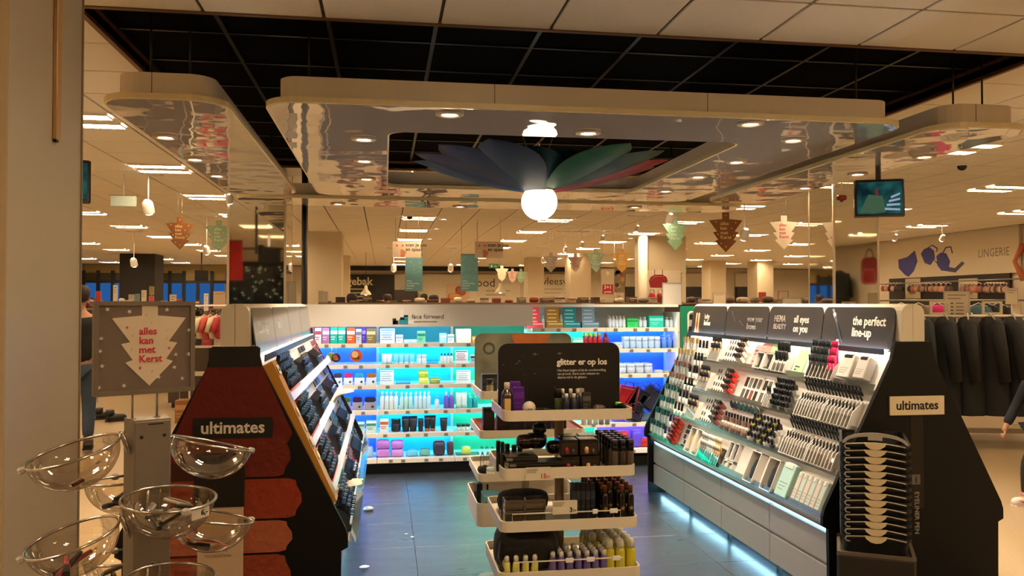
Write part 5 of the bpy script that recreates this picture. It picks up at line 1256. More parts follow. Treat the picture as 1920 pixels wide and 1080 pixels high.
for k, px in enumerate((893, 903, 914)): bp_('bottle', px - 4, px + 4, 908, 4.62, .432, '#121010', '#0a0a0a', 'black brush handle in the rear stand lower bin, %s' % n5[k])

# ------------------------------------------------------------------ bowl stand by the pale column
PH = R(32)
cx, cy = -.52, 1.95
post_m = mat('#7d746a', .42, .35, noise=.04, scale=20, name='post_grey')
bs_ = thing('bowl_stand', 'grey steel post stand with rotating bowl arms beside the pale column', 'stand', T(cx, cy, 0, rz=PH))
PZ = 1.325
MB().cbox((0, 0, PZ / 2 + .01), (.078, .078, PZ - .02), .003).build('post', post_m, bs_)
MB().cbox((0, 0, .01), (.36, .36, .02), .005).build('base', post_m, bs_)
MB().b2((-.038, -.038, PZ - .004), (.038, .038, PZ + .0015)).build('top_plate', mat('#8d857a', .35, .5, name='post_top'), bs_)
for sx_ in (-1, 1):
    for z in (PZ - .035,): MB().cyl((sx_ * .024, -.0385, z), (sx_ * .024, -.0405, z), .0035, n=10).build('screw', BLACK, bs_)
    MB().lathe([(.0025, 0), (.0025, .06)], 8, M=T(sx_ * .026 - .006, 0, PZ)).lathe([(.008, 0), (.008, .003)], 10, M=T(sx_ * .026 - .006, 0, PZ)).build('sign_stem', post_m, bs_)
MB().b2((-.010, -.0395, PZ - .010), (.022, -.0388, PZ - .007)).build('engraved_mark', BLACK, bs_)
# christmas sign
sf = thing('christmas_sign', 'grey framed sign with a white upside-down tree and pink lettering on the bowl stand', 'sign', T(cx - .006 * math.cos(PH), cy - .006 * math.sin(PH), PZ + .055, rz=PH))
SW, SH = .215, .206
MB().ring(rrect(-SW / 2, 0, SW / 2, SH, .004, 2), rrect(-SW / 2 + .010, .010, SW / 2 - .010, SH - .010, .002, 2), -.007, .007, axis='y').build('frame', mat('#7a7064', .4, .5, name='sign_frame'), sf)
pa = MB().b2((-SW / 2 + .009, -.003, .009), (SW / 2 - .009, .003, SH - .009)).build('poster', mat('#6b5c52', .55, noise=.03, name='poster_taupe'), sf)
MB().prism([(x * .188 + .008, z * .188 + .018) for x, z in TREE[:1] + TREE[1:]], -.0045, -.003).build('printed_tree', mat('#d8c8b0', .5, name='tree_cream'), pa)
text('alles\nkan\nmet\nKerst', .0222, mat('#c4183c', .5, name='ink_pink'), pa, (-.015, -.0048, .132), .016)
rn = random.Random(11)
for x, z in ((-.08, .188), (-.035, .183), (.045, .187), (.094, .14), (-.092, .125), (-.094, .098), (-.09, .066), (-.096, .02), (-.045, .021), (.028, .036), (.065, .085), (.062, .056), (.08, .03), (.094, .085)):
    MB().prism(star_poly(.0058, 5, rn.uniform(0, 90), .35), -.0045, -.003, M=T(x, 0, z)).build('printed_star', mat('#d8d0c4', .5, name='star_cream'), pa)
for x, z, c in ((-.04, .148, '#c43048'), (.05, .10, '#c43048'), (-.012, .058, '#c43048'), (.0, .175, '#d8c050'), (.045, .122, '#d8c050'), (.012, .07, '#d8c050'), (-.028, .13, '#d8b0a0'), (.045, .14, '#c8c0a0'), (-.03, .10, '#d8b080'), (.014, .05, '#d0a090'), (.012, .158, '#d8b0a0')):
    MB().prism(star_poly(.0038, 5, rn.uniform(0, 90), .4), -.0052, -.0045, M=T(x, 0, z)).build('printed_star', mat(c, .5), pa)
bowl_m = clear('#f0e8dc', 'bowl_plastic', 1.0, .04)
def bowl(side, z, tilt, dist, label, fill=None, r=.093, tag=False):
    ang = PH + {'F': -PI / 2, 'L': PI, 'R': 0, 'B': PI / 2}[side]
    d = Vector((math.cos(ang), math.sin(ang), 0))
    c = Vector((cx, cy, 0)) + d * dist
    M = Matrix.Translation((c.x, c.y, z)) @ Matrix.Rotation(ang, 4, 'Z') @ Matrix.Rotation(R(tilt), 4, 'Y')
    t = thing('clear_bowl', label, 'bowl', M)
    pr = [(r * .985 * math.cos(R(a)), r * .86 * math.sin(R(a))) for a in range(-88, 1, 8)]; pr[0] = (.0015, pr[0][1])
    MB().lathe(pr, 36, caps=False).build('shell', bowl_m, t)
    MB().tube([(r * math.cos(2 * PI * i / 40), r * math.sin(2 * PI * i / 40), .001) for i in range(40)], .0032, 7, closed=True).build('wire_rim', CHROME, t)
    ar = MB().tube([(-r, 0, .0), (-r - .012, 0, .002), (-(dist - .042), 0, .004)], .003, 6)
    ar.tube([(-(dist - .05), -.012, .004), (-(dist - .046), -.014, -.05), (-(dist - .046), .014, -.05), (-(dist - .05), .012, .004)], .003, 6)
    ar.build('arm', CHROME, t)
    MB().cbox((r + .006, 0, .0), (.014, .016, .014), .003).build('clip', mat('#c8c4bc', .15, .3, name='clip_clear'), t)
    if tag:
        g = MB().prism(rrect(-.022, -.011, .022, .011, .002, 2), -.001, .001).build('price_ticket', mat('#e0d8c8', .4, name='ticket_white'), t, T(r * .90, r * .38, -.012, rz=R(112)))
        text('6,-', .017, BLACK, g, (.0, -.0016, -.005), .012)
    return t, M
b1, m1 = bowl('L', 1.268, 16, .150, 'clear bowl on the upper arm, pale column side'); b2, m2 = bowl('L', 1.088, 16, .150, 'clear bowl on the lower arm, pale column side, with pink brushes')
b3, m3 = bowl('F', 1.172, 5, .145, 'clear bowl facing the viewer with silver packets and a white ticket', tag=True); b4, m4 = bowl('F', 1.003, 5, .145, 'clear bowl under the ticketed bowl, cut by the frame bottom')
b5, m5 = bowl('R', 1.252, 15, .145, 'clear bowl on the upper arm before the red end board'); b6, m6 = bowl('R', 1.082, 13, .145, 'clear bowl on the lower arm before the printed bottle')
b7, m7 = bowl('B', 1.165, 5, .145, 'clear bowl behind the post holding black cords'); b8, m8 = bowl('B', .985, 5, .145, 'clear bowl low behind the post with small goods')
def inbowl(M, x, y, z, rz, ry, kind, c1, c2, label, L=.07):
    o = thing(kind, label, {'hair_clip': 'hair clip', 'makeup_brush': 'brush', 'cord_loop': 'cord', 'paper_slip': 'paper'}[kind], M @ T(x, y, z, rz=rz, ry=ry))
    if kind == 'hair_clip':
        MB().cbox((0, 0, 0), (L, .012, .007), .002).build('body', mat(c1, .25, .5), o); MB().cbox((0, 0, .005), (L * .8, .007, .004), .001).build('clasp', mat(c2, .2, .8), o)
    elif kind == 'makeup_brush':
        MB().cyl((-L / 2, 0, 0), (L * .1, 0, 0), .005, .006, 8).build('handle', mat(c1, .4), o); MB().cyl((L * .1, 0, 0), (L / 2, 0, 0), .0065, .008, 8).build('bristles', mat(c2, .7), o)
    elif kind == 'cord_loop':
        MB().tube([(L * .5 * math.cos(R(a)), L * .35 * math.sin(R(a)), .004 * math.sin(R(a * 2))) for a in range(0, 360, 24)], .005, 6, closed=True).build('loop', mat(c1, .5), o); MB().cbox((L * .5, 0, 0), (.01, .012, .01), .002).build('bead', mat(c2, .4), o)
    else:
        MB().prism(rrect(-L / 2, -L * .3, L / 2, L * .3, .004, 2), -.0008, .0008, axis='z').build('sheet', mat(c1, .6), o); MB().b2((-L * .4, -L * .2, .0008), (L * .3, L * .2, .0016)).build('print', mat(c2, .5), o)
rn = random.Random(3)
for k in range(9): inbowl(m3, rn.uniform(-.035, .035), rn.uniform(-.035, .035), -.045 + .004 * k, rn.uniform(0, 3), rn.uniform(-.4, .4), 'hair_clip', '#2a2624' if k % 2 else '#c8bca8', '#cfc4b4', 'silver and black clip heaped in the ticketed bowl, %s from below' % NTH[k], .06); 
for k in range(3): inbowl(m2, .01 + .01 * k, -.01 + .022 * k, -.055 + .008 * k, .3 + .5 * k, .1, 'makeup_brush', '#a03c40' if k != 1 else '#2c2422', '#2a2220' if k != 1 else '#c05c60', ['pink handled brush lying in the lower bowl by the column', 'black handled brush lying in the lower bowl by the column', 'pink brush lying inner side in the lower column-side bowl'][k], .085)
inbowl(m5, .0, .0, -.068, .2, .05, 'paper_slip', '#6c4630', '#2a1a14', 'brown leaflet at the bottom of the upper bowl before the end board', .07)
inbowl(m6, .0, .0, -.055, .2, .1, 'paper_slip', '#c46a34', '#1c1412', 'orange and black leaflet in the lower bowl before the printed bottle', .09); inbowl(m6, -.01, .01, -.062, 1.2, .0, 'paper_slip', '#2a1c16', '#120e0c', 'dark leaflet under the orange leaflet', .08)
for k in range(4): inbowl(m7, rn.uniform(-.02, .02), rn.uniform(-.02, .02), -.055 + .008 * k, rn.uniform(0, 3), .2, 'cord_loop', '#14100e', '#3a2c24', 'black elastic cord coiled in the bowl behind the post, %s' % NTH[k], .07)
for k in range(4): inbowl(m8, rn.uniform(-.02, .03), rn.uniform(-.03, .03), -.055 + .008 * k, rn.uniform(0, 3), .2, 'hair_clip', ['#8c5a48', '#2a2422'][k % 2], '#b8a898', 'brown and black clip in the low rear bowl, %s' % NTH[k], .05)
for k in range(3): inbowl(m4, rn.uniform(-.02, .03), rn.uniform(-.03, .03), -.04 + .008 * k, rn.uniform(0, 3), .2, 'hair_clip', '#8a8078', '#d0c8bc', 'silver clip in the bowl cut by the frame bottom, %s' % NTH[k], .06)
inbowl(m1, .01, .0, -.066, .4, .0, 'hair_clip', '#4a2018', '#c8b8a8', 'small dark red clip alone in the upper column-side bowl', .03)

# pale column with a groove, and a stuck strip
CX_, CY0_, CY1_ = -1.083, at_x(9, 500, -1.083).y, at_x(149, 500, -1.083).y
col_m = mat('#b5a892', .32, noise=.03, scale=4, name='column_pale')
S(MB().b2((CX_ - .60, CY0_, 0), (CX_, CY1_, CEIL)), 'column_wall', col_m)
S(MB().b2((CX_ - .01, CY0_ - .004, 0), (CX_ + .002, CY0_ + .006, CEIL)), 'trim_5', mat('#4d4033', .7, name='groove_dark'))
S(MB().b2((CX_ - .06, CY0_ - .012, 0), (CX_ + .006, CY0_ - .004, CEIL)), 'trim_6', mat('#b59f7c', .6, name='trim_tan'))
S(MB().b2((CX_ - .012, CY1_, 0), (CX_ + .005, CY1_ + .01, CEIL)), 'trim_7', mat('#8a7a66', .5, name='trim_edge'))
q0 = at_x(105, 263, CX_ + .005)
st = thing('edge_strip', 'narrow amber plastic strip fixed to the upper column face', 'strip', (CX_ + .0075, q0.y, q0.z))
MB().cbox((0, 0, (CEIL - q0.z) / 2 - .01), (.014, .04, CEIL - q0.z - .02), .002).build('strip', mat('#b8905c', .35, name='amber_plastic'), st); MB().b2((-.004, -.02, -.008), (.006, .0, .0)).build('end_cap', BLACK, st)

# ------------------------------------------------------------------ stack of shopping baskets before the black end board
bk = at_y(1630, 1000, 3.55)
wire = mat('#a79f92', .35, .3, name='handle_wire'); grip = mat('#d4bf98', .4, name='grip_cream'); bas = mat('#040303', .6, name='basket_black')
BZ = .445
BR_ = R(-30)
st_ = thing('basket_trolley', 'low grey box trolley carrying the stack of black baskets', 'trolley', T(bk.x, 3.5, 0, rz=BR_))
MB().cbox((.0, .13, BZ / 2 + .02), (.33, .34, BZ - .06), .01).build('body', mat('#2c251f', .4, name='trolley_grey'), st_)
MB().ring(rrect(-.165, -.04, .165, .30, .012, 3), rrect(-.15, -.025, .15, .285, .008, 3), BZ - .015, BZ).build('rim', mat('#6f6252', .4, .3, name='trolley_rim'), st_)
for sx_ in (-1, 1):
    for yy in (-.04, .26): MB().lathe([(.022, -.01), (.025, -.006), (.025, .006), (.022, .01)], 12, M=T(-.01 + sx_ * .15, yy, .025, ry=R(90))).build('wheel', BLACK, st_)
Z0_ = BZ + .0
def basket_parts():
    w0, w1, d0, d1, h = .235, .285, .34, .42, .20
    b = MB(); n = len(rrect(0, 0, 1, 1, .2, 4)); vs = []; fs = []
    for t in (0, .15, 1):
        w, d = w0 + (w1 - w0) * t, d0 + (d1 - d0) * t
        vs += [(x, y + .2, h * t) for x, y in rrect(-w / 2, -d / 2, w / 2, d / 2, .035, 4)]
    for l in range(2):
        for i in range(n): fs.append((l * n + i, l * n + (i + 1) % n, l * n + n + (i + 1) % n, l * n + n + i))
    fs.append(tuple(range(n - 1, -1, -1)))
    b.add(vs, fs, 0, False)
    rm = MB().ring([(x, y + .2) for x, y in rrect(-w1 / 2 - .008, -d1 / 2 - .008, w1 / 2 + .008, d1 / 2 + .008, .04, 4)], [(x, y + .2) for x, y in rrect(-w1 / 2 + .004, -d1 / 2 + .004, w1 / 2 - .004, d1 / 2 - .004, .033, 4)], h - .016, h - .002)
    y = -.012 - .012
    wr = MB().tube([(-.108, y + .005, h - .028), (-.123, y, h - .026), (-.130, y, h - .016), (-.124, y, h - .006), (-.10, y, h - .004), (-.055, y, h), (0, y, h + .004), (.065, y, h - .001), (.126, y, h - .010)], .0034, 6)
    gp = MB().prism([(-.048, h + .004), (.048, h + .004), (.040, h - .010), (.022, h - .023), (0, h - .027), (-.022, h - .023), (-.040, h - .010)], y - .008, y + .004)
    return b.mesh('body', bas), rm.mesh('rim', bas), wr.mesh('handle', wire), gp.mesh('grip', grip)
bm_, rm_, wm_, gm_ = basket_parts()
ordn = ['lowest', 'second', 'third', 'fourth', 'fifth', 'sixth', 'seventh', 'eighth', 'ninth', 'tenth', 'eleventh', 'twelfth', 'thirteenth', 'topmost']
zt0 = at_y(1630, 1002, 3.53).z; zt1 = at_y(1630, 829, 3.53).z
for k in range(14):
    z = zt0 + (zt1 - zt0) * k / 13 - .2
    o = thing('shopping_basket', 'black shopping basket with cream grip, %s of the stack' % (ordn[k] + (' from below' if 0 < k < 13 else '')), 'basket', T(bk.x, 3.5, z, rz=BR_), 'stacked shopping baskets')
    link('body', bm_, o); link('rim', rm_, o); h_ = link('handle', wm_, o); link('grip', gm_, h_)
    if k == 0:
        pl_ = MB().b2((-.022, .0, .055), (.026, .014, .105)).build('badge', mat('#cdb995', .4, name='badge_cream'), o)
        text('HEMA', .0135, mat('#6a5c4c', .5, name='ink_badge'), pl_, (.002, -.0008, .075), .006, 'CENTER')
    if k == 13:
        am = mat('#a39c90', .35, name='arch_grey')
        out = [(.14 * math.cos(R(a)), .198 + .052 * math.sin(R(a))) for a in range(0, 181, 12)]
        MB().prism(out + [(-.132, .198)] + [(.125 * math.cos(R(a)), .198 + .036 * math.sin(R(a))) for a in range(172, 112, -12)] + [(-.03, .232), (-.03, .215), (.03, .215), (.03, .232)] + [(.125 * math.cos(R(a)), .198 + .036 * math.sin(R(a))) for a in range(66, 6, -12)] + [(.132, .198)], -.026, -.018).build('raised_handle', am, o)
# ------------------------------------------------------------------ mirrored columns
mir = bpy.data.materials.new('mirror'); mir.use_nodes = True
b = mir.node_tree.nodes['Principled BSDF']; b.inputs['Base Color'].default_value = (.80, .80, .74, 1); b.inputs['Metallic'].default_value = 1; b.inputs['Roughness'].default_value = .03
def mcol(x0, y0, w, label):
    t = thing('mirrored_column', label, 'column', (x0 + w / 2, y0 + w / 2, 0), None, 'thing')
    MB().b2((-w / 2 + .01, -w / 2 + .01, 0), (w / 2 - .01, w / 2 - .01, CEIL)).build('core', BLACK, t)
    for a_ in range(4):
        MB().b2((-w / 2 + .022, -w / 2, .02), (w / 2 - .022, -w / 2 + .008, CEIL - .01)).build('mirror_panel', mir, t, T(rz=a_ * PI / 2))
        MB().b2((-w / 2 - .003, -w / 2 - .003, 0), (-w / 2 + .022, -w / 2 + .022, CEIL)).build('corner_trim', mat('#c9bda6', .4, .2, name='corner_trim'), t, T(rz=a_ * PI / 2))
xl = at_y(426, 480, 9.35).x
mcol(xl, 9.35, .62, 'mirror-clad column between the glossy panel and the lipstick wall')
xr = at_y(1563, 480, 9.35).x
mcol(xr, 9.35, .60, 'mirror-clad column in front of the lingerie wall')
# what the mirrors see behind the viewer
for x, w, c, l in ((-3.3, .5, '#b0101c', 'red cloth banner hanging behind the viewer, seen in the mirror'),):
    o = thing('red_banner', l, 'banner', (x, 0, 0)); MB().b2((-w / 2, -.01, 2.1), (w / 2, .01, 2.95)).build('cloth', mat(c, .6), o); MB().cyl((-w / 2, 0, 2.96), (w / 2, 0, 2.96), .012, n=8).build('rail', BLACK, o); MB().cyl((0, 0, 2.96), (0, 0, CEIL), .004, n=5).build('cord', BLACK, o)
w2_ = S(MB().b2((-5.6, YW0, 2.6), (-.6, YW0 + .03, 2.75)), 'window_2', mat('#0f1210', .5))
MB().b2((-5.6, YW0, 1.0), (-.6, YW0 + .02, 2.6)).build('pane', mat('#0c1a1c', .15), w2_)
for k in range(6): MB().b2((-5.6 + k * 1.0 - .03, YW0 + .02, 1.0), (-5.6 + k * 1.0 + .03, YW0 + .05, 2.6)).build('mullion', mat('#0f1210', .5), w2_)
sl = MB(); rn = random.Random(2)
for k in range(60):
    sl.cbox((rn.uniform(-4.6, -2.2), YW0 + .1, rn.uniform(1.7, 2.6)), (.016, .016, .016), .004)
link('string_lights', sl.mesh('string_lights', emis((1, .8, .4), 1.5, 'fairy_glow')), None, None, 'string of tiny warm lights in the dark window behind the viewer', 'lights', None, 'stuff')
o = thing('backpack_picture', 'picture of a red backpack on the side wall, seen in the mirrored column', 'picture', T(XW1 - .01, -.35, 2.02, rz=R(-90)))
pp = MB().b2((-.65, -.02, -.05), (.9, 0, 1.0)).build('panel', mat('#d8cdb6', .5, name='picture_cream'), o)
MB().prism(rrect(-.38, .05, .32, .72, .16, 6), -.026, -.02).build('printed_backpack', mat('#8c1420', .5, noise=.1, name='bag_red'), pp); MB().tube([(x, -.03, z) for x, z in rrect(-.28, .08, .22, .42, .1, 5)], .012, 5, closed=True).build('printed_piping', mat('#c86870', .5, name='piping_pink'), pp)
MB().tube([(-.05 + .16 * math.cos(R(a)), -.024, .72 + .2 * math.sin(R(a))) for a in range(0, 181, 20)], .018, 6).build('printed_strap', mat('#5c1420', .5), pp)
mon = thing('monitor', 'black monitor on a ceiling tube beside the pale column, mirrored further back', 'screen', T(-2.25, 1.6, 2.55, rz=R(130)))
MB().cbox((0, 0, 0), (.5, .05, .34), .01).build('casing', BLACKG, mon); MB().cyl((0, .05, 0), (0, .05, CEIL - 2.55), .025, n=10).build('ceiling_mount', WHITE, mon)
# ------------------------------------------------------------------ wide pale pillars further back
pil_m = mat('#cdbd9f', .6, noise=.03, scale=4, name='pillar_paint')
def pillar(px0, px1, Y, w, n, front=None):
    x0, x1 = at_y(px0, 500, Y).x, at_y(px1, 500, Y).x
    return S(MB().b2((x0, Y, 0), (x1, Y + w, CEIL)), 'pillar_wall', pil_m)
pillar(1216, 1286, 17.5, 1.0, 1); pillar(576, 640, 17.5, .8, 2); pillar(990, 1020, 26, .8, 3); pillar(1070, 1108, 24, .8, 4); pillar(640, 655, 26, .8, 5); pillar(1332, 1361, 27, .8, 6); pillar(1420, 1450, 27, .8, 7)
x0, x1 = at_y(1197, 500, 17.2).x, at_y(1214, 500, 17.2).x
S(MB().lathe([((x1 - x0) / 2, 0), ((x1 - x0) / 2, CEIL)], 18, o=((x0 + x1) / 2, 17.2, 0)), 'pillar_wall', mat('#d8ccb4', .5, name='pillar_light'))
# red handbag picture on the wide pillar
q = at_y(1236, 527, 17.46); s = 17.5 / 1550
o = thing('bag_picture', 'large picture of a red handbag on the wide pale pillar', 'picture', (q.x, 17.495, q.z))
pp = MB().b2((-.36, -.02, -.42), (.5, .0, .24)).build('panel', mat('#d8cdb6', .5, name='picture_cream'), o)
MB().prism([(-.20, -.14), (.12, -.14), (.20, 0), (.17, .09), (.08, .14), (-.10, .14), (-.19, .09), (-.23, 0)], -.026, -.02).build('printed_bag', mat('#8c1420', .5, noise=.1, name='bag_red'), pp); MB().tube([(-.19, -.024, .0), (-.1, -.03, .1), (.08, -.03, .1), (.16, -.024, .0)], .008, 5).build('printed_piping', mat('#c86870', .5, name='piping_pink'), pp)
for x in (-.1, .08): MB().b2((x - .006, -.026, .13), (x + .006, -.02, .25)).build('printed_strap', mat('#8c1420', .5, name='bag_red'), pp)
# framed silver board on the shelving wall and similar small frames
def frame_stand(px0, px1, y0, y1, Y, c, label, lines=0, inkc='#5a5048', edge='#a89f90', tilt=0):
    a_, b_ = at_y(px0, y1, Y), at_y(px1, y0, Y); w, h = b_.x - a_.x, b_.z - a_.z
    o = thing('standing_sign', label, 'sign', T((a_.x + b_.x) / 2, Y, a_.z, rz=tilt))
    if Y > 8.2:
        MB().cyl((0, 0, .01 - a_.z), (0, 0, .005), .008, n=6).build('stem', mat('#a89f90', .4, .3), o); MB().lathe([(.1, -a_.z), (.1, .01 - a_.z)], 14).build('foot', mat('#a89f90', .4, .3), o)
    MB().ring(rrect(-w / 2, 0, w / 2, h, w * .02, 2), rrect(-w / 2 + w * .04, w * .04, w / 2 - w * .04, h - w * .04, w * .01, 2), -.008, .008, axis='y').build('frame', mat(edge, .4, .3), o)
    c_ = MB().b2((-w / 2 + w * .035, -.004, w * .035), (w / 2 - w * .035, .004, h - w * .035)).build('panel', mat(c, .5, noise=.04, scale=6), o)
    for k in range(lines): MB().b2((-w * .36, -.006, h * (.84 - .13 * k)), (-w * .36 + w * (.7 if k % 3 == 0 else .5), -.004, h * (.87 - .13 * k))).build('printed_line', mat(inkc, .5), c_)
    return o, c_, w, h
o_, c_, w, h = frame_stand(1242, 1278, 530, 572, 7.9, '#b9b2a6', 'grey blank sign frame standing on the shelving wall top')
frame_stand(540, 556, 528, 575, 9.6, '#c8bca8', 'tall narrow sign frame seen between mirrored column and pole'); frame_stand(597, 606, 545, 575, 12, '#b0a590', 'slim sign frame by the distant pale pillar, first'); frame_stand(607, 615, 547, 575, 12, '#b8ad98', 'slim sign frame by the distant pale pillar, second')
o_, c_, w, h = frame_stand(1466, 1503, 558, 585, 9.5, '#d8d0bc', 'small white sign frame with an orange mark above the dark headers')
MB().prism([(-w * .3, h * .6), (w * .3, h * .6), (w * .1, h * .2), (-w * .1, h * .2)], -.007, -.004).build('orange_mark', mat('#c05c28', .5), c_)
o_, c_, w, h = frame_stand(1770, 1818, 546, 596, 8.6, '#b5a488', 'beige sign with four price lines above the coat rack', 2)
for k in range(4):
    MB().b2((-w * .25, -.006, h * (.52 - .13 * k)), (-w * .15, -.004, h * (.57 - .13 * k))).build('printed_figure', mat('#4a4036', .5), c_); MB().b2((-w * .05, -.006, h * (.53 - .13 * k)), (w * .25, -.004, h * (.56 - .13 * k))).build('printed_figure', mat('#4a4036', .5), c_)
frame_stand(1885, 1908, 540, 571, 9.8, '#c0b294', 'small beige sign over the coat rack by the frame edge', 2)
# ------------------------------------------------------------------ screens
def screen(px0, px1, y0, y1, D, label, scene=0, rz=0, m=None, mx_=0):
    a_, b_ = at_d(px0, y1, D), at_d(px1, y0, D); w, h = (b_ - a_).xy.length, b_.z - a_.z
    c = (a_ + b_) / 2
    t = thing('monitor', label, 'screen', T(c.x, c.y, c.z, rz=rz))
    bd = MB().cbox((0, .02, 0), (w, .05, h), .008).build('casing', BLACKG, t)
    MB().b2((-w / 2 + .02, -.0075, -h / 2 + .025), (w / 2 - .02, -.0055, h / 2 - .02)).build('display', m or BLACKG, t)
    MB().cyl((mx_, .05, 0), (mx_, .05, CEIL - c.z), .02, n=10).build('ceiling_mount', mat('#3a332b', .5), t)
    return t, w, h
scm = bpy.data.materials.new('camera_picture'); scm.use_nodes = True
nt = scm.node_tree; nt.nodes.clear(); e = nt.nodes.new('ShaderNodeEmission'); e.inputs[1].default_value = .55; oo = nt.nodes.new('ShaderNodeOutputMaterial')
tc = nt.nodes.new('ShaderNodeTexCoord'); nz = nt.nodes.new('ShaderNodeTexNoise'); nz.inputs['Scale'].default_value = 7; cr_ = nt.nodes.new('ShaderNodeValToRGB'); el_ = cr_.color_ramp.elements
el_[0].position = .38; el_[0].color = (.005, .02, .025, 1); el_[1].position = .7; el_[1].color = (.03, .16, .15, 1)
nt.links.new(tc.outputs['Object'], nz.inputs['Vector']); nt.links.new(nz.outputs['Fac'], cr_.inputs[0]); nt.links.new(cr_.outputs[0], e.inputs[0]); nt.links.new(e.outputs[0], oo.inputs[0])
tv, w, h = screen(1605, 1693, 336, 407, 6.2, 'black monitor showing a green camera view of the shop, hung by the mirrored column', 0, R(-24), scm)
MB().prism([(-w * .40, -h * .38), (w * .12, -h * .38), (w * .06, h * .05), (-w * .22, h * .1)], -.009, -.0075).build('screen_floor', emis('#4c6a50', .5, 'scr_floor'), tv)
for k in range(4): MB().prism([(w * (.10 + .04 * k), -h * (.32 - .10 * k)), (w * (.40), -h * (.34 - .14 * k) ), (w * .40, -h * (.29 - .14 * k)), (w * (.10 + .04 * k), -h * (.26 - .10 * k))], -.0095, -.0075).build('screen_shelf', emis('#a0b0c8', .6, 'scr_shelf'), tv)
MB().prism([(-w * .08, h * .08), (-w * .03, h * .08), (-w * .04, h * .24), (-w * .07, h * .24)], -.0095, -.0075).build('screen_figure', emis('#a02828', .5, 'scr_red'), tv)
screen(146, 169, 300, 381, 5.2, 'dark monitor peeking out behind the pale column', 0, R(20), scm, -.06)
screen(366, 390, 507, 527, 24, 'small black monitor hanging before the lit window wall', 0, R(15))

# ------------------------------------------------------------------ paper trees, banners and signs hanging from the ceiling
def tree_hang(px, y0, y1, D, c, ink, label, dots='#e8dcc0'):
    a_ = at_d(px, y1, D); h = at_d(px, y0, D).z - a_.z
    t = thing('paper_tree', label, 'decoration', T(a_.x, a_.y, a_.z, rz=R(random.uniform(-14, 8))))
    b_ = MB().prism(tree_poly(h), -.003, .003).build('card', mat(c, .5, noise=.08, scale=12), t)
    text('alles\nkan\nmet\nKerst', h * .125, mat(ink, .5), b_, (-h * .14, -.004, h * .68), .012)
    for x, z in ((-.25, .76), (.25, .74), (0, .92), (-.2, .45), (.2, .42), (0, .14), (-.12, .22), (.15, .60)): MB().prism([(p[0] * h, p[1] * h) for p in star_poly(.022, 5)], -.0045, -.003, M=T(x * h, 0, z * h)).build('printed_star', mat(dots, .5), b_)
    for s_ in (-1, 1): MB().cyl((s_ * h * .06, 0, h * .99), (s_ * h * .06, 0, CEIL - a_.z), .0012, n=4).build('thread', mat('#d8d0c0', .5), t)
for px, y0, y1, D, c, ink, l in ((337, 407, 468, 11.4, '#7c4a1c', '#d8b880', 'copper brown paper tree hanging by the white spotlight'), (410, 413, 472, 11, '#8ea886', '#d0dcc0', 'mint paper tree half hidden by the mirrored column'),
    (1266, 408, 470, 11.2, '#94b890', '#d4e4c8', 'large mint paper tree hanging over the pale pillar'), (1361, 398, 473, 9.3, '#7a4a14', '#e0c890', 'large copper brown paper tree with cream letters'), (1470, 404, 468, 10.6, '#dccdb8', '#c02848', 'large white paper tree with pink letters'),
    (1166, 467, 511, 15.5, '#d8a44c', '#f4e4b8', 'golden yellow paper tree in the middle of the shop'), (1117, 467, 511, 15.5, '#94a88c', '#cfdcc4', 'mint paper tree next to the golden one'), (1079, 475, 511, 17, '#d0b8a8', '#b83048', 'white paper tree with pink letters in the middle'),
    (1033, 474, 511, 17, '#a89888', '#cfc4b4', 'greyish paper tree in the middle of the shop'), (941, 498, 528, 22, '#f4e8c8', '#e0d0a0', 'small bright white paper tree before the food wall'), (961, 504, 530, 23, '#d8b8a8', '#b83048', 'small pale paper tree with pink letters before the food wall'), (977, 504, 532, 23, '#8ea882', '#cfdcc4', 'small mint paper tree before the food wall')):
    tree_hang(px, y0, y1, D, c, ink, l)
tealb = mat('#4f7a7c', .6, noise=.1, scale=12, name='teal_cloth')
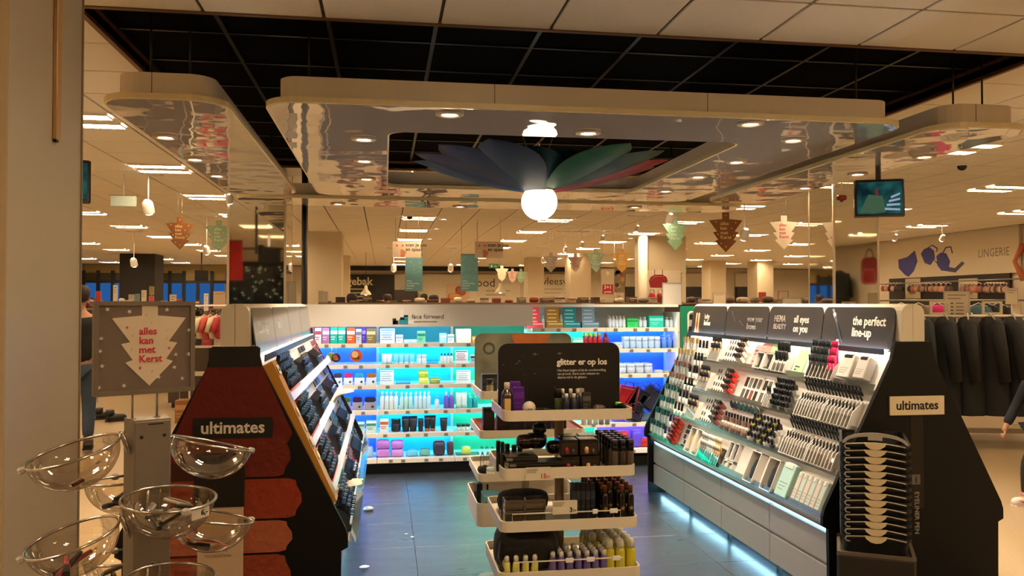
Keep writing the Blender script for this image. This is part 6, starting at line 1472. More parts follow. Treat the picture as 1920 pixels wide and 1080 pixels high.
for k, px in enumerate((776, 880)):
    a_, b_ = at_d(px - 16.5, 546, 15), at_d(px + 16.5, 477, 15)
    o = thing('teal_banner', 'teal hanging banner with white snow dots, %s' % ('nearer the pastry wall', 'before the fruit picture')[k], 'banner', ((a_.x + b_.x) / 2, (a_.y + b_.y) / 2, a_.z)); w, h = b_.x - a_.x, b_.z - a_.z
    c_ = MB().b2((-w / 2, -.004, 0), (w / 2, .004, h)).build('cloth', tealb, o)
    MB().cyl((-w / 2, 0, h), (w / 2, 0, h), .008, n=6).build('rod', BLACK, o)
    for s_ in (-1, 1): MB().cyl((s_ * w * .45, 0, h), (s_ * w * .45, 0, CEIL - a_.z), .002, n=4).build('cord', BLACK, o)
    for q, s in enumerate(('lekker', 'voorbereiding', 'feestelijk', 'wonen')): text(s, .04, mat('#c8d4cc', .5, name='ink_mint'), c_, (-w * .42, -.005, h * (.26 - .065 * q)), .006)
    rn = random.Random(k)
    for q in range(12): MB().lathe([(.005, 0), (.005, .001)], 8, M=T(rn.uniform(-w * .45, w * .45), -.005, rn.uniform(h * .35, h * .95), rx=R(90))).build('printed_dot', mat('#c8d4cc', .5, name='ink_mint'), c_)
    a_, b_ = at_d(736 + k * 154, 483 if k == 0 else 484, 14.5), at_d(790 + k * 154, 453, 14.5)
    o = thing('scan_sign', 'white hanging scan sign with a printed hand, %s' % ('over the first teal banner', 'over the second teal banner')[k], 'sign', ((a_.x + b_.x) / 2, (a_.y + b_.y) / 2, a_.z)); w, h = b_.x - a_.x, b_.z - a_.z
    c_ = MB().b2((-w / 2, -.006, 0), (w / 2, .006, h)).build('board', mat('#c8b49c', .5, noise=.05), o)
    text('scan je pas\nen spaar', .086, BLACK, c_, (-w * .05, -.007, h * .70), .018)
    MB().prism([(-w * .22, .0), (-w * .1, .0), (-w * .02, h * .35), (-w * .16, h * .52), (-w * .22, h * .48)], -.009, -.006).build('printed_hand', mat('#b8704c', .5, name='print_skin'), c_)
    for q in range(2): MB().prism(star_poly(.03), -.008, -.006, M=T(-w * .35 + .1 * q, 0, h * .75)).build('printed_star', mat('#c04848', .5), c_)
    for s_ in (-1, 1): MB().cyl((s_ * w * .4, 0, h), (s_ * w * .4, 0, CEIL - a_.z), .002, n=4).build('cord', BLACK, o)
for px, py, D, l in ((926, 499, 26, 'green exit sign hanging near the food wall'), (1278, 502, 24, 'green exit sign hanging past the wide pillar'), (232, 377, 9.5, 'pale unlit exit sign back panel near the copper tree')):
    p = at_d(px, py, D); o = thing('exit_sign', l, 'sign', T(p.x, p.y, p.z)); w = .3 if px > 300 else .27
    g = mat('#1f7a4c', .4, emit=.25) if px > 300 else mat('#a8b4a4', .4, emit=.12)  # the unlit pale panel has a faint glow added to its colour
    c_ = MB().b2((-w / 2, -.02, -.06), (w / 2, .02, .06)).build('casing', g, o)
    if px > 300:
        MB().prism([(-.08, -.008), (-.01, -.008), (-.01, -.03), (.04, 0), (-.01, .03), (-.01, .008), (-.08, .008)], -.024, -.02, M=T(.06)).build('printed_arrow', WHITE, c_); MB().b2((-.10, -.024, -.04), (-.05, -.02, .04)).build('printed_door', WHITE, c_)
    MB().b2((-w / 2 - .01, -.025, .06), (w / 2 + .01, .025, .066)).build('top_edge', mat('#6a5a44', .5), o)
    MB().cyl((0, 0, .06), (0, 0, CEIL - p.z), .006, n=6).build('hanger', WHITE, o)
# dome cameras and a red alarm box
for px, py, l in ((1804, 312, 'black dome camera under the ceiling by the monitor'), (768, 407, 'black dome camera under the ceiling over the shelving wall')):
    p = at_z(px, py, CEIL - .03); o = thing('dome_camera', l, 'camera', (p.x, p.y, CEIL)); MB().lathe([(.06, 0), (.06, -.02), (.055, -.025)], 16).build('base', WHITE, o); MB().lathe([(.05, -.025), (.045, -.05), (.025, -.07), (.001, -.075)], 16, caps=False).build('dome', BLACKG, o)
p = at_d(1578, 371, 9.6); o = thing('alarm_box', 'small dark red alarm box under the ceiling beside the mirrored column', 'alarm', (p.x, p.y, p.z)); MB().cbox((0, 0, 0), (.11, .06, .06), .012).build('casing', mat('#7a1418', .4), o); MB().lathe([(.02, -.03), (.018, -.045), (.001, -.05)], 12, caps=False).build('lens', BLACKG, o); MB().cyl((0, 0, .03), (0, 0, CEIL - p.z), .01, n=8).build('stem', WHITE, o)
# ------------------------------------------------------------------ far food wall
FW = 33.9
def fx_(px, py, Y=FW): return at_y(px, py, Y)
def wallpanel(px0, px1, y0, y1, m, label, name='food_wall_sign', cat='sign', Y=FW, d=.04):
    a_, b_ = fx_(px0, y1, Y), fx_(px1, y0, Y)
    o = thing(name, label, cat, ((a_.x + b_.x) / 2, Y, a_.z)); w, h = b_.x - a_.x, b_.z - a_.z
    c_ = MB().b2((-w / 2, -d, 0), (w / 2, 0, h)).build('panel', m, o)
    return o, c_, w, h
brick = bpy.data.materials.new('white_wall_tiles'); brick.use_nodes = True
nt = brick.node_tree; bs = nt.nodes['Principled BSDF']; bk_ = nt.nodes.new('ShaderNodeTexBrick'); tc = nt.nodes.new('ShaderNodeTexCoord'); mp = nt.nodes.new('ShaderNodeMapping'); mp.inputs['Rotation'].default_value = (R(90), 0, 0)
bk_.inputs['Color1'].default_value = (.82, .74, .56, 1); bk_.inputs['Color2'].default_value = (.78, .70, .52, 1); bk_.inputs['Mortar'].default_value = (.55, .47, .33, 1); bk_.inputs['Scale'].default_value = 3.2; bk_.inputs['Mortar Size'].default_value = .02
nt.links.new(tc.outputs['Object'], mp.inputs[0]); nt.links.new(mp.outputs[0], bk_.inputs['Vector']); nt.links.new(bk_.outputs['Color'], bs.inputs['Base Color'])
wallpanel(650, 1075, 500, 507, mat('#1c130c', .5, name='fascia_dark'), 'thin dark fascia along the top of the food wall', 'dark_fascia', 'trim', FW - .3)
o, c, w, h = wallpanel(740, 975, 515, 572, brick, 'white tiled food wall with thin letters', Y=FW)
text('food', .50, mat('#4a3c2c', .5, name='ink_brown'), c, T(w * .118, -.045, h * .60), .0)
for k in range(2): MB().b2((w * .22, -.046, h * (.45 - .13 * k)), (w * (.42 - .04 * k), -.04, h * (.48 - .13 * k))).build('printed_line', mat('#a8987a', .5), c)
o2, c2, w2, h2 = wallpanel(1008, 1066, 514, 572, brick, 'white tiled wall section with a cold meats title', Y=FW)
text('vleeswaren', .44, mat('#4a3c2c', .5, name='ink_brown'), c2, T(-w2 * .36, -.045, h2 * .66), .0)
for k in range(3): MB().b2((-w2 * .3, -.046, h2 * (.5 - .12 * k)), (w2 * (.3 - .06 * k), -.04, h2 * (.52 - .12 * k))).build('printed_line', mat('#a8987a', .5), c2)
o3, c3, w3, h3 = wallpanel(640, 739, 515, 572, mat('#171310', .5, name='chalk_black'), 'black pastry wall with chalk lettering', Y=FW)
text('gebak', .44, mat('#efe4c8', .5, name='chalk'), c3, T(-w3 * .40, -.045, h3 * .66), .025)
for k in range(4): text(('lekker van gebak', 'wij zijn heel lekker', 'de beste voor', 'alle dagen heerlijk'), .2, mat('#efe4c8', .5, name='chalk'), c3, T(-w3 * .38, -.045, h3 * (.5 - .12 * k)), .01) if False else MB().b2((-w3 * .38, -.046, h3 * (.50 - .12 * k)), (-w3 * (.02 - .03 * k), -.04, h3 * (.54 - .12 * k))).build('chalk_line', mat('#b8ae98', .5, name='chalk_dim'), c3)
wallpanel(740, 782, 544, 572, mat('#2c1f18', .4), 'dark brown oven block under the tiled wall', 'oven_block', 'oven', FW - .05, .5)
o, c, w, h = wallpanel(838, 880, 533, 566, mat('#d8b898', .5), 'picture of fruit and bread on the tiled wall', 'food_picture', 'picture', FW - .06)
blob(MB(), (w * .1, -.06, h * .62), (w * .5, .05, h * .55), 0, 1, .1).build('printed_fruit', mat('#a85c40', .5), c); blob(MB(), (-w * .15, -.06, h * .3), (w * .6, .05, h * .4), 0, 2, .1).build('printed_bread', mat('#d89a54', .5), c)
for px, py, l, c in ((686, 545, 'white cone pendant lamp before the pastry wall', '#e0d4b4'), (938, 541, 'grey cone pendant lamp before the tiled food wall', '#b0a488')):
    p = at_d(px, py, 24); o = thing('cone_pendant', l, 'lamp', (p.x, p.y, p.z)); MB().lathe([(.16, -.12), (.14, -.06), (.05, .04), (.04, .14), (.001, .16)], 18, caps=False).build('shade', mat(c, .4), o); MB().cyl((0, 0, .14), (0, 0, CEIL - p.z), .006, n=5).build('cord', BLACK, o); MB().lathe([(.05, -.1), (.03, -.13), (.001, -.14)], 12, caps=False).build('bulb', emis((1, .85, .6), 6, 'cone_bulb'), o)
# promotion posters, racks of the middle distance
def hang_cords(o, w, h, Y):
    for s_ in (-1, 1): MB().cyl((s_ * w * .4, -.01, h), (s_ * w * .4, -.01, CEIL - o.location.z), .003, n=4).build('cord', WHITE, o)
o, c, w, h = wallpanel(1127, 1151, 505, 554, mat('#c8b898', .5), 'beige promotion poster with a red block reading three plus one free', 'promotion_poster', 'poster', 16, .02); hang_cords(o, w, h, 16)
r_ = MB().b2((-w * .42, -.024, h * .05), (w * .42, -.02, h * .42)).build('red_block', mat('#c01c20', .5), c); text('3+1', h * .20, WHITE, r_, (0, -.0255, h * .25), .02, 'CENTER', ext=.001); text('gratis', h * .13, WHITE, r_, (0, -.0255, h * .10), .015, 'CENTER'); MB().prism(star_poly(.06, 6), -.024, -.02, M=T(0, 0, h * .85)).build('printed_star', mat('#e8dcc4', .5), c)
o, c, w, h = wallpanel(1153, 1169, 549, 566, mat('#dccab0', .5), 'small promotion card with red figures standing on a rack', 'promotion_card', 'card', 14, .015); text('3+1\ngratis', h * .3, REDI, c, (0, -.0165, h * .5), .015, 'CENTER')
o, c, w, h = wallpanel(1150, 1170, 504, 548, mat('#8a7a60', .6, noise=.7, scale=9, name='collage'), 'colourful patterned poster near the golden paper tree', 'pattern_poster', 'poster', 19, .02); hang_cords(o, w, h, 19)
for k in range(8): MB().lathe([(.05, 0), (.05, .004)], 8, M=T(random.uniform(-w * .4, w * .4), -.021, random.uniform(h * .1, h * .9), rx=R(90))).build('printed_spot', mat(['#5a5c80', '#a04c30', '#3c3c48', '#b89858'][k % 4], .5), c)
# low racks behind the shelving wall with goods along their tops
rackm = mat('#3a2a20', .6, name='rack_brown')
rn = random.Random(21)
goods = ['#5a3c2c', '#8a2c28', '#c8b8a0', '#2c2824', '#9c8468', '#6a6058', '#b09880', '#402a24']
gname = {'#5a3c2c': 'brown', '#8a2c28': 'dark red', '#c8b8a0': 'cream', '#2c2824': 'black', '#9c8468': 'tan', '#6a6058': 'grey', '#b09880': 'beige', '#402a24': 'dark brown'}
def low_rack(x0, x1, Y, z, label, n, where, hs=(.03, .09), pal=goods):
    o = thing('low_rack', label, 'rack', ((x0 + x1) / 2, Y, 0)); w = x1 - x0
    MB().b2((-w / 2, 0, .08), (w / 2, .6, z - .03)).build('body', rackm, o); MB().b2((-w / 2 - .02, -.02, z - .03), (w / 2 + .02, .62, z)).build('top_board', mat('#7a6448', .5, name='rack_top'), o); MB().b2((-w / 2 + .04, .05, 0), (w / 2 - .04, .55, .08)).build('plinth', BLACK, o)
    for k in range(n):
        c = pal[rn.randrange(len(pal))]; x = x0 + w * (k + .5) / n; h = rn.uniform(*hs)
        product('pouch' if rn.random() < .5 else 'carton', w / n * rn.uniform(.5, .9), h, .2, c, goods[rn.randrange(8)], '%s goods on %s, place %s' % (gname.get(c, 'coloured'), where, NUM[k + 1] if k < 20 else 'twenty-' + NUM[k - 19]), (x, Y + .15, z), group='%s goods on %s' % (gname.get(c, 'coloured'), where))
low_rack(-.9, 4.0, 12.0, 1.60, 'dark low rack running behind the shelving wall', 26, 'the dark rack behind the shelving wall')
low_rack(4.2, 8.4, 13.5, 1.60, 'dark low rack behind the makeup wall headers', 18, 'the rack behind the dark headers', (.04, .12))
# wall shelves far right-middle: black boxes and bright panels
for k, (x0, x1) in enumerate(((1172, 1198), (1282, 1320), (1378, 1405))):
    wallpanel(x0, x1, 513, 541, mat('#e8dcc4', .5, emit=.0), 'bright blank wall panel between the distant pillars, %s' % n5[k], 'blank_billboard', 'panel', 33.95, .05)
    o, c, w, h = wallpanel(x0, x1, 538, 572, mat('#1a1412', .5), 'black shelf unit under the bright panel, %s' % n5[k], 'dark_shelf_unit', 'shelf', 33.95, .3); MB().b2((-w / 2, -.3, -at_y((x0 + x1) / 2, 572, 33.95).z), (w / 2, 0, 0)).build('base', BLACK, o)
    MB().b2((-w / 2, -.33, h * .38), (w / 2, -.3, h * .42)).build('shelf_edge', mat('#a89c8c', .5), c)
    for q in range(6): blob(MB(), (-w * .42 + w * .84 * q / 5, -.36, h * .2), (w * .15, .1, h * .25), 0, q, .2, 7, 4).build('folded_cloth', mat(['#6a5a78', '#4a4450', '#8a7a90'][q % 3], .7), c)
frame_stand(1337, 1361, 549, 575, 13.0, '#d8ccb0', 'pale card stand with a red drawing behind the dark headers', 1, '#c03828')
frame_stand(1423, 1436, 548, 566, 14, '#c8482c', 'red framed card behind the dark headers, first', 0, edge='#b01c1c'); frame_stand(1459, 1478, 546, 566, 14, '#b8a890', 'red framed card behind the dark headers, second', 0, edge='#b01c1c')
for k, (px, c) in enumerate(((1228, '#b0181c'), (1243, '#c02020'))):
    p = at_y(px, 568, 14.0); o = thing('red_bag', 'red bag standing behind the shelving wall by the pillar, %s' % n5[k], 'bag', (p.x, 14.15, 1.6)); blob(MB(), (0, 0, .09), (.13, .12, .18), 0, k, .1).build('body', mat(c, .5), o); MB().tube([(-.04, 0, .16), (-.03, 0, .23), (.03, 0, .23), (.04, 0, .16)], .006, 5).build('handle', mat(c, .5), o)
low_rack(3.3, 4.15, 14.0, 1.60, 'short dark rack by the wide pale pillar', 4, 'the short rack by the pillar')
# ------------------------------------------------------------------ window wall at the far left
wx0, wx1 = fx_(158, 520, 33).x, fx_(424, 520, 33).x
wd = mat('#0f1210', .5, name='window_frame_dark')
dusk = emis('#2c63a8', .55, 'dusk_pane')
def zf(py): return at_y(290, py, 33).z
wn = S(MB().b2((wx0, 32.95, zf(512)), (wx1, 33.05, zf(496))), 'window_1', mat('#9a8a58', .5, name='window_header'))
MB().b2((wx0, 32.9, 0), (wx1, 32.98, .9)).build('window_apron', wd, wn)
n = 10
for k in range(n):
    x0, x1 = wx0 + (wx1 - wx0) * k / n, wx0 + (wx1 - wx0) * (k + 1) / n
    MB().b2((x0 + .06, 32.98, .9), (x1 - .06, 33.0, zf(529))).build('pane', dusk if k not in (3,) else mat('#20242a', .2), wn)
    MB().b2((x0 + .06, 32.97, zf(527)), (x1 - .06, 33.0, zf(511))).build('upper_panel', mat('#a89458' if k > 6 else '#3a3424', .5), wn)
    MB().b2((x0 - .06, 32.9, .9), (x0 + .06, 33.02, zf(508))).build('mullion', wd, wn)
MB().b2((wx0, 32.88, zf(531)), (wx1, 33.02, zf(526))).build('transom', wd, wn)
xx0, xx1 = at_y(224, 520, 26).x, at_y(290, 520, 26).x
S(MB().b2((xx0, 26, 0), (xx1, 27, CEIL)), 'pillar_wall', mat('#14100c', .6, name='pillar_black'))
# shelves and goods in front of the window wall
low_rack(at_y(150, 560, 16).x, at_y(440, 560, 16).x, 16.0, 1.50, 'long low goods rack before the window wall', 22, 'the low rack before the windows', (.05, .2), goods + ['#8a2c28', '#a03030'])
for px0, px1, y0, y1, Y, c, l in ((179, 190, 546, 583, 14, '#b02030', 'tall red card stand before the windows'), (212, 221, 534, 568, 18, '#c0b49c', 'tall pale card stand by the dark pillar'), (241, 252, 552, 570, 17, '#b8ac94', 'short beige carton before the dark pillar'), (253, 262, 551, 577, 16.5, '#6a8c8c', 'grey teal carton before the dark pillar'), (265, 275, 544, 572, 16, '#c8bca4', 'tall cream price card before the dark pillar'),
                          (279, 289, 555, 568, 18, '#c04050', 'pink red carton at the dark pillar'), (280, 289, 537, 553, 19, '#8a7c40', 'olive carton high at the dark pillar edge'), (318, 331, 552, 586, 14, '#d0c4ac', 'tall cream price card beside the teal stick'), (335, 341, 565, 592, 13, '#5c98a0', 'thin teal card stick on the rack'), (382, 391, 550, 583, 13.5, '#d8ccb8', 'tall white price card by the mirrored column'), (400, 423, 546, 580, 16, '#b89c80', 'patterned carton by the mirrored column')):
    frame_stand(px0, px1, y0, y1, Y, c, l, 3 if px1 - px0 < 14 else 1)
p = at_d(366, 585, 13); o = thing('black_teapot', 'round black teapot shape beside the christmas sign top', 'teapot', (p.x, p.y, 1.37)); blob(MB(), (0, 0, .09), (.17, .17, .18), 0, 4, .05).build('body', BLACKG, o); MB().tube([(.07, 0, .13), (.13, 0, .12), (.12, 0, .05), (.07, 0, .04)], .01, 6).build('handle', BLACKG, o)
low_rack(at_y(355, 600, 13.2).x - .3, at_y(388, 600, 13.2).x + .1, 13.2, 1.36, 'brown side rack carrying the black teapot', 3, 'the brown side rack')
# baby clothes hanging by the mirrored column
for k, (px, c, l) in enumerate(((383, '#c8b89c', 'small cream jumper on a hanger by the mirrored column'), (394, '#b84840', 'small red striped jumper on a hanger by the mirrored column'), (406, '#c4b498', 'small beige jumper on a hanger by the mirrored column'), (417, '#a82c34', 'small red jumper on a hanger by the mirrored column'))):
    p = at_d(px, 600, 12); o = thing('hanging_jumper', l, 'clothing', T(p.x, p.y, p.z + .05, rz=R(60)))
    blob(MB(), (0, 0, -.16), (.30, .08, .34), 0, k, .08, 12, 7, 3).build('body', mat(c, .8), o)
    for s_ in (-1, 1): MB().cyl((s_ * .11, 0, -.03), (s_ * .2, 0, -.22), .045, .035, 8).build('sleeve', mat(c, .8), o)
    MB().tube([(-.1, 0, -.02), (0, 0, .03), (.1, 0, -.02)], .006, 5).build('hanger', WHITE, o); MB().tube([(0, 0, .03), (0, 0, .07), (.02, 0, .09)], .004, 5).build('hook', CHROME, o)
p = at_d(400, 590, 12); o = thing('clothes_rail', 'white rail carrying the small jumpers', 'rail', (p.x, p.y, 0)); MB().cyl((-.3, -.1, p.z + .13), (.3, .1, p.z + .13), .012, n=8).build('bar', WHITE, o)
for s_ in (-1, 1): MB().cyl((s_ * .3, s_ * .1, 0), (s_ * .3, s_ * .1, p.z + .13), .014, n=8).build('upright', WHITE, o)
for k, (zz, c) in enumerate(((.95, '#c8bca4'), (.55, '#b8a88c'))): MB().b2((-.35, -.15, zz), (.35, .3, zz + .03)).build('shelf', mat(c, .5), o)
for k in range(4): product('carton', .14, .16, .2, ['#2c2422', '#a82c34', '#c8b8a0', '#6a4a38'][k], '#888888', '%s folded item on the shelf under the small jumpers' % ['black', 'red', 'cream', 'brown'][k], (p.x - .25 + .17 * k, p.y + .05, .98))
for k in range(3): product('carton', .16, .30, .25, '#8a5c34', '#b08050', 'brown cardboard box on the floor behind the red end board, %s' % n5[k], (p.x - .2 + .2 * k, p.y - .9 - .1 * k, 0))
p = at_z(218, 790, 0); 
for k, (dx, dy) in enumerate(((0, 0), (-.22, .25))):
    o = thing('black_shoe', 'black shoe on the stone floor behind the bowl stand, %s' % ('front one', 'rear one')[k], 'shoe', T(p.x + dx, p.y + dy, 0, rz=R(30))); blob(MB(), (0, 0, .05), (.27, .10, .10), 0, 1, .06, 12, 6).build('upper', BLACK, o); MB().prism(rrect(-.14, -.05, .14, .05, .045, 4), 0, .025, axis='z').build('sole', mat('#1c1816', .6), o)
    MB().cyl((-.08, 0, .08), (-.08, 0, .16), .05, .055, 10).build('shaft', BLACK, o)

# ------------------------------------------------------------------ lingerie wall (right-hand wall)
LX = XW1 - .02
def lw(px, py): return at_x(px, py, LX)
def lpanel(px0, px1, y0, y1, m, label, name, cat, d=.05, X=LX):
    a_ = at_x(px0, (y0 + y1) / 2, X); b_ = at_x(px1, (y0 + y1) / 2, X)
    z1_ = at_x(px0, y0, X).z; z0_ = at_x(px0, y1, X).z
    o = thing(name, label, cat, T(X, (a_.y + b_.y) / 2, z0_, rz=R(-90))); w, h = a_.y - b_.y, z1_ - z0_
    c_ = MB().b2((-w / 2, -d, 0), (w / 2, 0, h)).build('panel', m, o)
    return o, c_, w, h
o, c, w, h = lpanel(1668, 1915, 448, 523, mat('#d8ccb4', .45, noise=.03, scale=3, name='lingerie_board'), 'long cream board with blue lingerie picture and wall title', 'lingerie_board', 'panel')
a_ = lw(1668, 490)
def lx(px): return -(at_x(px, 480, LX).y - a_.y) - w / 2
def lz(px, py): return at_x(px, py, LX).z - at_x(1668, 523, LX).z
text('LINGERIE', .24, mat('#7a7060', .5, name='ink_lingerie'), c, T(lx(1838), -.052, lz(1838, 483)), -.004, spacing=1.1, sx=.8)
nv = mat('#36368a', .6, noise=.3, scale=14, name='navy_lace')
def lp_(pts): return [(lx(px), lz(px, py)) for px, py in pts]
MB().prism(lp_([(1688, 487), (1705, 482), (1719, 470), (1724, 490), (1717, 508), (1707, 519), (1700, 515), (1689, 503)]), -.056, -.05).build('printed_briefs', nv, c)
for pts in ([(1731, 476), (1736, 468), (1746, 463), (1755, 470), (1757, 485), (1748, 497), (1738, 493)], [(1760, 480), (1768, 474), (1778, 475), (1785, 490), (1781, 506), (1770, 508), (1762, 498)]): MB().prism(lp_(pts), -.058, -.05).build('printed_bra_cup', nv, c)
MB().prism(lp_([(1755, 488), (1763, 497), (1775, 508), (1795, 511), (1812, 494), (1808, 490), (1794, 503), (1781, 500)]), -.055, -.05).build('printed_band', mat('#3a3a5c', .6), c)
for pts in ([(1747, 463), (1752, 460), (1762, 466), (1760, 472)], [(1772, 474), (1778, 464), (1787, 463), (1790, 475)]): MB().tube([(x, -.054, z) for x, z in lp_(pts)], .012, 5).build('printed_strap', nv, c)
MB().tube([(x, -.054, z) for x, z in [(lx(1922), lz(1922, 458)), (lx(1908), lz(1908, 490)), (lx(1922), lz(1922, 525))]], .05, 6).build('printed_coral_band', mat('#c06848', .5), c)
o, c, w, h = lpanel(1670, 1897, 520, 572, mat('#14100e', .6, name='rack_back_black'), 'black display wall under the lingerie board', 'lingerie_display', 'display', .04, LX - .01)
for px0, px1, l in ((1699, 1727, 'white poster on the black lingerie display, first'), (1799, 1834, 'white poster on the black lingerie display, second')):
    o_, c_, w_, h_ = lpanel(px0, px1, 523, 560, mat('#c0b294', .5), l, 'lingerie_poster', 'poster', .02, LX - .06); blob(MB(), (0, -.03, h_ * .45), (w_ * .5, .03, h_ * .5), 0, px0, .2).build('printed_figure', mat('#8a7a6c', .6), c_)
rn = random.Random(5)
pinks = [('#b07c64', 'tan'), ('#8c7464', 'taupe'), ('#c09080', 'pale pink'), ('#5a4840', 'dark brown'), ('#9a5a50', 'rose'), ('#2c2622', 'black')]
for px in list(range(1658, 1692, 6)) + list(range(1708, 1740, 6)) + list(range(1742, 1786, 9)) + list(range(1806, 1836, 7)) + list(range(1852, 1888, 6)):
    X = LX - .35; p = at_x(px, 534, X); c, cn = pinks[rn.randrange(6)]
    bc_ = globals().setdefault('BRAS', {}); bc_[cn] = bc_.get(cn, -1) + 1
    o = thing('hanging_bra', '%s bra hanging on the rail of the lingerie display, %s of its colour' % (cn, NTH[bc_[cn]]), 'clothing', T(X, p.y, p.z + .02, rz=R(-90)), '%s bras on the lingerie rail' % cn)
    for s_ in (-1, 1): blob(MB(), (s_ * .05, 0, -.11), (.11, .10, .13), 0, px, .08, 8, 5).build('cup', mat(c, .7), o); MB().cyl((s_ * .05, 0, -.05), (s_ * .09, 0, .0), .008, n=5).build('strap', mat(c, .7), o)
    MB().tube([(-.1, 0, 0), (0, 0, .03), (.1, 0, 0)], .007, 5).build('hanger', WHITE, o)
o = thing('lingerie_rail', 'long metal rail along the black lingerie display', 'rail', (LX - .35, 16.6, 0)); MB().cyl((0, -3.4, at_x(1770, 528, LX - .35).z), (0, 2.8, at_x(1770, 528, LX - .35).z), .012, n=8).build('bar', STEEL, o)
for yy in (-2.5, -.5, 1.5): MB().cyl((0, yy, at_x(1770, 528, LX - .35).z), (.33, yy, at_x(1770, 528, LX - .35).z), .01, n=6).build('bracket', STEEL, o)
for k, (px, c, l) in enumerate(((1757, '#c01868', 'bright pink top hanging below the lingerie rail'), (1690, '#8a7a64', 'beige top at the lingerie display'), (1722, '#6a5a48', 'brown top in front of the lingerie display'), (1835, '#3a5a64', 'teal top near the price sign'), (1850, '#14100f', 'black top near the price sign'), (1872, '#171412', 'black cardigan by the frame edge rack'))):
    p = at_d(px, 585, 12.5); o = thing('hanging_shirt', l, 'clothing', T(p.x, p.y, p.z + .1, rz=R(-30))); blob(MB(), (0, 0, -.2), (.30, .10, .42), 0, k, .1, 12, 7, 3).build('body', mat(c, .8), o)
    for s_ in (-1, 1): MB().cyl((s_ * .11, 0, -.04), (s_ * .2, 0, -.26), .05, .04, 8).build('sleeve', mat(c, .8), o)
    MB().tube([(-.12, 0, -.02), (0, 0, .04), (.12, 0, -.02)], .007, 5).build('hanger', WHITE, o)
o = thing('garment_rail', 'pale garment rail in front of the lingerie display', 'rail', (at_d(1780, 590, 12.5).x, at_d(1780, 590, 12.5).y, 0)); zz = at_d(1780, 578, 12.5).z + .12
MB().cyl((-1.0, .45, zz), (1.0, -.35, zz), .014, n=8).build('bar', STEEL, o)
for s_ in (-1, 1): MB().cyl((s_ * 1.0, -s_ * .4 + .05, 0), (s_ * 1.0, -s_ * .4 + .05, zz), .014, n=8).build('upright', STEEL, o)
# white counter line and coats on a rack
RX, RY = at_d(1830, 700, 9.5).x, at_d(1830, 700, 9.5).y
rk = thing('coat_rack', 'white frame coat rack loaded with dark coats', 'rack', T(RX, RY, 0, rz=R(-12)))
rz_ = 1.44
wr = mat('#b8aa90', .4, .1, name='rack_cream')
for dy in (-.33, .33): MB().cyl((-1.1, dy, rz_ + .0), (1.3, dy, rz_), .014, n=8).build('bar', wr, rk)
for x in (-1.1, 1.3):
    MB().b2((x - .02, -.35, .06), (x + .02, -.31, rz_)).build('upright', wr, rk); MB().b2((x - .02, .31, .06), (x + .02, .35, rz_)).build('upright', wr, rk); MB().b2((x - .025, -.3, .06), (x + .025, .3, .1)).build('foot_bar', wr, rk); MB().lathe([(.03, 0), (.035, .02), (.02, .06)], 10, M=T(x, 0, 0)).build('caster', BLACK, rk)
MB().b2((-1.1, -.02, .10), (1.3, .02, .15)).build('base_bar', wr, rk)
for x in (-.52, .05, .47):
    MB().ring(rrect(x - .11, rz_ + .02, x + .11, rz_ + .17, .01, 2), rrect(x - .085, rz_ + .045, x + .085, rz_ + .145, .008, 2), -.28, -.26, axis='y').build('ticket_holder', wr, rk)
coat_c = [('#071410', 'dark green'), ('#050505', 'black'), ('#050509', 'blue-black'), ('#070504', 'brown-black')]
RM = T(RX, RY, 0, rz=R(-12))
for k in range(19):
    c, cn = coat_c[0] if k < 4 else coat_c[1 + k % 3]
    row = k % 2
    o = thing('hanging_coat', '%s coat on the coat rack, %s from its makeup wall end' % (cn, NTH[k]), 'coat', RM @ T(-.98 + k * .122, -.33 + .66 * row, rz_ - .02, rz=R(random.uniform(62, 82))))
    mb = MB(); n = 16; vs = []; fs = []
    prof = [(.02, .0, .07), (-.03, .15, .09), (-.08, .24, .12), (-.3, .25, .14), (-.62, .27, .16), (-1.05, .31, .18)]
    for z, rx_, ry_ in prof:
        for i in range(n):
            a_ = 2 * PI * i / n; f = 1 + .07 * math.sin(5 * a_ + k) * min(1, -z + .1)
            vs.append((max(.03, rx_) * math.cos(a_) * f, ry_ * math.sin(a_) * f, z - .0))
    for l in range(len(prof) - 1):
        for i in range(n): fs.append((l * n + i, l * n + (i + 1) % n, l * n + n + (i + 1) % n, l * n + n + i))
    mb.add(vs, [f[::-1] for f in fs], 0, True); mb.build('body', mat(c, .85, noise=.2, scale=30), o)
    for s_ in (-1, 1): MB().tube([(s_ * .2, 0, -.07), (s_ * .28, -.02, -.35), (s_ * .3, -.05, -.68)], [.075, .07, .055], 9).build('sleeve', mat(c, .85, noise=.2, scale=30), o)
    MB().tube([(-.16, 0, -.01), (0, 0, .05), (.16, 0, -.01)], .009, 6).build('hanger', mat('#a89a80', .4), o)
    if k == 18:
        for yy in (-1.5, -1.05): dup(o, T(11.6, yy, 2.42, rz=R(90 + 20 * yy)), 'dark coat high on the side wall behind the viewer, %s' % ('one', 'other')[yy > -1.2])
    if k in (2, 8, 14): g = MB().b2((-.02, -.19, -.34), (.02, -.185, -.24)).build('price_tag', mat('#b8b0a0', .5), o)
o = thing('low_table', 'pale low table far behind the coat rack', 'table', (at_d(1850, 640, 11.5).x, at_d(1850, 640, 11.5).y, 0)); MB().b2((-1.5, -.4, 1.02), (1.5, .4, 1.06)).build('top', wr, o)
for sx_ in (-1, 1):
    for sy_ in (-1, 1): MB().b2((sx_ * 1.4 - .03, sy_ * .35 - .03, 0), (sx_ * 1.4 + .03, sy_ * .35 + .03, 1.02)).build('leg', wr, o)

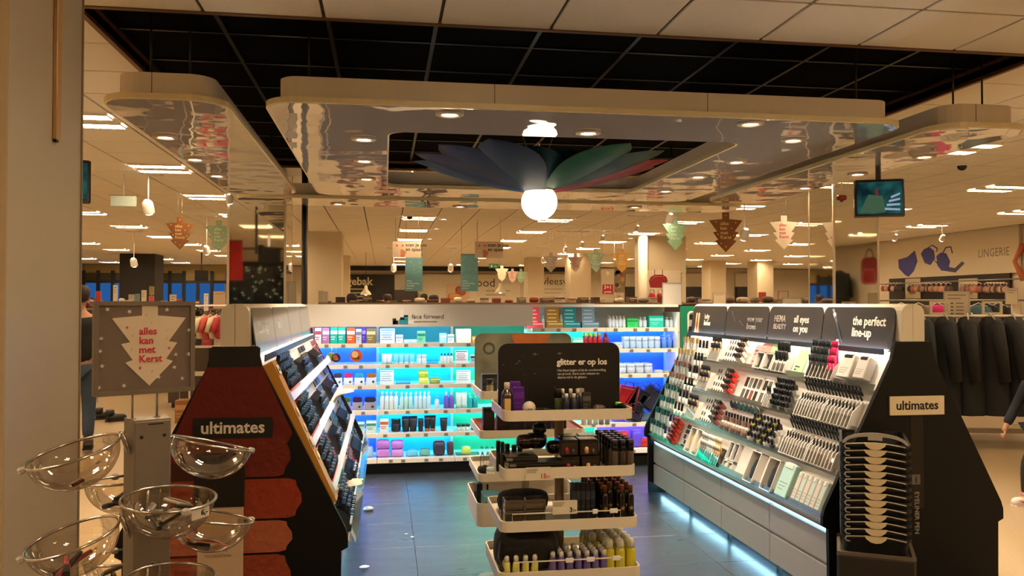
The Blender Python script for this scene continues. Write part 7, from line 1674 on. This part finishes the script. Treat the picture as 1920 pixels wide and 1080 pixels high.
# ------------------------------------------------------------------ people
def skin(joints, edges, name, m, parent, sub=1):
    me = bpy.data.meshes.new(name); me.from_pydata([j[:3] for j in joints], edges, [])
    o = bpy.data.objects.new(name, me); COL.objects.link(o)
    sk = o.modifiers.new('s', 'SKIN'); sk.use_smooth_shade = True
    for i, j in enumerate(joints):
        v = me.skin_vertices[0].data[i]; v.radius = (j[3], j[4] if len(j) > 4 else j[3]); v.use_root = (i == 0)
    sb_ = o.modifiers.new('u', 'SUBSURF'); sb_.levels = sub; sb_.render_levels = sub
    bpy.context.view_layer.update()
    nm = bpy.data.meshes.new_from_object(o.evaluated_get(DG())); bpy.data.objects.remove(o)
    nm.materials.clear(); nm.materials.append(m); nm.name = name
    for p_ in nm.polygons: p_.use_smooth = True
    return link(name, nm, parent)
SKIN = mat('#b08468', .55, noise=.05, name='skin_tone')
def person(label, M, s, coat, trousers, shoe, hair, stride=.0, longcoat=.0, hand=True, hairlen=0):
    t = thing('person', label, 'person', M @ Matrix.Scale(s, 4))
    A_ = stride
    J = [(0, 0, .95, .13, .10), (0, 0, 1.12, .12, .09), (0, 0, 1.33, .15, .10), (0, 0, 1.44, .09, .07), (0, 0, 1.52, .05), (0, -.015, 1.60, .075, .085), (0, -.01, 1.70, .07, .085),
         (.17, 0, 1.40, .055), (.22, A_ * .25, 1.13, .042), (.23, A_ * .1 - .14, .90, .035), (.23, A_ * .1 - .18, .82, .03),
         (-.17, 0, 1.40, .055), (-.22, -A_ * .2, 1.13, .042), (-.23, -A_ * .3 - .08, .90, .035), (-.23, -A_ * .3 - .12, .82, .03),
         (.09, 0, .86, .085), (.10, -A_ * .5, .50, .058), (.10, -A_ * .55 + .02, .10, .042), (.10, -A_ * .55 - .10, .045, .038),
         (-.09, 0, .86, .085), (-.10, A_ * .3, .50, .058), (-.10, A_ * .85 + .02, .12 + abs(A_) * .12, .042), (-.10, A_ * .85 - .10, .05 + abs(A_) * .03, .038)]
    E = [(0, 1), (1, 2), (2, 3), (3, 4), (4, 5), (5, 6), (3, 7), (7, 8), (8, 9), (9, 10), (3, 11), (11, 12), (12, 13), (13, 14), (0, 15), (15, 16), (16, 17), (17, 18), (0, 19), (19, 20), (20, 21), (21, 22)]
    body = skin(J, E, 'body', SKIN, t)
    k = [(0, 0, .92 - longcoat, .20, .16), (0, 0, 1.10, .17, .13), (0, 0, 1.33, .20, .135), (0, 0, 1.45, .11, .09)] + [(J[i][0], J[i][1], J[i][2], J[i][3] + .024) for i in (7, 8, 9, 11, 12, 13)]
    skin(k, [(0, 1), (1, 2), (2, 3), (3, 4), (4, 5), (5, 6), (3, 7), (7, 8), (8, 9)], 'coat', mat(coat, .8, noise=.15, scale=25), t)
    k = [(0, 0, .95, .15, .115)] + [(J[i][0], J[i][1], J[i][2], J[i][3] + .018) for i in (15, 16, 17, 19, 20, 21)]
    skin(k, [(0, 1), (1, 2), (2, 3), (0, 4), (4, 5), (5, 6)], 'trousers', mat(trousers, .8, noise=.15, scale=25), t)
    for i in (17, 21):
        mb = blob(MB(), (J[i][0], J[i][1] - .07, J[i][2] - .055), (.105, .27, .105), 0, i, .04, 12, 6, 2.6); sh_ = mb.build('shoe', mat(shoe, .5), t)
        MB().b2((J[i][0] - .048, J[i][1] - .19, J[i][2] - .108), (J[i][0] + .048, J[i][1] + .055, J[i][2] - .085)).build('sole', mat('#d8d0c4' if shoe != '#14110f' else '#1a1614', .6), sh_)
        if shoe == '#d8ccc4':
            for sx_ in (-1, 1): MB().prism([(-.09, .02), (-.02, -.02), (.05, .03), (-.02, .0)], -.001, .003, M=T(J[i][0] + sx_ * .054, J[i][1] - .07, J[i][2] - .045, rz=R(90))).build('curved_stripe', mat('#b82848', .5), sh_)
            MB().lathe([(.055, 0), (.055, .05)], 12, M=T(J[i][0], J[i][1], J[i][2])).build('sock', mat('#c87888', .7), sh_)
    hp = [(0, -.005 + .02, 1.665, .105 * 2, .115 * 2, .19)]
    blob(MB(), (0, .022, 1.69), (.205, .225, .20), 0, 2, .03, 14, 8).build('hair', mat(hair, .7, noise=.3, scale=60), t)
    if hairlen: blob(MB(), (0, .075, 1.52), (.20, .09, .30), 0, 3, .08, 12, 7).build('long_hair', mat(hair, .7, noise=.3, scale=60), t)
    for sx_ in (-1, 1):
        MB().lathe([(.011, 0), (.009, .004), (.001, .006)], 10, M=T(sx_ * .032, -.100, 1.655, rx=R(90))).build('eye', mat('#1c1410', .3), t)
        blob(MB(), (sx_ * .085, .0, 1.645), (.022, .045, .06), 0, 1, .0, 8, 5).build('ear', SKIN, t)
        J9 = J[10] if sx_ > 0 else J[14]
        for f_ in range(4):
            fx0 = Vector((J9[0] - .02 + f_ * .013, J9[1] - .01, J9[2] - .02)); ln = [.055, .065, .068, .058][f_]
            MB().tube([fx0, fx0 + Vector((0, -.008, -ln * .5)), fx0 + Vector((0, .006, -ln))], [.008, .0075, .006], 6).build('finger', SKIN, t)
        MB().tube([(J9[0] - sx_ * .03, J9[1] - .012, J9[2] + .005), (J9[0] - sx_ * .045, J9[1] - .03, J9[2] - .02), (J9[0] - sx_ * .04, J9[1] - .035, J9[2] - .045)], [.011, .009, .007], 6).build('thumb', SKIN, t)
    MB().prism([(-.009, 0), (.009, 0), (.005, .035), (-.005, .035)], -.120, -.095, M=T(0, 0, 1.615)).build('nose', SKIN, t)
    MB().b2((-.022, -.103, 1.593), (.022, -.094, 1.600)).build('mouth', mat('#8a4a40', .5), t)
    return t
p = at_z(158, 845, 0); person('person in a dark coat and blue jeans half hidden by the pale column', T(p.x - .06, p.y, 0, rz=R(195)), 1.0, '#07090d', '#2a3a4c', '#14110f', '#2a1c14', .18)
p = at_z(1899, 946, 0); person('child in a navy coat and pink-white sneakers walking at the frame edge', T(p.x + .30, p.y + .06, 0, rz=R(-84)), .66, '#0d111c', '#10141c', '#d8ccc4', '#b08a50', .62, .16, True, 1)
for k, (px, py, D, l, c, hr) in enumerate(((660, 559, 15, 'person with dark hair before the pastry wall, head above the shelves', '#5a3c40', '#1c1210'), (727, 558, 19, 'person in a pink top at the pastry counter', '#b08478', '#2a1c18'), (795, 556, 25, 'person with black hair facing the tiled wall', '#2c2422', '#120c0a'), (813, 561, 16, 'person with brown hair near the tiled wall, second of two heads', '#3a2a26', '#2a1a12'))):
    p = at_d(px, py, D); person(l, T(p.x, p.y, 0, rz=R(180 if k != 1 else 10)), (p.z + .10) / 1.80, c, '#1c1c24', '#14110f', hr)
